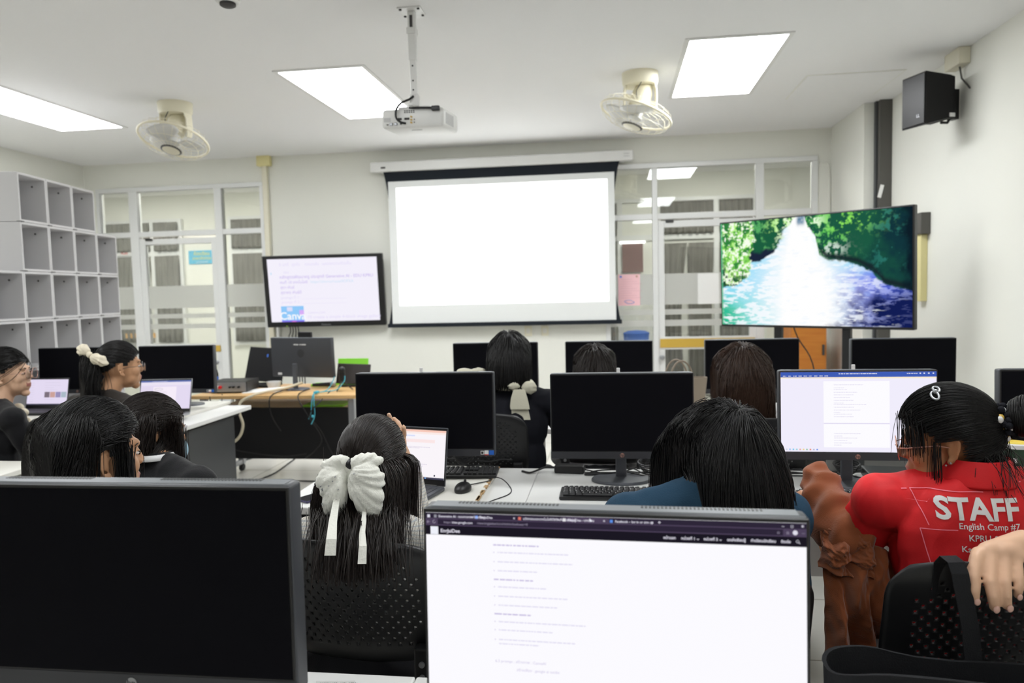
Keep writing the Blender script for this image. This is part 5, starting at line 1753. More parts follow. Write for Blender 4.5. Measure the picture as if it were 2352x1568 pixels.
ang = math.atan(0.186)      # the shelf stands a little askew
first = None
cols = {6: (0, 1, 2), 5: (0, 1, 2, 3), 4: (-1, 0, 1, 2, 3), 3: (-1, 0, 1, 2, 3), 2: (-1, 0, 1, 2, 3), 1: (-1, 0, 1, 2, 3), 0: (-1, 0, 1, 2, 3)}
rowname = {6: 'top row', 5: 'second row down', 4: 'third row down', 3: 'fourth row down', 2: 'third row up', 1: 'second row up', 0: 'bottom row'}
place = {-1: 'fifth from the glass', 0: 'fourth from the glass', 1: 'third from the glass', 2: 'second from the glass', 3: 'beside the glass'}
dx, dy = -math.sin(ang) * SS, math.cos(ang) * SS
for row, cs in cols.items():
    for c in cs:
        q = c + 0.5
        loc = (-4.085 + q * dx, 4.69 + q * dy, row * SS)
        lb = f'white open shelf cube, {rowname[row]}, {place[c]}'
        if first is None:
            first = cube_unit(loc, ang, lb)
        else:
            dup(first, loc, ang, lb)


# ---------------------------------------------------------------- chairs
def backrest_mesh(W, Hh, z0):
    nx, nz = 37, 23
    vs, fs = [], []
    cache = {}

    def pos(i, j):
        s_ = 2 * i / nx - 1
        t_ = j / nz
        wd_ = W * (1 - 0.20 * max(0, (t_ - 0.72) / 0.28) ** 3 - 0.10 * max(0, (0.25 - t_) / 0.25) ** 2)
        top = -0.022 * abs(s_) ** 4 * t_
        x = s_ * wd_ / 2
        y = -0.22 - 0.055 * t_ + 0.05 * s_ * s_ + 0.03 * max(0, (0.25 - t_) / 0.25) ** 2
        return (x, y, z0 + Hh * t_ + top)

    def vid(i, j):
        key = (round(i, 4), round(j, 4))
        if key not in cache:
            cache[key] = len(vs)
            vs.append(pos(i, j))
        return cache[key]
    for j in range(nz):
        for i in range(nx):
            e = abs(2 * (i + 0.5) / nx - 1)
            hole = (i + j) % 2 == 0 and 4 <= j <= nz - 4 and 4 <= i <= nx - 5 and not (j > nz - 7 and e > 0.66) and not (j < 7 and e > 0.7)
            if not hole:
                fs.append((vid(i, j), vid(i + 1, j), vid(i + 1, j + 1), vid(i, j + 1)))
                continue
            outer = [(0, 0), (0.5, 0), (1, 0), (1, 0.5), (1, 1), (0.5, 1), (0, 1), (0, 0.5)]
            corner = [vid(i, j), vid(i + 1, j), vid(i + 1, j + 1), vid(i, j + 1)]
            inn = []
            for k in range(8):
                a = 2 * PI * k / 8 + PI / 8 + PI
                inn.append(vid(i + 0.5 + 0.28 * math.cos(a), j + 0.5 + 0.32 * math.sin(a)))
            # inner points start at the lower side, counter-clockwise
            for k in range(4):
                c0, c1_ = corner[k], corner[(k + 1) % 4]
                p0, p1 = inn[(2 * k + 1) % 8], inn[(2 * k + 2) % 8]
                pm = inn[(2 * k) % 8]
                fs.append((c0, c1_, p1, p0))
                fs.append((c0, p0, pm))
    return vs, fs


_back_cache = {}


def chair(loc, rz, label, W=0.44, z0=0.66, Hh=0.30):
    t = thing('training_chair', label, 'chair', loc, rz)
    key = (W, z0, Hh)
    if key not in _back_cache:
        vs, fs = backrest_mesh(W, Hh, z0)
        ob = MB().add(vs, fs, 'black').build('backrest', t, smooth=50)
        _back_cache[key] = ob
    else:
        ob = _back_cache[key].copy()
        COL.objects.link(ob)
        ob.parent = t
    if not ob.modifiers:
        md = ob.modifiers.new('t', 'SOLIDIFY')
        md.thickness = 0.006
        md.offset = 0
    mb = MB()
    mb.box((0, 0.0, 0.435), (0.45, 0.43, 0.045), 'black', bev=0.02, seg=3)
    mb.build('seat', t, smooth=45)
    for sx in (-1, 1):
        MB().bx(sx * (W / 2 - 0.045) - 0.02, sx * (W / 2 - 0.045) + 0.02, -0.235, -0.205, z0 - 0.05, z0 + 0.06, 'black', bev=0.005).build('bracket', t)
        mb = MB()
        for z in (z0 - 0.005, z0 + 0.025):
            mb.cyl((sx * (W / 2 - 0.045), -0.236, z), (sx * (W / 2 - 0.045), -0.240, z), 0.007, 'silver', seg=12)
        mb.build('bolt', t, smooth=40)
        MB().tube([(sx * (W / 2 - 0.045), -0.22, z0 - 0.03), (sx * (W / 2 - 0.04), -0.225, 0.5), (sx * (W / 2 - 0.02), -0.26, 0.02)], 0.012, 'chrome', seg=12).build('leg', t, smooth=60)
        MB().tube([(sx * (W / 2 - 0.02), -0.16, 0.41), (sx * (W / 2 - 0.01), 0.16, 0.41), (sx * (W / 2), 0.2, 0.38), (sx * (W / 2), 0.22, 0.02)], 0.012, 'chrome', seg=12).build('leg', t, smooth=60)
        for yy in (-0.26, 0.22):
            MB().cyl((sx * (W / 2 - (0.02 if yy < 0 else 0)), yy, 0), (sx * (W / 2 - (0.02 if yy < 0 else 0)), yy, 0.03), 0.016, 'rubber').build('foot', t)
    return t

# ================================================================ people
V3 = lambda *a: np.array(a, float)


def _sphere_t(nu=18, nv=12):
    vs = [(0, 0, -1)]
    for j in range(1, nv):
        ph = -PI / 2 + PI * j / nv
        for i in range(nu):
            th = 2 * PI * i / nu
            vs.append((math.cos(ph) * math.cos(th), math.cos(ph) * math.sin(th), math.sin(ph)))
    vs.append((0, 0, 1))
    top = len(vs) - 1
    fs = []
    for i in range(nu):
        fs.append((0, 1 + (i + 1) % nu, 1 + i))
        fs.append((top, 1 + (nv - 2) * nu + i, 1 + (nv - 2) * nu + (i + 1) % nu))
    for j in range(nv - 2):
        for i in range(nu):
            i2 = (i + 1) % nu
            fs.append((1 + j * nu + i, 1 + j * nu + i2, 1 + (j + 1) * nu + i2, 1 + (j + 1) * nu + i))
    return np.array(vs), fs


SPH_V, SPH_F = _sphere_t()


def E_(c, r, R=None):
    return ('e', np.array(c, float), np.array(r, float), np.eye(3) if R is None else np.array(R, float))


def C_(p0, p1, r0, r1=None):
    return ('c', np.array(p0, float), np.array(p1, float), r0, r0 if r1 is None else r1)


def chain(pts, rs):
    return [C_(pts[i], pts[i + 1], rs[i], rs[i + 1]) for i in range(len(pts) - 1)]


def prim_mesh(p):
    if p[0] == 'e':
        return (SPH_V * p[2]) @ p[3].T + p[1], SPH_F
    _, a, b, r0, r1 = p
    t = b - a
    L = np.linalg.norm(t)
    t = t / max(L, 1e-9)
    x = np.cross(t, [0, 0, 1.0])
    if np.linalg.norm(x) < 1e-3:
        x = np.array([1.0, 0, 0])
    x /= np.linalg.norm(x)
    y = np.cross(t, x)
    vs = SPH_V.copy()
    out = np.where(vs[:, 2:3] < 0, a + r0 * (vs[:, :1] * x + vs[:, 1:2] * y + vs[:, 2:3] * t), b + r1 * (vs[:, :1] * x + vs[:, 1:2] * y + vs[:, 2:3] * t))
    mid = np.abs(vs[:, 2]) < 1e-6
    # the equator ring belongs to the far end; add a ring for the near end by splitting
    n = len(vs)
    ring = np.where(mid)[0]
    if len(ring):
        out[ring] = b + r1 * (vs[ring, :1] * x + vs[ring, 1:2] * y)
    return out, SPH_F


def blob(name, prims, voxel, mats, parent, smooth=4, disp=None, origin=(0, 0, 0), cuts=(), face_mat=None):
    V, F, n = [], [], 0
    for p in prims:
        v, f = prim_mesh(p)
        V.append(v - np.array(origin))
        F += [tuple(i + n for i in q) for q in f]
        n += len(v)
    me = bpy.data.meshes.new('tmp')
    me.from_pydata([tuple(v) for v in np.concatenate(V)], [], F)
    tmp = bpy.data.objects.new('tmp', me)
    COL.objects.link(tmp)
    md = tmp.modifiers.new('r', 'REMESH')
    md.mode = 'VOXEL'
    md.voxel_size = voxel
    md.adaptivity = 0
    if smooth:
        sm = tmp.modifiers.new('s', 'SMOOTH')
        sm.factor = 0.5
        sm.iterations = smooth
    dg = bpy.context.evaluated_depsgraph_get()
    out = bpy.data.meshes.new_from_object(tmp.evaluated_get(dg))
    bpy.data.objects.remove(tmp)
    bpy.data.meshes.remove(me)
    out.name = name
    nv = len(out.vertices)
    co = np.empty(nv * 3, np.float32)
    out.vertices.foreach_get('co', co)
    co = co.reshape(-1, 3)
    if disp is not None:
        no = np.empty(nv * 3, np.float32)
        out.vertices.foreach_get('normal', no)
        no = no.reshape(-1, 3)
        d = disp(co + np.array(origin), no)
        co = co + no * d[:, None]
        out.vertices.foreach_set('co', co.astype(np.float32).ravel())
    if cuts:
        bm = bmesh.new()
        bm.from_mesh(out)
        kill = []
        for v in bm.verts:
            p = np.array(v.co) + np.array(origin)
            for c, nrm, R in cuts:
                q = p - np.array(c)
                if q @ np.array(nrm) > 0 and np.linalg.norm(q) < R:
                    kill.append(v)
                    break
        bmesh.ops.delete(bm, geom=kill, context='VERTS')
        bm.to_mesh(out)
        bm.free()
    for m in mats:
        out.materials.append(M[m])
    if face_mat is not None:
        ce = np.empty(len(out.polygons) * 3, np.float32)
        out.polygons.foreach_get('center', ce)
        out.polygons.foreach_set('material_index', face_mat(ce.reshape(-1, 3) + np.array(origin)).astype(np.int32))
    out.polygons.foreach_set('use_smooth', [True] * len(out.polygons))
    out.update()
    o = bpy.data.objects.new(name, out)
    COL.objects.link(o)
    if parent is not None:
        o.parent = parent
    return o


def folds(amp, freq, seed=0, stretch=(1, 1, 0.45)):
    """cloth folds: ridged noise along the normal"""
    def fn(co, no):
        s = np.array(stretch) * freq
        out = np.empty(len(co))
        for i, p in enumerate(co):
            q = Vector((p[0] * s[0] + seed * 7.3, p[1] * s[1] + seed * 3.1, p[2] * s[2]))
            a = mnoise.noise(q)
            b = mnoise.noise(q * 2.3 + Vector((5, 2, 8)))
            out[i] = amp * ((1 - 2 * abs(a)) * 0.7 + b * 0.45 - 0.2)
        return out
    return fn


def rotm(yaw, pitch, roll):
    return np.array(Matrix.Rotation(yaw, 3, 'Z') @ Matrix.Rotation(pitch, 3, 'X') @ Matrix.Rotation(roll, 3, 'Y'))


def head_prims(C, R, s, ears=True):
    H = lambda x, y, z: C + R @ (np.array([x, y, z]) * s)
    e = lambda c, r, rot=None: E_(H(*c), np.array(r) * s, R if rot is None else R @ rot)
    c = lambda a, b, r0, r1=None: C_(H(*a), H(*b), r0 * s, (r0 if r1 is None else r1) * s)
    P = [e((0, -0.012, 0.025), (0.073, 0.092, 0.092)), e((0, 0.028, -0.012), (0.064, 0.060, 0.085)), e((0, 0.025, -0.062), (0.053, 0.055, 0.047)),
         e((0, 0.066, -0.099), (0.022, 0.020, 0.018)), c((-0.03, 0.0755, 0.026), (0.03, 0.0755, 0.026), 0.0115),
         c((0, 0.085, 0.014), (0, 0.0985, -0.020), 0.0062, 0.0092), e((-0.011, 0.092, -0.024), (0.008, 0.008, 0.0075)), e((0.011, 0.092, -0.024), (0.008, 0.008, 0.0075)),
         e((0, 0.064, -0.058), (0.036, 0.028, 0.032)), e((0, 0.0865, -0.0525), (0.019, 0.009, 0.0060)), e((0, 0.0850, -0.0645), (0.016, 0.009, 0.0065)),
         e((-0.04, 0.055, -0.025), (0.025, 0.025, 0.028)), e((0.04, 0.055, -0.025), (0.025, 0.025, 0.028)),
         e((-0.034, 0.044, -0.056), (0.028, 0.032, 0.036)), e((0.034, 0.044, -0.056), (0.028, 0.032, 0.036))]
    for sx in (-1, 1):
        if not ears:
            continue
        out = [(0.010, -0.030), (0.003, -0.034), (-0.006, -0.024), (-0.014, -0.006), (-0.018, 0.010), (-0.012, 0.024), (0.000, 0.029), (0.009, 0.022), (0.010, 0.008)]
        pts = [(sx * (0.074 + 0.013 * (0.012 - y) / 0.03), y - 0.008, z - 0.004) for y, z in out]
        P += [c(pts[i], pts[i + 1], 0.0042) for i in range(len(pts) - 1)]
        P += [e((sx * 0.080, 0.000, -0.036), (0.005, 0.008, 0.009))]
        P += [c((sx * 0.073, -0.003, -0.018), (sx * 0.079, -0.012, 0.012), 0.007, 0.006), c((sx * 0.077, -0.012, -0.016), (sx * 0.079, -0.014, 0.008), 0.0045)]
    return P, H


def hand_prims(W, d, n, side, curl=0.6, thumb=1):
    """W wrist, d towards the fingers, n back-of-hand normal, side: towards the thumb"""
    d, n, t = [np.array(a, float) / np.linalg.norm(a) for a in (d, n, side)]
    P = [C_(W, W + d * 0.05 + t * 0.012, 0.022, 0.02), C_(W, W + d * 0.05 - t * 0.014, 0.02, 0.018), C_(W + d * 0.04 - t * 0.02, W + d * 0.06 + t * 0.022, 0.014, 0.014)]
    for k, (off, L) in enumerate(((0.028, 0.068), (0.010, 0.075), (-0.009, 0.070), (-0.026, 0.055))):
        a = W + d * (0.078 - 0.004 * k) + t * off
        dirs = []
        ang = 0.15
        p = a
        for j, f in enumerate((0.45, 0.32, 0.23)):
            ang += curl * (0.5 + 0.35 * j)
            q = p + (d * math.cos(ang) - n * math.sin(ang)) * L * f
            P.append(C_(p, q, 0.0085 - 0.0008 * j, 0.0078 - 0.0008 * j))
            p = q
    b = W + d * 0.02 + t * 0.022
    m1 = b + d * 0.03 + t * 0.022 - n * 0.012
    P += [C_(b, m1, 0.012, 0.010), C_(m1, m1 + d * 0.028 + t * 0.004 - n * 0.008, 0.0095, 0.008)]
    return P


# ---------------------------------------------------------------- hair
def scalp_ok(u):
    y = u[:, 1]
    zmin = np.interp(y, [-1, -0.2, -0.17, 0.05, 0.07, 0.33, 0.36, 0.8, 1.0], [-0.58, -0.10, 0.08, 0.08, -0.10, -0.08, 0.02, 0.31, 0.44])
    return u[:, 2] > zmin


def scalp_roots(n, cond=scalp_ok):
    out = []
    tot = 0
    while tot < n:
        u = rng.normal(size=(n * 2, 3))
        u /= np.linalg.norm(u, axis=1, keepdims=True)
        u = u[cond(u)]
        out.append(u)
        tot += len(u)
    return np.concatenate(out)[:n]


def norm(a):
    return a / np.maximum(np.linalg.norm(a, axis=-1, keepdims=True), 1e-9)


class Hair:
    def __init__(self, C, R, s=1.0, rad=(0.082, 0.101, 0.103), wmax=0.105, wback=0.16):
        self.wmax, self.wback = wmax * s, wback * s
        self.c = C + R @ (np.array([0, -0.012, 0.022]) * s)
        self.R, self.s, self.rad = R, s, np.array(rad) * s
        self.paths, self.radii = [], []

    def toW(self, q):
        return self.c + q @ self.R.T

    def push(self, p, off, cols):
        q = (p - self.c) @ self.R / (self.rad * (1 + off[:, None]))
        n = np.linalg.norm(q, axis=1)
        ins = n < 1
        q[ins] /= n[ins, None]
        p = self.c + (q * (self.rad * (1 + off[:, None]))) @ self.R.T
        for cc, cr, cR in cols:          # hair slides to the back of the shoulders and torso
            g_ = cr + 0.05 * off[:, None]
            q = (p - cc) @ cR / g_
            ins = np.linalg.norm(q, axis=1) < 1
            q[ins, 1] = -np.sqrt(np.maximum(0, 1 - q[ins, 0] ** 2 - q[ins, 2] ** 2))
            p = np.where(ins[:, None], cc + (q * g_) @ cR.T, p)
        if self.wmax:
            h = (p - self.c) @ self.R
            lim = self.wmax * (0.72 + 0.28 * off / (off.max() + 1e-6))
            over = np.abs(h[:, 0]) > lim
            h[over, 0] = np.sign(h[over, 0]) * (lim[over] + 0.25 * (np.abs(h[over, 0]) - lim[over]))
            lim2 = self.wback
            ov = h[:, 1] < -lim2
            h[ov, 1] = -lim2 + 0.4 * (h[ov, 1] + lim2)
            p = np.where((over | ov)[:, None], self.c + h @ self.R.T, p)
        return p

    def fall(self, p, v, zend, cols, off, ds=0.022, K=26, grav=0.4, wav=0.0, r=0.0011, face=True, drift=None, first=None):
        n = len(p)
        P = [] if first is None else list(first)
        P.append(p.copy())
        alive = np.ones(n, bool)
        ph = rng.random(n) * 6.28
        ph = np.round(ph, 0) + 0.25 * rng.random(n)
        for k in range(K):
            g = np.zeros((n, 3))
            g[:, 2] = -1
            v = norm(v * (1 - grav) + g * grav * (0.6 + 0.05 * k) + rng.normal(size=(n, 3)) * 0.015 + (0 if drift is None else drift))
            if wav:
                w_ = np.stack([np.sin(k * 0.55 + ph), 0.6 * np.cos(k * 0.5 + 2 * ph), np.zeros(n)], 1) * wav
            else:
                w_ = 0
            q = p + (v + w_) * ds
            q = self.push(q, off, cols)
            if face:
                h = (q - self.c) @ self.R / self.s
                bad = (h[:, 1] > 0.035) & (np.abs(h[:, 0]) < 0.072) & (h[:, 2] < 0.045)
                h[bad, 0] = np.sign(h[bad, 0] + 1e-6) * 0.074
                q = np.where(bad[:, None], self.c + (h * self.s) @ self.R.T, q)
            q[~alive] = p[~alive] + v[~alive] * 1e-4
            p = q
            P.append(p.copy())
            alive &= p[:, 2] > zend
        self.paths.append(np.stack(P, 1))
        self.radii.append(np.full(n, r) * (0.7 + 0.6 * rng.random(n)))

    def loose(self, n, zend, zr, cols, part=0.5, off=0.12, grav=0.4, wav=0.0, r=0.0011, crown=(0, -0.25, 0.97), cond=scalp_ok, K=26, drift=None, back=0.25):
        u = scalp_roots(n, cond)
        k = norm(np.array([crown], float))
        t = norm(u - k * (u * k).sum(1, keepdims=True))
        t[:, 0] += np.sign(u[:, 0]) * part * np.clip(u[:, 1] * 2 + 0.4, 0, 1)
        t[:, 1] -= back * (u[:, 1] > 0.0)
        p = self.toW(u * self.rad)
        self.fall(p, norm(t) @ self.R.T, zend + zr * rng.random(n), cols, off * rng.random(n) ** 1.0, grav=grav, wav=wav, r=r, K=K, drift=drift)

    def tied(self, n, T, off=0.06, r=0.0011, cond=scalp_ok, K=16, bulge=0.04, spread=0.05):
        """strands combed over the skull to the tie point T (unit direction)"""
        u = scalp_roots(n, cond)
        T = norm(np.array([T], float))
        Tj = norm(T + rng.normal(size=(n, 3)) * spread)
        o = off * rng.random(n)
        P = []
        dot = np.clip((u * Tj).sum(1), -1, 1)
        om = np.arccos(dot)
        for k in range(K):
            t = (k / (K - 1)) ** 0.9
            so = np.maximum(np.sin(om), 1e-4)
            q = (np.sin((1 - t) * om) / so)[:, None] * u + (np.sin(t * om) / so)[:, None] * Tj
            q = norm(q)
            # comb downwards a little on the way
            q[:, 2] += (-0.10 + 0.42 * np.clip(u[:, 1], 0, 1)) * np.sin(PI * t) * (1 - np.abs(q[:, 2]))
            q = norm(q)
            h = 1 + o + bulge * math.sin(PI * t) + 0.01
            P.append(self.toW(q * self.rad * h[:, None]))
        self.paths.append(np.stack(P, 1))
        self.radii.append(np.full(n, r) * (0.7 + 0.6 * rng.random(n)))

    def tail(self, n, p0, v0, zend, zr, cols, spread=0.012, vs=0.35, off=0.06, grav=0.25, wav=0.0, r=0.0011, K=24, drift=None):
        p = np.array(p0) + rng.normal(size=(n, 3)) * spread
        v = norm(np.array([v0]) + rng.normal(size=(n, 3)) * vs)
        self.fall(p, v, zend + zr * rng.random(n), cols, off * rng.random(n), grav=grav, wav=wav, r=r, K=K, face=False, drift=drift)

    def bun(self, c, rad, n, r=0.0012, axis=(0, 1, 0), K=20):
        ax = norm(np.array(axis, float))
        a = norm(np.cross(ax, [0, 0, 1.0]))
        b = np.cross(ax, a)
        P = []
        th0 = rng.random(n) * 6.28
        ph = rng.random(n) * PI * 0.9 + 0.05
        rr = rad * (0.88 + 0.14 * rng.random(n))
        tw = 1.6 + 1.2 * rng.random(n)
        for k in range(K):
            t = k / (K - 1)
            th = th0 + tw * t
            p_ = np.clip(ph + 0.5 * (t - 0.5), 0.02, PI - 0.02)
            q = np.cos(p_)[:, None] * ax + (np.sin(p_) * np.cos(th))[:, None] * a + (np.sin(p_) * np.sin(th))[:, None] * b
            P.append(np.array(c) + q * rr[:, None])
        self.paths.append(np.stack(P, 1))
        self.radii.append(np.full(n, r))

    def build(self, parent, mat_, origin, name='hair', cap=True, extra=()):
        VV, QQ, n = [], [], 0
        for P, rd in zip(self.paths, self.radii):
            N, K, _ = P.shape
            T = np.gradient(P, axis=1)
            T = norm(T)
            up = np.array([0.31, 0.17, 0.93])
            A = np.cross(T, up[None, None])
            A = norm(A)
            B = np.cross(T, A)
            tp = 1 - 0.55 * (np.linspace(0, 1, K) ** 2)
            ring = []
            for a in (0, 2.094, 4.189):
                ring.append(P + (A * math.cos(a) + B * math.sin(a)) * (rd[:, None, None] * tp[None, :, None]))
            R3 = np.stack(ring, 2).reshape(-1, 3)          # N,K,3
            idx = np.arange(N * K * 3).reshape(N, K, 3)
            q = []
            for a in range(3):
                b = (a + 1) % 3
                q.append(np.stack([idx[:, :-1, a], idx[:, :-1, b], idx[:, 1:, b], idx[:, 1:, a]], -1).reshape(-1, 4))
            VV.append(R3)
            QQ.append(np.concatenate(q) + n)
            n += len(R3)
        if cap:
            nu, nv = 56, 40
            th = np.linspace(0, 2 * PI, nu, endpoint=False)
            ph = np.linspace(-PI / 2 + 0.02, PI / 2, nv)
            TH, PH = np.meshgrid(th, ph)
            u = np.stack([np.cos(PH) * np.cos(TH), np.cos(PH) * np.sin(TH), np.sin(PH)], -1)
            idx = np.arange(nu * nv).reshape(nv, nu)
            q = np.stack([idx[:-1], np.roll(idx[:-1], -1, 1), np.roll(idx[1:], -1, 1), idx[1:]], -1).reshape(-1, 4)
            uf = u.reshape(-1, 3)
            keep = scalp_ok(uf[q].mean(1))
            VV.append(self.toW(uf * self.rad * 0.985))
            QQ.append(q[keep] + n)
            n += nu * nv
        for c, rad, R_ in extra:
            VV.append((SPH_V * np.array(rad)) @ np.array(R_).T + np.array(c))
            f = np.array([x if len(x) == 4 else (x[0], x[1], x[2], x[2]) for x in SPH_F if len(x) == 4])
            QQ.append(f + n)
            n += len(SPH_V)
        o = mesh_np(name, np.concatenate(VV) - np.array(origin), np.concatenate(QQ), [mat_], parent)
        return o


PEOPLE = {}


def person(label, hc, yaw, pitch=0.0, roll=0.0, s=0.95, N=None, a=0.0, P=None, shw=0.165, skin='skin_light', top='cloth_black', sleeve='long', voxel=0.007,
           arms=None, folds_amp=0.004, head_detail=True, collar=None, chair_off=0.04, chair_label=None, chair_rz=None, torso=1.0, extra_body=(), lip=True, chair_loc=None, z0=0.68, Hh=0.28, hem=None, flat_back=0.0, cloth_smooth=4, drop=0.045, top_name='jacket', legs='cloth_black', hands=(True, True)):
    hc = np.array(hc, float)
    fwd, right, up = V3(-math.sin(a), math.cos(a), 0), V3(math.cos(a), math.sin(a), 0), V3(0, 0, 1)
    R = rotm(yaw, pitch, roll)
    N = hc + V3(0, 0, -0.155) - 0.02 * fwd if N is None else np.array(N, float)
    P = V3(N[0], N[1], 0.57) - fwd * 0.05 if P is None else np.array(P, float)
    root_loc = V3(P[0], P[1], 0)
    S_ = {sx: N + right * sx * shw - up * drop for sx in (-1, 1)}
    arms = arms or {}
    El, Wr = {}, {}
    for sx in (-1, 1):
        El[sx], Wr[sx] = arms.get(sx, (S_[sx] + right * sx * 0.045 + fwd * 0.10 - up * 0.245, S_[sx] + right * sx * (-0.04) + fwd * 0.33 - up * 0.215))
        El[sx], Wr[sx] = np.array(El[sx], float), np.array(Wr[sx], float)
        Wr[sx][2] = max(Wr[sx][2], 0.80)
    spine = norm(N - P)
    rx = norm(right)
    fy = np.cross(spine, rx)
    TR = np.stack([rx, fy, spine], 1)
    lerp = lambda t: P + (N - P) * t

    def torso_p(i):
        k = torso
        return [E_(P, (0.165 * k + i, 0.120 * k + i, 0.10 + i), TR), E_(lerp(0.32), (0.140 * k + i, 0.100 * k + i, 0.16 + i), TR), E_(lerp(0.66), (0.152 * k + i, 0.105 * k + i, 0.15 + i), TR),
                C_(S_[-1], N - up * 0.05, 0.052 + i, 0.062 + i), C_(S_[1], N - up * 0.05, 0.052 + i, 0.062 + i), C_(N + up * 0.015, lerp(0.75), 0.052 + i * 0.6, 0.09 + i),
                C_(N + up * 0.01, S_[-1], 0.045 + i * 0.6, 0.045 + i), C_(N + up * 0.01, S_[1], 0.045 + i * 0.6, 0.045 + i)]
    prims, H = head_prims(hc, R, s)
    prims += [C_(H(0, -0.018, -0.05), N, 0.049 * s, 0.055)]
    prims += torso_p(0.0)
    hips = {sx: P + right * sx * 0.09 - up * 0.01 for sx in (-1, 1)}
    knees = {sx: hips[sx] + fwd * 0.40 + right * sx * 0.02 - up * 0.03 for sx in (-1, 1)}
    ank = {sx: knees[sx] + fwd * 0.04 - up * (knees[sx][2] - 0.075) for sx in (-1, 1)}
    for sx in (-1, 1):
        prims += [C_(S_[sx], El[sx], 0.048, 0.039), C_(El[sx], Wr[sx], 0.038, 0.026)]
        prims += [C_(hips[sx], knees[sx], 0.078, 0.055), C_(knees[sx], ank[sx], 0.053, 0.036), C_(ank[sx] - up * 0.035 - fwd * 0.03, ank[sx] - up * 0.04 + fwd * 0.13, 0.034, 0.026)]
        if hands[0 if sx < 0 else 1]:
            d = norm(Wr[sx] - El[sx]) if False else norm(fwd + 0.0 * right)
            prims += hand_prims(Wr[sx], d, up, -sx * right, 0.35)
    prims += list(extra_body)
    lips_c = H(0, 0.098, -0.059)

    def fm(ce):
        h = (ce - hc) @ R / s
        lipm = (np.abs(h[:, 0]) < 0.021) & (np.abs(h[:, 2] + 0.0585) < 0.0105) & (h[:, 1] > 0.080)
        return lipm.astype(int)
    body = blob('person', prims, voxel, [skin, 'lips'], None, smooth=3 if voxel > 0.005 else 4, origin=root_loc, face_mat=fm if lip else None)
    body.location = root_loc
    tag(body, label, 'person')
    ctx = dict(o=body, root=root_loc, hc=hc, R=R, s=s, H=H, N=N, P=P, S=S_, El=El, Wr=Wr, fwd=fwd, right=right, up=up, TR=TR, lerp=lerp, torso_p=torso_p)
    # eyes and brows
    if head_detail:
        for sx in (-1, 1):
            e = MB()
            c = H(sx * 0.029, 0.0770, 0.001) - root_loc
            RM = Matrix([list(r) for r in R])
            e.ell(c, (0.0118 * s, 0.009 * s, 0.0042 * s), 'eye_white', R=RM, nu=16, nv=10)
            e.ell(H(sx * 0.029, 0.0838, 0.001) - root_loc, (0.0050 * s, 0.0035 * s, 0.0050 * s), 'iris', R=RM, nu=14, nv=8)
            e.tube([H(sx * (0.029 + x), 0.0862 - 40 * x * x, 0.0050 - 30 * x * x) - root_loc for x in np.linspace(-0.0125, 0.0125, 9)], 0.0012, 'iris', seg=5)
            e.build('eye', body, smooth=60)
            b = MB()
            b.tube([H(sx * x, y, z) - root_loc for x, y, z in ((0.014, 0.0870, 0.024), (0.026, 0.0862, 0.0270), (0.037, 0.0790, 0.0262), (0.045, 0.0700, 0.022))], [0.002, 0.0026, 0.0024, 0.001], 'hair_black', seg=6)
            b.build('eyebrow', body, smooth=60)
    # clothing
    i = 0.012
    tp = torso_p(i)
    if flat_back:
        tp += [E_(lerp(0.60) - fwd * flat_back, (0.19, 0.068, 0.24), TR), E_(lerp(0.75) - fwd * flat_back, (0.19, 0.06, 0.16), TR)]
    cuts = [(N + up * 0.052, up, 0.075)]
    if hem:
        cuts.append((V3(P[0], P[1], hem), -up, 0.4))
    for sx in (-1, 1):
        if sleeve == 'long':
            d = norm(Wr[sx] - El[sx])
            tp += [C_(S_[sx], El[sx], 0.058, 0.050), C_(El[sx], Wr[sx] - d * 0.01, 0.049, 0.036)]
            cuts.append((Wr[sx] - d * 0.03, d, 0.07))
        else:
            d = norm(El[sx] - S_[sx])
            end = S_[sx] + (El[sx] - S_[sx]) * 0.82
            tp += [C_(S_[sx] - up * 0.008, end, 0.052, 0.064)]
            cuts.append((end - d * 0.012, d, 0.11))
    ctx['shirt'] = blob(top_name, tp, min(voxel, 0.0065) if voxel <= 0.005 else 0.007, [top], body, smooth=cloth_smooth, disp=folds(folds_amp, 16, seed=int(hc[0] * 10)), origin=root_loc, cuts=cuts)
    lg = []
    for sx in (-1, 1):
        d = norm(ank[sx] - knees[sx])
        lg += [C_(hips[sx], knees[sx], 0.092, 0.066), C_(knees[sx], ank[sx] - d * 0.03, 0.064, 0.052)]
    lg += [E_(P + up * 0.01, (0.186, 0.142, 0.125), TR)]
    blob('trousers', lg, 0.012, [legs], body, smooth=3, origin=root_loc)
    # colliders for hair
    ctx['cols'] = [(lerp(0.66), V3(0.152, 0.105, 0.15) * torso + 0.017, TR), (lerp(0.32), V3(0.140, 0.10, 0.16) + 0.017, TR),
                   ((S_[1] + S_[-1]) / 2 - up * 0.004, V3(shw + 0.055, 0.066, 0.068), np.stack([rx, fwd, up], 1)), (N + up * 0.0, V3(0.062, 0.062, 0.075), np.eye(3))]
    cl = P + fwd * chair_off if chair_loc is None else np.array(chair_loc, float)
    if chair_label:
        chair((cl[0], cl[1], 0), a if chair_rz is None else chair_rz, chair_label, z0=z0, Hh=Hh)
    return ctx


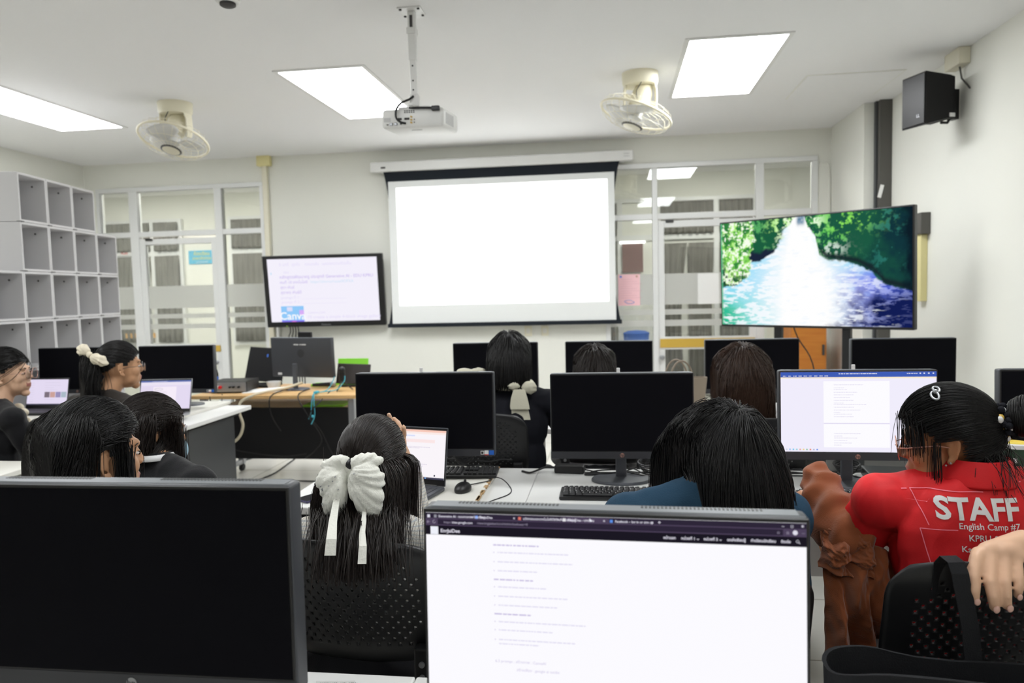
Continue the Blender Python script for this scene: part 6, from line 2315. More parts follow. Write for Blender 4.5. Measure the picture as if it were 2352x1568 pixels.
def glasses(ctx, m='copper', r=0.024, sq=0.85):
    H, rl = ctx['H'], ctx['root']
    mb = MB()
    for sx in (-1, 1):
        mb.tube([H(sx * 0.032 + r * math.copysign(abs(math.cos(t)) ** 0.8, math.cos(t)), 0.104 - 0.06 * abs(0.0) , -0.004 + r * sq * math.copysign(abs(math.sin(t)) ** 0.8, math.sin(t))) - rl for t in np.linspace(0, 2 * PI, 28, endpoint=False)], 0.0012, m, seg=6, closed=True)
        mb.tube([H(sx * 0.056, 0.104, 0.004) - rl, H(sx * 0.072, 0.085, 0.004) - rl, H(sx * 0.079, 0.02, 0.004) - rl, H(sx * 0.080, -0.008, -0.004) - rl], 0.0012, m, seg=6)
    mb.tube([H(-0.009, 0.104, 0.001) - rl, H(0, 0.107, 0.004) - rl, H(0.009, 0.104, 0.001) - rl], 0.0012, m, seg=6)
    g = mb.build('glasses', ctx['o'], smooth=60)
    mb = MB()
    for sx in (-1, 1):
        vs = [H(sx * 0.032, 0.104, -0.004) - rl] + [H(sx * 0.032 + r * math.cos(t), 0.104, -0.004 + r * sq * math.sin(t)) - rl for t in np.linspace(0, 2 * PI, 24, endpoint=False)]
        mb.add(vs, [(0, k, k % 24 + 1) for k in range(1, 25)], 'bottle')
    mb.build('lens', g)


def bow_lobe(prims, ctr, knot, name, ctx, m, vox=0.004, pleat=0.004, nfold=17):
    knot = np.array(knot)

    def d(co, no):
        q = co - knot
        th = np.arctan2(q[:, 2], q[:, 0])
        r = np.linalg.norm(q, axis=1)
        w_ = np.array([mnoise.noise(Vector((t_ * nfold * 0.55, a * 12, 3.0))) + 0.6 * (1 - 2 * abs(mnoise.noise(Vector((p_[0] * 34, p_[1] * 30, p_[2] * 22))))) for t_, a, p_ in zip(th, r, co)])
        return pleat * 1.5 * w_ * np.clip(r / 0.05, 0.25, 1)
    return blob(name, prims, vox, [m], ctx['o'], smooth=3, disp=d, origin=ctx['root'])


def ribbon(mb, pts, w, m, n=None):
    """a thin cloth strip through pts; w half-widths vectors along x"""
    vs, fs = [], []
    for k, p in enumerate(pts):
        ww = w[k] if isinstance(w, (list, tuple)) else w
        vs += [V3(*p) - V3(ww, 0.0, 0), V3(*p) + V3(ww, 0.002, 0), V3(*p) + V3(ww, 0.004, 0), V3(*p) + V3(-ww, 0.002, 0)]
    for k in range(len(pts) - 1):
        for q in range(4):
            q2 = (q + 1) % 4
            fs.append((k * 4 + q, k * 4 + q2, k * 4 + 4 + q2, k * 4 + 4 + q))
    fs += [(0, 1, 2, 3), tuple(range((len(pts) - 1) * 4, len(pts) * 4))]
    mb.add(vs, fs, m)

# ---------------------------------------------------------------- the tweed girl with the big white bow
c = person('person seen from behind in white tweed with a huge white organza hair bow', (-0.605, 1.785, 1.075), -0.12, -0.05, 0.0, s=0.95, a=-0.05, N=(-0.612, 1.745, 0.925), P=(-0.615, 1.72, 0.57), top='tweed',
           voxel=0.006, shw=0.155, arms={1: ((-0.53, 1.93, 0.83), (-0.572, 1.95, 1.035)), -1: ((-0.86, 1.84, 0.72), (-0.80, 2.10, 0.81))}, hands=(True, False),
           extra_body=chain([(-0.572, 1.95, 1.03), (-0.585, 1.93, 1.08), (-0.595, 1.92, 1.10)], [0.026, 0.024, 0.02]) + chain([(-0.585, 1.905, 1.105), (-0.590, 1.905, 1.14), (-0.600, 1.90, 1.179)], [0.0095, 0.009, 0.0075])
           + chain([(-0.570, 1.91, 1.095), (-0.562, 1.905, 1.125), (-0.560, 1.90, 1.146)], [0.0095, 0.009, 0.0075]) + chain([(-0.575, 1.93, 1.11), (-0.585, 1.94, 1.14), (-0.60, 1.945, 1.16)], [0.009, 0.0085, 0.007])
           + chain([(-0.575, 1.93, 1.10), (-0.58, 1.945, 1.13), (-0.59, 1.95, 1.15)], [0.0085, 0.008, 0.007]) + chain([(-0.575, 1.92, 1.06), (-0.565, 1.905, 1.085), (-0.56, 1.90, 1.105)], [0.011, 0.0095, 0.008]),
           chair_label='black perforated chair holding the girl in white tweed', chair_rz=-0.06, chair_loc=(-0.595, 1.80, 0), z0=0.65, Hh=0.31, hem=0.62)
h = Hair(c['hc'], c['R'], 0.95, wmax=0.118, wback=0.135)
KN = (0.0, -0.97, -0.12)
h.tied(4200, KN, cond=lambda u: scalp_ok(u) & (u[:, 2] > -0.12 - 0.25 * (u[:, 1] < -0.3)), bulge=0.03, off=0.05, spread=0.07)
kn = h.toW(np.array([KN]) * h.rad * 0.98)[0]
h.tail(2600, kn + V3(0, 0.01, -0.01), (0, -0.05, -0.99), 0.85, 0.10, c['cols'], spread=0.024, vs=0.18, off=0.10, wav=0.03, r=0.0009)
h.loose(2600, 0.86, 0.16, c['cols'], part=0.0, off=0.10, r=0.0009, cond=lambda u: scalp_ok(u) & (u[:, 2] < 0.05) & (u[:, 1] < 0.35), wav=0.06, grav=0.34)
h.wmax, h.wback = 0.6, 0.6
h.tail(2300, V3(-0.60, 1.635, 0.990), (0.30, -0.93, -0.12), 0.895, 0.08, [], spread=(0.042, 0.012, 0.010), vs=0.09, off=0.05, grav=0.13, K=15, r=0.0009)
h.wmax, h.wback = 0.118 * 0.95, 0.135 * 0.95
h.tail(160, c['H'](0.07, -0.04, -0.05), (0.35, -0.1, -0.8), 0.93, 0.12, c['cols'], spread=0.02, vs=0.2, off=0.3, wav=0.16, grav=0.2, r=0.0008)
h.tail(120, c['H'](-0.07, -0.05, -0.06), (-0.4, -0.1, -0.8), 0.93, 0.12, c['cols'], spread=0.02, vs=0.2, off=0.3, wav=0.16, grav=0.2, r=0.0008)
h.build(c['o'], 'hair_brown', c['root'])
K0 = (-0.619, 1.652, 1.098)
bow_lobe([E_((-0.650, 1.640, 1.108), (0.036, 0.02, 0.017), rotm(0, 0, -0.25)), E_((-0.657, 1.625, 1.070), (0.034, 0.028, 0.032)), E_((-0.647, 1.618, 1.035), (0.028, 0.028, 0.047), rotm(0, 0, 0.2)), C_((-0.628, 1.645, 1.09), (-0.652, 1.62, 1.05), 0.014, 0.028)], None, K0, 'hair_bow', c, 'bow_white', pleat=0.0035)
bow_lobe([E_((-0.578, 1.64, 1.112), (0.042, 0.022, 0.018), rotm(0, 0, -0.15)), E_((-0.570, 1.622, 1.075), (0.040, 0.030, 0.036)), E_((-0.566, 1.615, 1.035), (0.034, 0.030, 0.052), rotm(0, 0, -0.15)), C_((-0.612, 1.645, 1.09), (-0.58, 1.62, 1.05), 0.014, 0.03)], None, K0, 'hair_bow', c, 'bow_white', pleat=0.0035)
mb = MB()
rl = c['root']
ribbon(mb, [np.array(p) - rl for p in ((-0.640, 1.620, 1.05), (-0.620, 1.530, 1.002), (-0.606, 1.484, 0.980), (-0.604, 1.468, 0.950))], [0.006, 0.009, 0.011, 0.012], 'bow_white')
mb.build('ribbon_tail', c['o'])
mb = MB()
ribbon(mb, [np.array(p) - rl for p in ((-0.575, 1.620, 1.02), (-0.548, 1.515, 0.985), (-0.536, 1.482, 0.968), (-0.532, 1.462, 0.936))], [0.004, 0.006, 0.008, 0.009], 'bow_white')
mb.build('ribbon_tail', c['o'])
mb = MB()
mb.ell(V3(*K0) - rl + V3(0, -0.012, -0.002), (0.012, 0.014, 0.014), 'bow_white')
mb.ell(V3(*K0) - rl + V3(0.006, -0.012, 0.008), (0.014, 0.016, 0.014), 'black')
mb.build('bow_knot', c['o'], smooth=180)
mb = MB()
r = random.Random(6)
for k in range(26):
    side = r.choice((-0.652, -0.572))
    p = V3(side + (r.random() - 0.5) * 0.05, 1.595, 1.05 + (r.random() - 0.5) * 0.09) - rl
    mb.ell(p, (0.0013, 0.004, 0.0013), 'silver', nu=8, nv=5)
mb.build('sequin', c['o'])

# ---------------------------------------------------------------- the girl in the red shirt
c = person('person in red STAFF shirt with glasses, silver hair clip and bun, looking sideways', (0.735, 1.765, 1.140), 1.25, -0.18, 0.03, s=0.93, a=0.06, N=(0.785, 1.745, 1.043), P=(0.80, 1.72, 0.57), skin='skin_tan', top='cloth_red', top_name='shirt',
           sleeve='short', voxel=0.0042, shw=0.195, torso=1.10, flat_back=0.055, cloth_smooth=14, drop=0.034, arms={-1: ((0.540, 1.865, 0.825), (0.515, 2.00, 0.93)), 1: ((1.03, 1.86, 0.80), (0.98, 2.12, 0.82))}, folds_amp=0.004,
           chair_label='black perforated chair behind the red shirt, partly cut off', chair_rz=0.08, chair_loc=(0.725, 1.742, 0), z0=0.675, Hh=0.295)
RED = c
h = Hair(c['hc'], c['R'], 0.93, rad=(0.086, 0.105, 0.105), wmax=0.14, wback=0.3)
KN = (-0.10, -0.99, 0.10)
h.tied(6500, KN, bulge=0.08, off=0.07, spread=0.05, cond=lambda u: scalp_ok(u) | ((u[:, 1] < -0.15) & (u[:, 2] > -0.60)), r=0.0008)
kn = h.toW(np.array([KN]) * h.rad * 1.08)[0]
bdir = norm(h.R @ V3(-0.1, -0.99, 0.12))
bc = kn + bdir * 0.050
h.bun(bc, 0.047, 1400, axis=bdir)
h.tail(420, c['H'](0.02, -0.092, -0.055), (0.30, -0.30, -0.75), 1.055, 0.04, c['cols'], spread=0.020, vs=0.25, off=0.2, grav=0.25, K=4, r=0.0008)
h.tail(320, c['H'](-0.04, -0.080, -0.055), (0.1, -0.30, -0.7), 1.055, 0.04, c['cols'], spread=0.020, vs=0.25, off=0.2, grav=0.25, K=4, r=0.0008)
hv = lambda *v: c['R'] @ V3(*v)
h.tail(14, c['H'](-0.040, 0.075, 0.080), hv(-0.10, 0.30, -0.9), 1.10, 0.03, [], spread=0.010, vs=0.10, off=0.03, grav=0.45, K=5, r=0.0006)
h.tail(45, c['H'](-0.066, 0.052, 0.060), hv(-0.20, -0.10, -1.0), 1.12, 0.04, [], spread=0.010, vs=0.07, off=0.04, grav=0.5, K=6, r=0.0008)
h.tail(28, c['H'](-0.050, 0.070, 0.075), hv(-0.30, -0.05, -1.0), 1.125, 0.03, [], spread=0.009, vs=0.06, off=0.03, grav=0.5, K=5, r=0.0008)
h.tail(40, c['H'](-0.076, 0.022, 0.01), hv(-0.10, 0.10, -1.0), 1.03, 0.04, [], spread=0.006, vs=0.06, off=0.04, grav=0.4, K=7, r=0.0006)
h.build(c['o'], 'hair_black', c['root'], extra=[(bc, (0.042, 0.042, 0.042), np.eye(3))])
glasses(c, m='copper', r=0.025, sq=0.95)
rl = c['root']
mb = MB()
a_ = norm(np.cross(bdir, V3(0, 0, 1)))
b_ = np.cross(bdir, a_)
for k in range(40):
    t_ = 2 * PI * k / 40
    mb.ell(kn + bdir * (0.002 + 0.010 * math.sin(k * 2.3)) + (a_ * math.cos(t_) + b_ * math.sin(t_)) * (0.031 + 0.005 * math.sin(k * 1.7)) - rl, (0.008, 0.008, 0.008), ('cloth_navy', 'cloth_navy', 'gold', 'print_white', 'cloth_navy')[k % 5], nu=8, nv=6)
mb.build('scrunchie', c['o'], smooth=180)
# silver clip on the crown
mb = MB()
HB = lambda x, y, z: h.toW(norm(np.array([[x, y, z]])) * h.rad * 1.16)[0] - rl
for ctr, ln in ((0.16, 0.15), (-0.17, 0.15)):
    pts = []
    for t_ in np.linspace(0, 2 * PI, 24, endpoint=False):
        pts.append(HB(-0.50 + 0.09 * math.sin(t_) + 0.30 * (ctr + ln * math.cos(t_)), 0.10 - 0.10 * (ctr + ln * math.cos(t_)) + 0.05 * math.sin(t_), 0.86 + 0.62 * (ctr + ln * math.cos(t_))))
    mb.tube(pts, 0.0026, 'silver', seg=8, closed=True)
mb.ell(HB(-0.50, 0.10, 0.86), (0.006, 0.006, 0.006), 'silver', nu=12, nv=8)
mb.ell(HB(-0.49, 0.10, 0.89), (0.004, 0.004, 0.004), 'pink_paper', nu=10, nv=8)
mb.build('hair_clip', c['o'], smooth=60)
mb = MB()
mb.ell(c['H'](-0.086, 0.000, -0.038) - rl, (0.0026, 0.0026, 0.0026), 'silver', nu=10, nv=8)
mb.ell(c['H'](-0.085, 0.010, -0.042) - rl, (0.0022, 0.0022, 0.0022), 'silver', nu=10, nv=8)
mb.build('earring', c['o'], smooth=180)
# shirt collar: a folded band around the neck
vs, fs = [], []
n_ = 40
Nn = c['N']
for k in range(n_ + 1):
    t_ = -PI * 0.5 + (k / n_ - 0.5) * 2 * PI * 0.86
    dr = c['right'] * math.cos(t_) + c['fwd'] * math.sin(t_)
    frnt = max(0, math.sin(t_))
    for rr, zz in ((0.060, 0.020), (0.066, 0.058), (0.072, 0.060), (0.098 + 0.012 * frnt, 0.012 - 0.03 * frnt), (0.097 + 0.012 * frnt, 0.006 - 0.03 * frnt)):
        vs.append(Nn + dr * rr * 0.95 + V3(0, 0, zz + 0.010) - c['fwd'] * 0.004 - rl)
for k in range(n_):
    for j in range(4):
        q = k * 5 + j
        fs.append((q, q + 5, q + 6, q + 1))
ob = MB().add(vs, fs, 'cloth_red').build('collar', c['o'], smooth=60)
ob.modifiers.new('t', 'SOLIDIFY').thickness = 0.002
# print on the back, laid onto the cloth
sh = c['shirt']
bm = bmesh.new()
bm.from_mesh(sh.data)
bvh = BVHTree.FromBMesh(bm)


def on_back(items, m, name, lines=()):
    V, F = text_geo(items)
    bmt = bmesh.new()
    for x, z in V:
        bmt.verts.new((x, 0, z))
    bmt.verts.ensure_lookup_table()
    for f in F:
        try:
            bmt.faces.new([bmt.verts[i] for i in f])
        except ValueError:
            pass
    for (x0, z0_), (x1, z1_), w_ in lines:
        d = Vector((x1 - x0, 0, z1_ - z0_)).normalized()
        nn = Vector((-d.z, 0, d.x)) * w_
        a, b = Vector((x0, 0, z0_)), Vector((x1, 0, z1_))
        bmt.faces.new([bmt.verts.new(p) for p in (a - nn, b - nn, b + nn, a + nn)])
    for k in range(-30, 31):
        for ax in (0, 2):
            co = [0, 0, 0]
            co[ax] = k * 0.008
            no = [0, 0, 0]
            no[ax] = 1
            bmesh.ops.bisect_plane(bmt, geom=bmt.verts[:] + bmt.edges[:] + bmt.faces[:], plane_co=co, plane_no=no)
    o0 = V3(0.803, 1.30, 0.989) - rl
    dirv = Vector(c['fwd'])
    med = np.median([(lambda r_: r_[3] if r_[0] is not None else 0.3)(bvh.ray_cast(Vector(o0 + c['right'] * x + V3(0, 0, z)), dirv)) for x in (-0.06, 0, 0.06) for z in (-0.03, 0.02)])
    for v in bmt.verts:
        p = o0 + c['right'] * v.co.x + V3(0, 0, v.co.z)
        hit = bvh.ray_cast(Vector(p), dirv)
        q = hit[0] if hit[0] is not None and abs(hit[3] - med) < 0.07 else bvh.find_nearest(Vector(p) + dirv * med)[0]
        v.co = q - dirv * 0.0022
    me = bpy.data.meshes.new(name)
    bmt.to_mesh(me)
    bmt.free()
    me.materials.append(M[m])
    o = bpy.data.objects.new(name, me)
    COL.objects.link(o)
    o.parent = sh
    return o


M['pink_print'] = mat('pink_print', srgb(250, 130, 150), 0.6)
on_back([('STAFF', -0.112, 0.012, 0.060, 'LEFT', 0.03), ('English Camp #7', -0.014, -0.007, 0.0175, 'CENTER', 0.006), ('KPRU & BGSU', -0.004, -0.030, 0.0175, 'CENTER', 0.006), ('Kamphaeng Phet', -0.012, -0.053, 0.0175, 'CENTER', 0.006)], 'print_white', 'back_lettering')
on_back([], 'pink_print', 'back_frame_lines', [((-0.146, 0.064), (-0.016, 0.066), 0.0008), ((-0.146, 0.064), (-0.126, -0.004), 0.0008), ((-0.142, -0.012), (-0.075, -0.010), 0.0008), ((-0.142, -0.012), (-0.128, -0.085), 0.0008), ((-0.150, 0.068), (-0.157, 0.075), 0.0008), ((-0.147, 0.070), (-0.147, 0.079), 0.0008), ((-0.152, 0.063), (-0.164, 0.063), 0.0008), ((0.02, 0.083), (0.07, 0.083), 0.0008)])
bm.free()

# rust corduroy jacket hanging over her arm
rj = V3(0.53, 1.74, 0.64)
t = thing('corduroy_jacket', 'crumpled rust corduroy jacket hanging over the arm beside the red sleeve', 'jacket', tuple(rj))


def ridged(p, f, sd):
    q = Vector((p[0] * f + sd, p[1] * f, p[2] * f * 0.8))
    return 1 - 2 * abs(mnoise.noise(q))


# the sleeve, a wrinkled tube pointing up and away
path = [V3(0.496, 1.945, 1.038), V3(0.498, 1.925, 1.030), V3(0.502, 1.885, 1.000), V3(0.508, 1.845, 0.965), V3(0.520, 1.805, 0.930), V3(0.545, 1.775, 0.905), V3(0.580, 1.765, 0.895)]
rads = [0.006, 0.024, 0.040, 0.050, 0.058, 0.060, 0.050]
ts = np.linspace(0, len(path) - 1.001, 44)
vs, fs = [], []
nn_ = 40
for k, tt in enumerate(ts):
    i0 = int(tt)
    p = path[i0] + (path[i0 + 1] - path[i0]) * (tt - i0)
    rr = rads[i0] + (rads[i0 + 1] - rads[i0]) * (tt - i0)
    d = norm(path[i0 + 1] - path[i0])
    ax = norm(np.cross(d, V3(0, 0, 1)))
    ay = np.cross(ax, d)
    for q in range(nn_):
        th = 2 * PI * q / nn_
        e = ax * math.cos(th) + ay * math.sin(th)
        pp = p + e * rr
        wr = 0.010 * ridged((pp[0] * 1.0, pp[1] * 1.2, pp[2] * 2.2), 16, 3) + 0.005 * math.sin(tt * 5.5 + 1.5 * math.sin(th) + th) * min(1, tt / 2)
        vs.append(p + e * (rr + wr * min(1, tt)) - rj)
for k in range(len(ts) - 1):
    for q in range(nn_):
        q2 = (q + 1) % nn_
        fs.append((k * nn_ + q, k * nn_ + q2, (k + 1) * nn_ + q2, (k + 1) * nn_ + q))
fs.append(tuple(range(nn_))[::-1])
ob = MB().add(vs, fs, 'corduroy').build('sleeve', t, smooth=180)
ob.modifiers.new('t', 'SOLIDIFY').thickness = 0.003


def drape(tl, tr, bl, br, bulge, nf, amp, sd, name):
    nu, nv = 60, 56
    vs, fs = [], []
    for j in range(nv):
        v = j / (nv - 1)
        for i in range(nu):
            u = i / (nu - 1)
            p = (V3(*tl) * (1 - u) + V3(*tr) * u) * (1 - v) + (V3(*bl) * (1 - u) + V3(*br) * u) * v
            ph = 2 * PI * nf * u + 1.3 * math.sin(2.6 * v + sd) + 0.9 * mnoise.noise(Vector((u * 2, v * 3, sd)))
            f = amp * (0.25 + 0.75 * v) * (abs(math.sin(ph / 2)) - 0.6)
            dn = 0.018 * ridged((u * 0.32 + 0.15 * v, v * 0.22, 0.3), 11, sd) + 0.006 * mnoise.noise(Vector((u * 14, v * 16, sd)))
            p = p + V3(0.25 * f, -bulge * math.sin(PI * min(1, 0.1 + v)) * math.sin(PI * (0.1 + 0.8 * u)) - f - dn, 0.012 * mnoise.noise(Vector((u * 6, 9 + sd, 0))) * v)
            vs.append(p - rj)
    for j in range(nv - 1):
        for i in range(nu - 1):
            a = j * nu + i
            fs.append((a, a + 1, a + nu + 1, a + nu))
    ob = MB().add(vs, fs, 'corduroy').build(name, t, smooth=180)
    ob.modifiers.new('t', 'SOLIDIFY').thickness = 0.004
    return ob


drape((0.468, 1.80, 0.945), (0.600, 1.74, 0.900), (0.470, 1.68, 0.625), (0.600, 1.70, 0.680), 0.045, 2.6, 0.045, 1.0, 'front_panel')
drape((0.505, 1.78, 0.925), (0.635, 1.76, 0.880), (0.530, 1.70, 0.640), (0.640, 1.74, 0.640), 0.02, 2.0, 0.05, 4.0, 'back_panel')
drape((0.478, 1.80, 0.955), (0.570, 1.745, 0.935), (0.462, 1.735, 0.850), (0.560, 1.70, 0.845), 0.03, 1.4, 0.03, 7.0, 'folded_lapel')
# white cloth edge seen under the jacket
t = tag(blob('white_cloth', [C_((0.54, 1.70, 0.63), (0.60, 1.72, 0.67), 0.03, 0.04)], 0.008, ['cloth_white'], None, origin=(0.57, 1.71, 0.62), disp=folds(0.006, 30, 2)), 'scrap of white cloth showing below the rust corduroy jacket', 'cloth')
t.location = (0.57, 1.71, 0.62)

# black canvas bag hung on the chair
rb = V3(0.615, 1.35, 0.465)
mb = MB()
vs, fs = [], []
lev = [(-0.02, 0.22, 0.055), (0.0, 0.235, 0.065), (0.12, 0.245, 0.07), (0.26, 0.25, 0.065), (0.345, 0.255, 0.055), (0.352, 0.257, 0.057), (0.352, 0.250, 0.050), (0.30, 0.245, 0.045), (0.02, 0.22, 0.045)]
n_ = 48
for z, a, b in lev:
    for k in range(n_):
        th = 2 * PI * k / n_
        sg = lambda q, e: math.copysign(abs(q) ** e, q)
        x, y = a * sg(math.cos(th), 0.6), b * sg(math.sin(th), 0.7)
        dz = 0.012 * math.sin(th * 3 + 1) * (z / 0.35) + 0.012 * (x / a) ** 2 * (z > 0.3)
        y += 0.008 * mnoise.noise(Vector((x * 14, z * 12, y * 9)))
        vs.append((x, y, z + dz - 0.01 * x / a * (z > 0.2)))
for k in range(len(lev) - 1):
    for i in range(n_):
        i2 = (i + 1) % n_
        fs.append((k * n_ + i, k * n_ + i2, (k + 1) * n_ + i2, (k + 1) * n_ + i))
fs.append(tuple(range(n_))[::-1])
fs.append(tuple(range((len(lev) - 1) * n_, len(lev) * n_)))
t = thing('tote_bag', 'black canvas bag hanging from the chair behind the red shirt', 'bag', tuple(rb), 0.10)
mb.add(vs, fs, 'bag_black').build('body', t, smooth=50)
MB().tube([(-0.24, -0.057, 0.325), (-0.1, -0.068, 0.315), (0.05, -0.07, 0.313), (0.24, -0.06, 0.318)], 0.0025, 'bag_black', seg=6).build('seam', t)
mb = MB()
sp = [(0.036, 0.058, 0.33), (0.030, 0.060, 0.40), (0.020, 0.064, 0.46), (0.014, 0.068, 0.50), (0.012, 0.078, 0.518), (0.012, 0.105, 0.520), (0.012, 0.125, 0.50), (0.014, 0.135, 0.43)]
ribbon(mb, sp, 0.016, 'bag_black')
mb.build('strap', t)

# ---------------------------------------------------------------- the resting hand over the chair, person outside the frame
ex = []
ex += chain([(0.664, 1.452, 0.984), (0.649, 1.430, 0.956), (0.648, 1.423, 0.934), (0.651, 1.427, 0.914)], [0.0118, 0.0105, 0.0098, 0.0080])
ex += chain([(0.689, 1.456, 0.984), (0.676, 1.428, 0.948), (0.678, 1.421, 0.924), (0.683, 1.426, 0.902)], [0.0122, 0.0112, 0.0104, 0.0085])
ex += chain([(0.714, 1.459, 0.982), (0.703, 1.431, 0.946), (0.703, 1.425, 0.924), (0.707, 1.429, 0.903)], [0.0120, 0.0108, 0.0100, 0.0082])
ex += chain([(0.739, 1.465, 0.978), (0.731, 1.441, 0.951), (0.728, 1.434, 0.936), (0.728, 1.438, 0.921)], [0.0108, 0.0096, 0.0090, 0.0074])
ex += chain([(0.675, 1.478, 0.975), (0.657, 1.458, 0.938), (0.646, 1.448, 0.921)], [0.0130, 0.0110, 0.0085])
ex += [C_((0.672, 1.462, 0.988), (0.742, 1.470, 0.982), 0.0145, 0.0135), C_((0.69, 1.468, 0.992), (0.77, 1.505, 0.998), 0.018, 0.024), C_((0.715, 1.468, 0.992), (0.775, 1.510, 0.992), 0.018, 0.024), C_((0.738, 1.474, 0.984), (0.785, 1.515, 0.984), 0.017, 0.023), C_((0.772, 1.507, 0.993), (0.80, 1.52, 0.990), 0.027, 0.028), C_((0.80, 1.52, 0.990), (1.02, 1.50, 0.95), 0.028, 0.037)]
c = person('person outside the picture whose bare hand rests over the chair back', (1.38, 1.22, 1.20), 0.1, 0, 0, s=0.95, a=0.2, skin='skin_light', top='cloth_white', sleeve='short', voxel=0.0042, top_name='shirt', head_detail=False,
           arms={-1: ((1.05, 1.49, 0.945), (0.80, 1.52, 0.990)), 1: ((1.62, 1.30, 0.80), (1.50, 1.55, 0.80))}, hands=(False, True), extra_body=ex, chair_label='black chair outside the picture beside the resting hand')
h = Hair(c['hc'], c['R'], 0.95)
h.loose(900, 1.0, 0.1, c['cols'], r=0.002)
h.build(c['o'], 'hair_black', c['root'])
mb = MB()
for p, q in (((0.651, 1.4165, 0.914), 0.0058), ((0.683, 1.4145, 0.902), 0.0062), ((0.7075, 1.418, 0.903), 0.006), ((0.728, 1.4275, 0.921), 0.0052)):
    mb.ell(V3(*p) - c['root'] + V3(0, 0.0012, -0.0005), (q * 0.95, 0.0020, q * 1.2), 'nail', R=Euler((0.15, 0, 0)).to_matrix(), nu=14, nv=10)
mb.build('fingernail', c['o'], smooth=180)

# ---------------------------------------------------------------- the teal shirt
c = person('person with long loose black hair in a dark teal top, seen from behind', (0.242, 1.70, 1.112), 0.42, -0.16, 0.06, s=0.97, a=0.12, N=(0.195, 1.635, 1.035), P=(0.19, 1.60, 0.57), top='cloth_teal', top_name='sweater', voxel=0.007, skin='skin_mid', shw=0.168,
           chair_label='black chair of the girl in the teal top, hidden by the lit monitor', chair_loc=(0.14, 1.68, 0), arms={1: ((0.38, 1.70, 0.79), (0.29, 1.95, 0.80))})
h = Hair(c['hc'], c['R'], 0.97, rad=(0.088, 0.104, 0.104), wmax=0.108, wback=0.15)
h.loose(7000, 0.90, 0.14, c['cols'], part=0.3, off=0.16, grav=0.38, r=0.0008, crown=(0.12, -0.45, 0.88), wav=0.015)
h.loose(900, 0.98, 0.12, c['cols'], part=0.5, off=0.25, grav=0.34, r=0.0008, crown=(0.12, -0.3, 0.93), wav=0.04, cond=lambda u: scalp_ok(u) & (u[:, 1] > 0.0), back=0.0)
h.build(c['o'], 'hair_black', c['root'])
glasses(c, m='copper', r=0.024)

# ---------------------------------------------------------------- the long haired pair by the aisle
c = person('person with long straight black hair and a visible ear, turned towards the screens', (-1.235, 1.602, 1.128), -0.60, -0.03, 0.0, s=1.03, a=-0.4, top='cloth_black', voxel=0.0048, skin='skin_mid',
           chair_label='black chair of the girl whose ear shows, hidden by the dark monitor', chair_loc=(-1.22, 1.69, 0))
h = Hair(c['hc'], c['R'], 1.03, rad=(0.086, 0.104, 0.106), wmax=0.105, wback=0.108)
ear_gap = lambda u: scalp_ok(u) & ~((u[:, 0] > 0.35) & (u[:, 2] < 0.30) & (u[:, 1] > -0.25))
h.loose(5200, 0.86, 0.15, c['cols'], part=0.0, off=0.14, grav=0.36, crown=(-0.1, 0.25, 0.95), cond=lambda u: ear_gap(u) & ((u[:, 1] < -0.05) | (u[:, 0] < -0.1)), back=0.7, r=0.0009)
h.tied(2600, (0.55, -0.82, -0.12), off=0.08, bulge=0.10, cond=lambda u: scalp_ok(u) & (u[:, 2] > 0.15) & (u[:, 0] > -0.3), spread=0.12, r=0.0009)
h.tail(1100, c['H'](0.055, -0.085, 0.0), c['R'] @ V3(0.12, -0.15, -1.0), 0.88, 0.1, c['cols'], spread=0.016, vs=0.08, off=0.08, grav=0.35, r=0.0009)
h.tail(260, c['H'](0.076, 0.030, 0.03), c['R'] @ V3(0.12, 0.02, -1.0), 0.92, 0.1, c['cols'], spread=0.010, vs=0.05, off=0.06, grav=0.45, r=0.0009)
h.build(c['o'], 'hair_black', c['root'])
mb = MB()
mb.ell(c['H'](0.087, -0.002, -0.042) - c['root'], (0.0028, 0.0028, 0.0028), 'silver', nu=10, nv=8)
mb.build('earring', c['o'], smooth=180)

c = person('person with long black hair and blue face mask, black jacket, beside the aisle', (-1.490, 2.20, 1.065), -0.62, -0.10, 0.0, s=1.02, a=-0.35, top='cloth_black', voxel=0.006, skin='skin_mid', shw=0.185, N=(-1.445, 2.14, 0.975),
           arms={1: ((-1.20, 2.15, 0.78), (-1.20, 2.32, 0.79)), -1: ((-1.69, 2.18, 0.68), (-1.50, 2.42, 0.80))}, chair_label='black chair of the masked girl beside the aisle', chair_loc=(-1.60, 2.24, 0))
h = Hair(c['hc'], c['R'], 1.02, rad=(0.085, 0.103, 0.105), wmax=0.105, wback=0.15)
h.tied(2600, (0.0, -0.97, -0.15), bulge=0.03, off=0.06, cond=lambda u: scalp_ok(u) & (u[:, 2] > 0.0), spread=0.12)
h.loose(3600, 0.90, 0.12, c['cols'], part=0.0, off=0.14, grav=0.36, cond=lambda u: scalp_ok(u) & (u[:, 2] < 0.55) & ((u[:, 1] < -0.12) | (u[:, 0] < -0.3)), back=0.7, crown=(0, 0.2, 0.98))
h.tail(900, c['H'](0.076, 0.02, 0.03), c['R'] @ V3(0.08, 0.02, -1.0), 0.92, 0.06, c['cols'], spread=0.016, vs=0.06, off=0.08, grav=0.45)
h.build(c['o'], 'hair_brown', c['root'])
mk = [E_(c['H'](0, 0.070, -0.055), np.array((0.050, 0.042, 0.048)) * 1.02, c['R'])]
blob('face_mask', mk, 0.005, ['mask'], c['o'], origin=c['root'])
mb = MB()
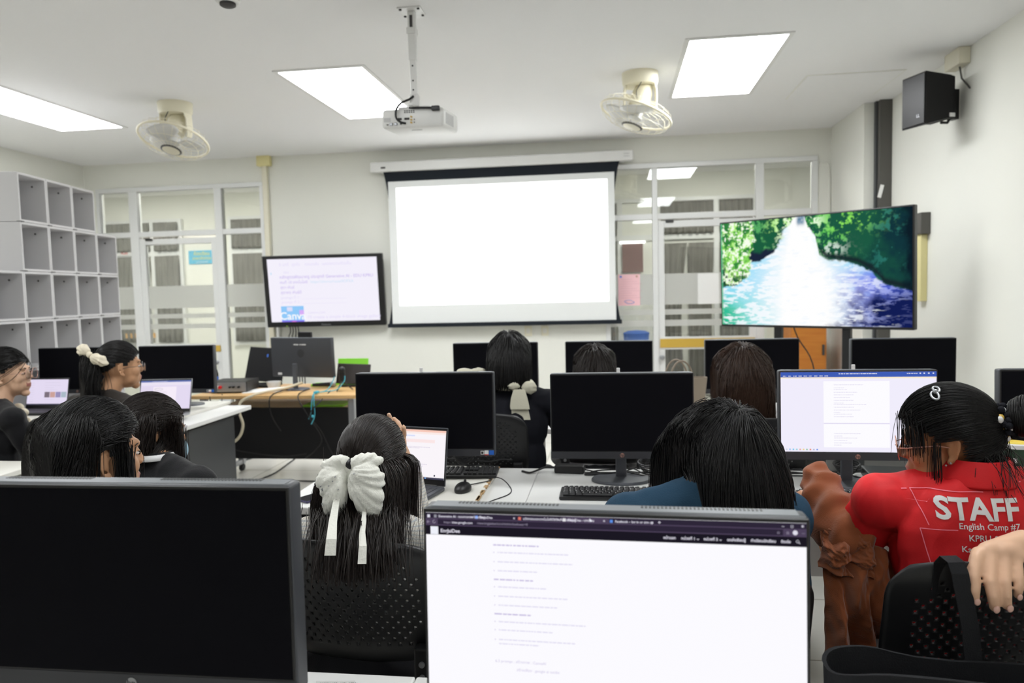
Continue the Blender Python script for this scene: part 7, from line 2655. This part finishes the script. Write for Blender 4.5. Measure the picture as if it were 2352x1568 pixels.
for sx in (-1, 1):
    for z in (-0.03, -0.07):
        mb.tube([c['H'](sx * 0.045, 0.075, z) - c['root'], c['H'](sx * 0.066, 0.04, z * 0.7) - c['root'], c['H'](sx * 0.079, -0.004, -0.01 + 0.2 * z) - c['root']], 0.0012, 'mask', seg=5)
mb.build('ear_loop', c['o'])
vs, fs = [], []
for k in range(21):
    t_ = -PI / 2 + (k / 20 - 0.5) * PI * 1.2
    dr = c['right'] * math.cos(t_) + c['fwd'] * math.sin(t_)
    for rr, zz in ((0.064, 0.046), (0.078, 0.030)):
        vs.append(c['N'] + dr * rr + V3(0, 0, zz) - c['root'])
for k in range(20):
    fs.append((2 * k, 2 * k + 2, 2 * k + 3, 2 * k + 1))
ob = MB().add(vs, fs, 'cloth_white').build('collar', c['o'], smooth=60)
ob.modifiers.new('t', 'SOLIDIFY').thickness = 0.002

# ---------------------------------------------------------------- far pair at the cube shelf
c = person('person in black blazer with round glasses, face in profile, by the picture edge', (-3.055, 3.37, 1.140), -1.30, 0.04, 0.0, s=1.02, a=-0.5, top='cloth_black', voxel=0.0055, skin='skin_light', N=(-3.085, 3.32, 0.975),
           chair_label='black chair of the girl with round glasses')
h = Hair(c['hc'], c['R'], 1.02)
h.tied(3000, (0.15, -0.9, -0.42), off=0.08, bulge=0.07, cond=lambda u: scalp_ok(u) & ~((u[:, 0] > 0.3) & (u[:, 2] < 0.12) & (u[:, 1] > -0.1)), r=0.0014)
h.tail(500, h.toW(norm(np.array([[0.1, -0.9, -0.42]])) * h.rad)[0], (-0.1, -0.2, -0.9), 0.98, 0.08, c['cols'], spread=0.025, vs=0.25, r=0.0014)
h.build(c['o'], 'hair_black', c['root'])
glasses(c, m='copper', r=0.026, sq=1.0)
mb = MB()
for k in range(5):
    p = c['N'] + c['fwd'] * (0.09 + 0.01 * k) + c['right'] * 0.03 * math.sin(k * 2) + V3(0, 0, -0.01 - 0.025 * k)
    mb.ell(p - c['root'], (0.03, 0.018, 0.022), 'bow_cream', nu=12, nv=8)
mb.build('neck_ruffle', c['o'], smooth=180)

c = person('person in dark brown blazer with a cream bow tied in the ponytail', (-2.50, 3.46, 1.165), -0.80, -0.02, 0.05, s=1.02, a=-0.25, top='cloth_brown', voxel=0.0055, skin='skin_mid', N=(-2.555, 3.40, 1.01), shw=0.19, torso=1.12, arms={1: ((-2.34, 3.42, 0.78), (-2.46, 3.72, 0.80))},
           chair_label='black perforated chair of the girl with the cream bow', chair_loc=(-2.60, 3.40, 0), chair_rz=0.05, z0=0.69, Hh=0.27)
h = Hair(c['hc'], c['R'], 1.02, wmax=0.12)
KN = (0.05, -0.94, 0.32)
h.tied(2200, KN, off=0.05, bulge=0.02, cond=lambda u: scalp_ok(u) & ~((u[:, 0] > 0.3) & (u[:, 2] < 0.10) & (u[:, 1] > -0.2)), r=0.0014)
kn = h.toW(norm(np.array([KN])) * h.rad * 1.06)[0]
h.tail(1800, kn + V3(-0.005, -0.005, -0.025), (-0.15, -0.25, -0.8), 0.90, 0.14, c['cols'], spread=0.020, vs=0.26, off=0.2, wav=0.05, r=0.0013, grav=0.25)
h.build(c['o'], 'hair_black', c['root'])
kb_ = kn + V3(0.01, -0.045, 0.012)
bow_lobe([E_(kb_ + V3(-0.035, 0, 0.022), (0.036, 0.022, 0.026), rotm(0, 0, 0.5))], None, kb_, 'hair_bow', c, 'bow_cream', vox=0.005, pleat=0.006, nfold=13)
bow_lobe([E_(kb_ + V3(0.040, 0, -0.024), (0.042, 0.022, 0.024), rotm(0, 0, 0.45)), E_(kb_ + V3(0.068, 0, -0.034), (0.018, 0.018, 0.022))], None, kb_, 'hair_bow', c, 'bow_cream', vox=0.005, pleat=0.006, nfold=13)
blob('bow_knot', [E_(kb_ + V3(0, -0.004, 0), (0.013, 0.018, 0.018))], 0.005, ['bow_cream'], c['o'], origin=c['root'])
glasses(c, m='shelf_dark', r=0.024)

# ---------------------------------------------------------------- far row
c = person('person with straight black hair and a beige bow tied at the back collar', (-0.500, 3.52, 1.180), 0.05, 0.0, 0.0, s=0.97, a=0.0, top='cloth_navy', voxel=0.007, N=(-0.475, 3.46, 1.02), shw=0.16,
           arms={1: ((-0.275, 3.56, 0.86), (-0.22, 3.86, 0.83))}, chair_label='black perforated chair of the girl with the beige collar bow', chair_loc=(-0.60, 3.40, 0), chair_rz=0.0, z0=0.69, Hh=0.285)
h = Hair(c['hc'], c['R'], 0.97, rad=(0.088, 0.104, 0.108))
h.loose(3600, 1.055, 0.05, c['cols'], part=0.0, off=0.14, grav=0.42, r=0.0015, K=16)
h.build(c['o'], 'hair_black', c['root'])
rl = c['root']
mb = MB()
for k in range(14):
    t_ = -PI / 2 + (k / 13 - 0.5) * PI * 1.1
    p = c['N'] + (c['right'] * math.cos(t_) + c['fwd'] * math.sin(t_)) * 0.078 + V3(0, 0, 0.04)
    mb.ell(p - rl, (0.02, 0.018, 0.022), 'cloth_beige', nu=12, nv=8)
mb.build('collar_ruffle', c['o'], smooth=180)
kb_ = V3(-0.435, 3.365, 1.060)
bow_lobe([E_(kb_ + V3(-0.028, 0.0, 0.004), (0.030, 0.018, 0.018)), E_(kb_ + V3(0.045, 0.005, -0.004), (0.036, 0.02, 0.030))], None, kb_, 'collar_bow', c, 'cloth_beige', vox=0.006, pleat=0.003, nfold=11)
mb = MB()
ribbon(mb, [kb_ - rl + V3(0.0, -0.012, -0.01), kb_ - rl + V3(0.0, -0.022, -0.05), kb_ - rl + V3(0.002, -0.028, -0.085), kb_ - rl + V3(0.004, -0.030, -0.10)], [0.026, 0.038, 0.044, 0.044], 'cloth_beige')
ribbon(mb, [kb_ - rl + V3(0.0, -0.008, -0.02), kb_ - rl + V3(-0.002, -0.018, -0.08), kb_ - rl + V3(0.006, -0.022, -0.135), kb_ - rl + V3(0.008, -0.024, -0.15)], [0.022, 0.036, 0.042, 0.042], 'cloth_beige')
mb.build('collar_bow_tail', c['o'])
bow_lobe([E_((-0.70, 3.44, 1.115), (0.05, 0.03, 0.024)), E_((-0.64, 3.44, 1.12), (0.04, 0.03, 0.022))], None, (-0.6, 3.44, 1.09), 'collar_bow', c, 'cloth_beige', vox=0.006, pleat=0.003, nfold=15)

c = person('person of whom only the black crown shows above the middle dark monitor', (-0.095, 3.64, 1.10), 0.0, -0.05, 0.0, s=0.97, top='cloth_white', voxel=0.009, shw=0.14, chair_label='black chair behind the middle dark monitor, out of sight', chair_loc=(-0.06, 3.66, 0))
h = Hair(c['hc'], c['R'], 0.97, rad=(0.086, 0.102, 0.106))
h.loose(2600, 0.92, 0.1, c['cols'], part=0.1, off=0.18, grav=0.36, r=0.0015, wav=0.02)
h.build(c['o'], 'hair_brown', c['root'])

c = person('person with long wavy brown hair and white top at the far row', (0.570, 3.44, 1.11), 0.0, -0.03, 0.0, s=0.97, top='cloth_white', voxel=0.008, N=(0.570, 3.38, 0.96), top_name='shirt', chair_label='black chair of the girl with wavy brown hair')
h = Hair(c['hc'], c['R'], 0.97, rad=(0.084, 0.102, 0.106), wmax=0.125)
h.loose(4200, 0.84, 0.14, c['cols'], part=0.1, off=0.20, grav=0.32, r=0.0013, wav=0.16)
h.build(c['o'], 'hair_warm', c['root'])
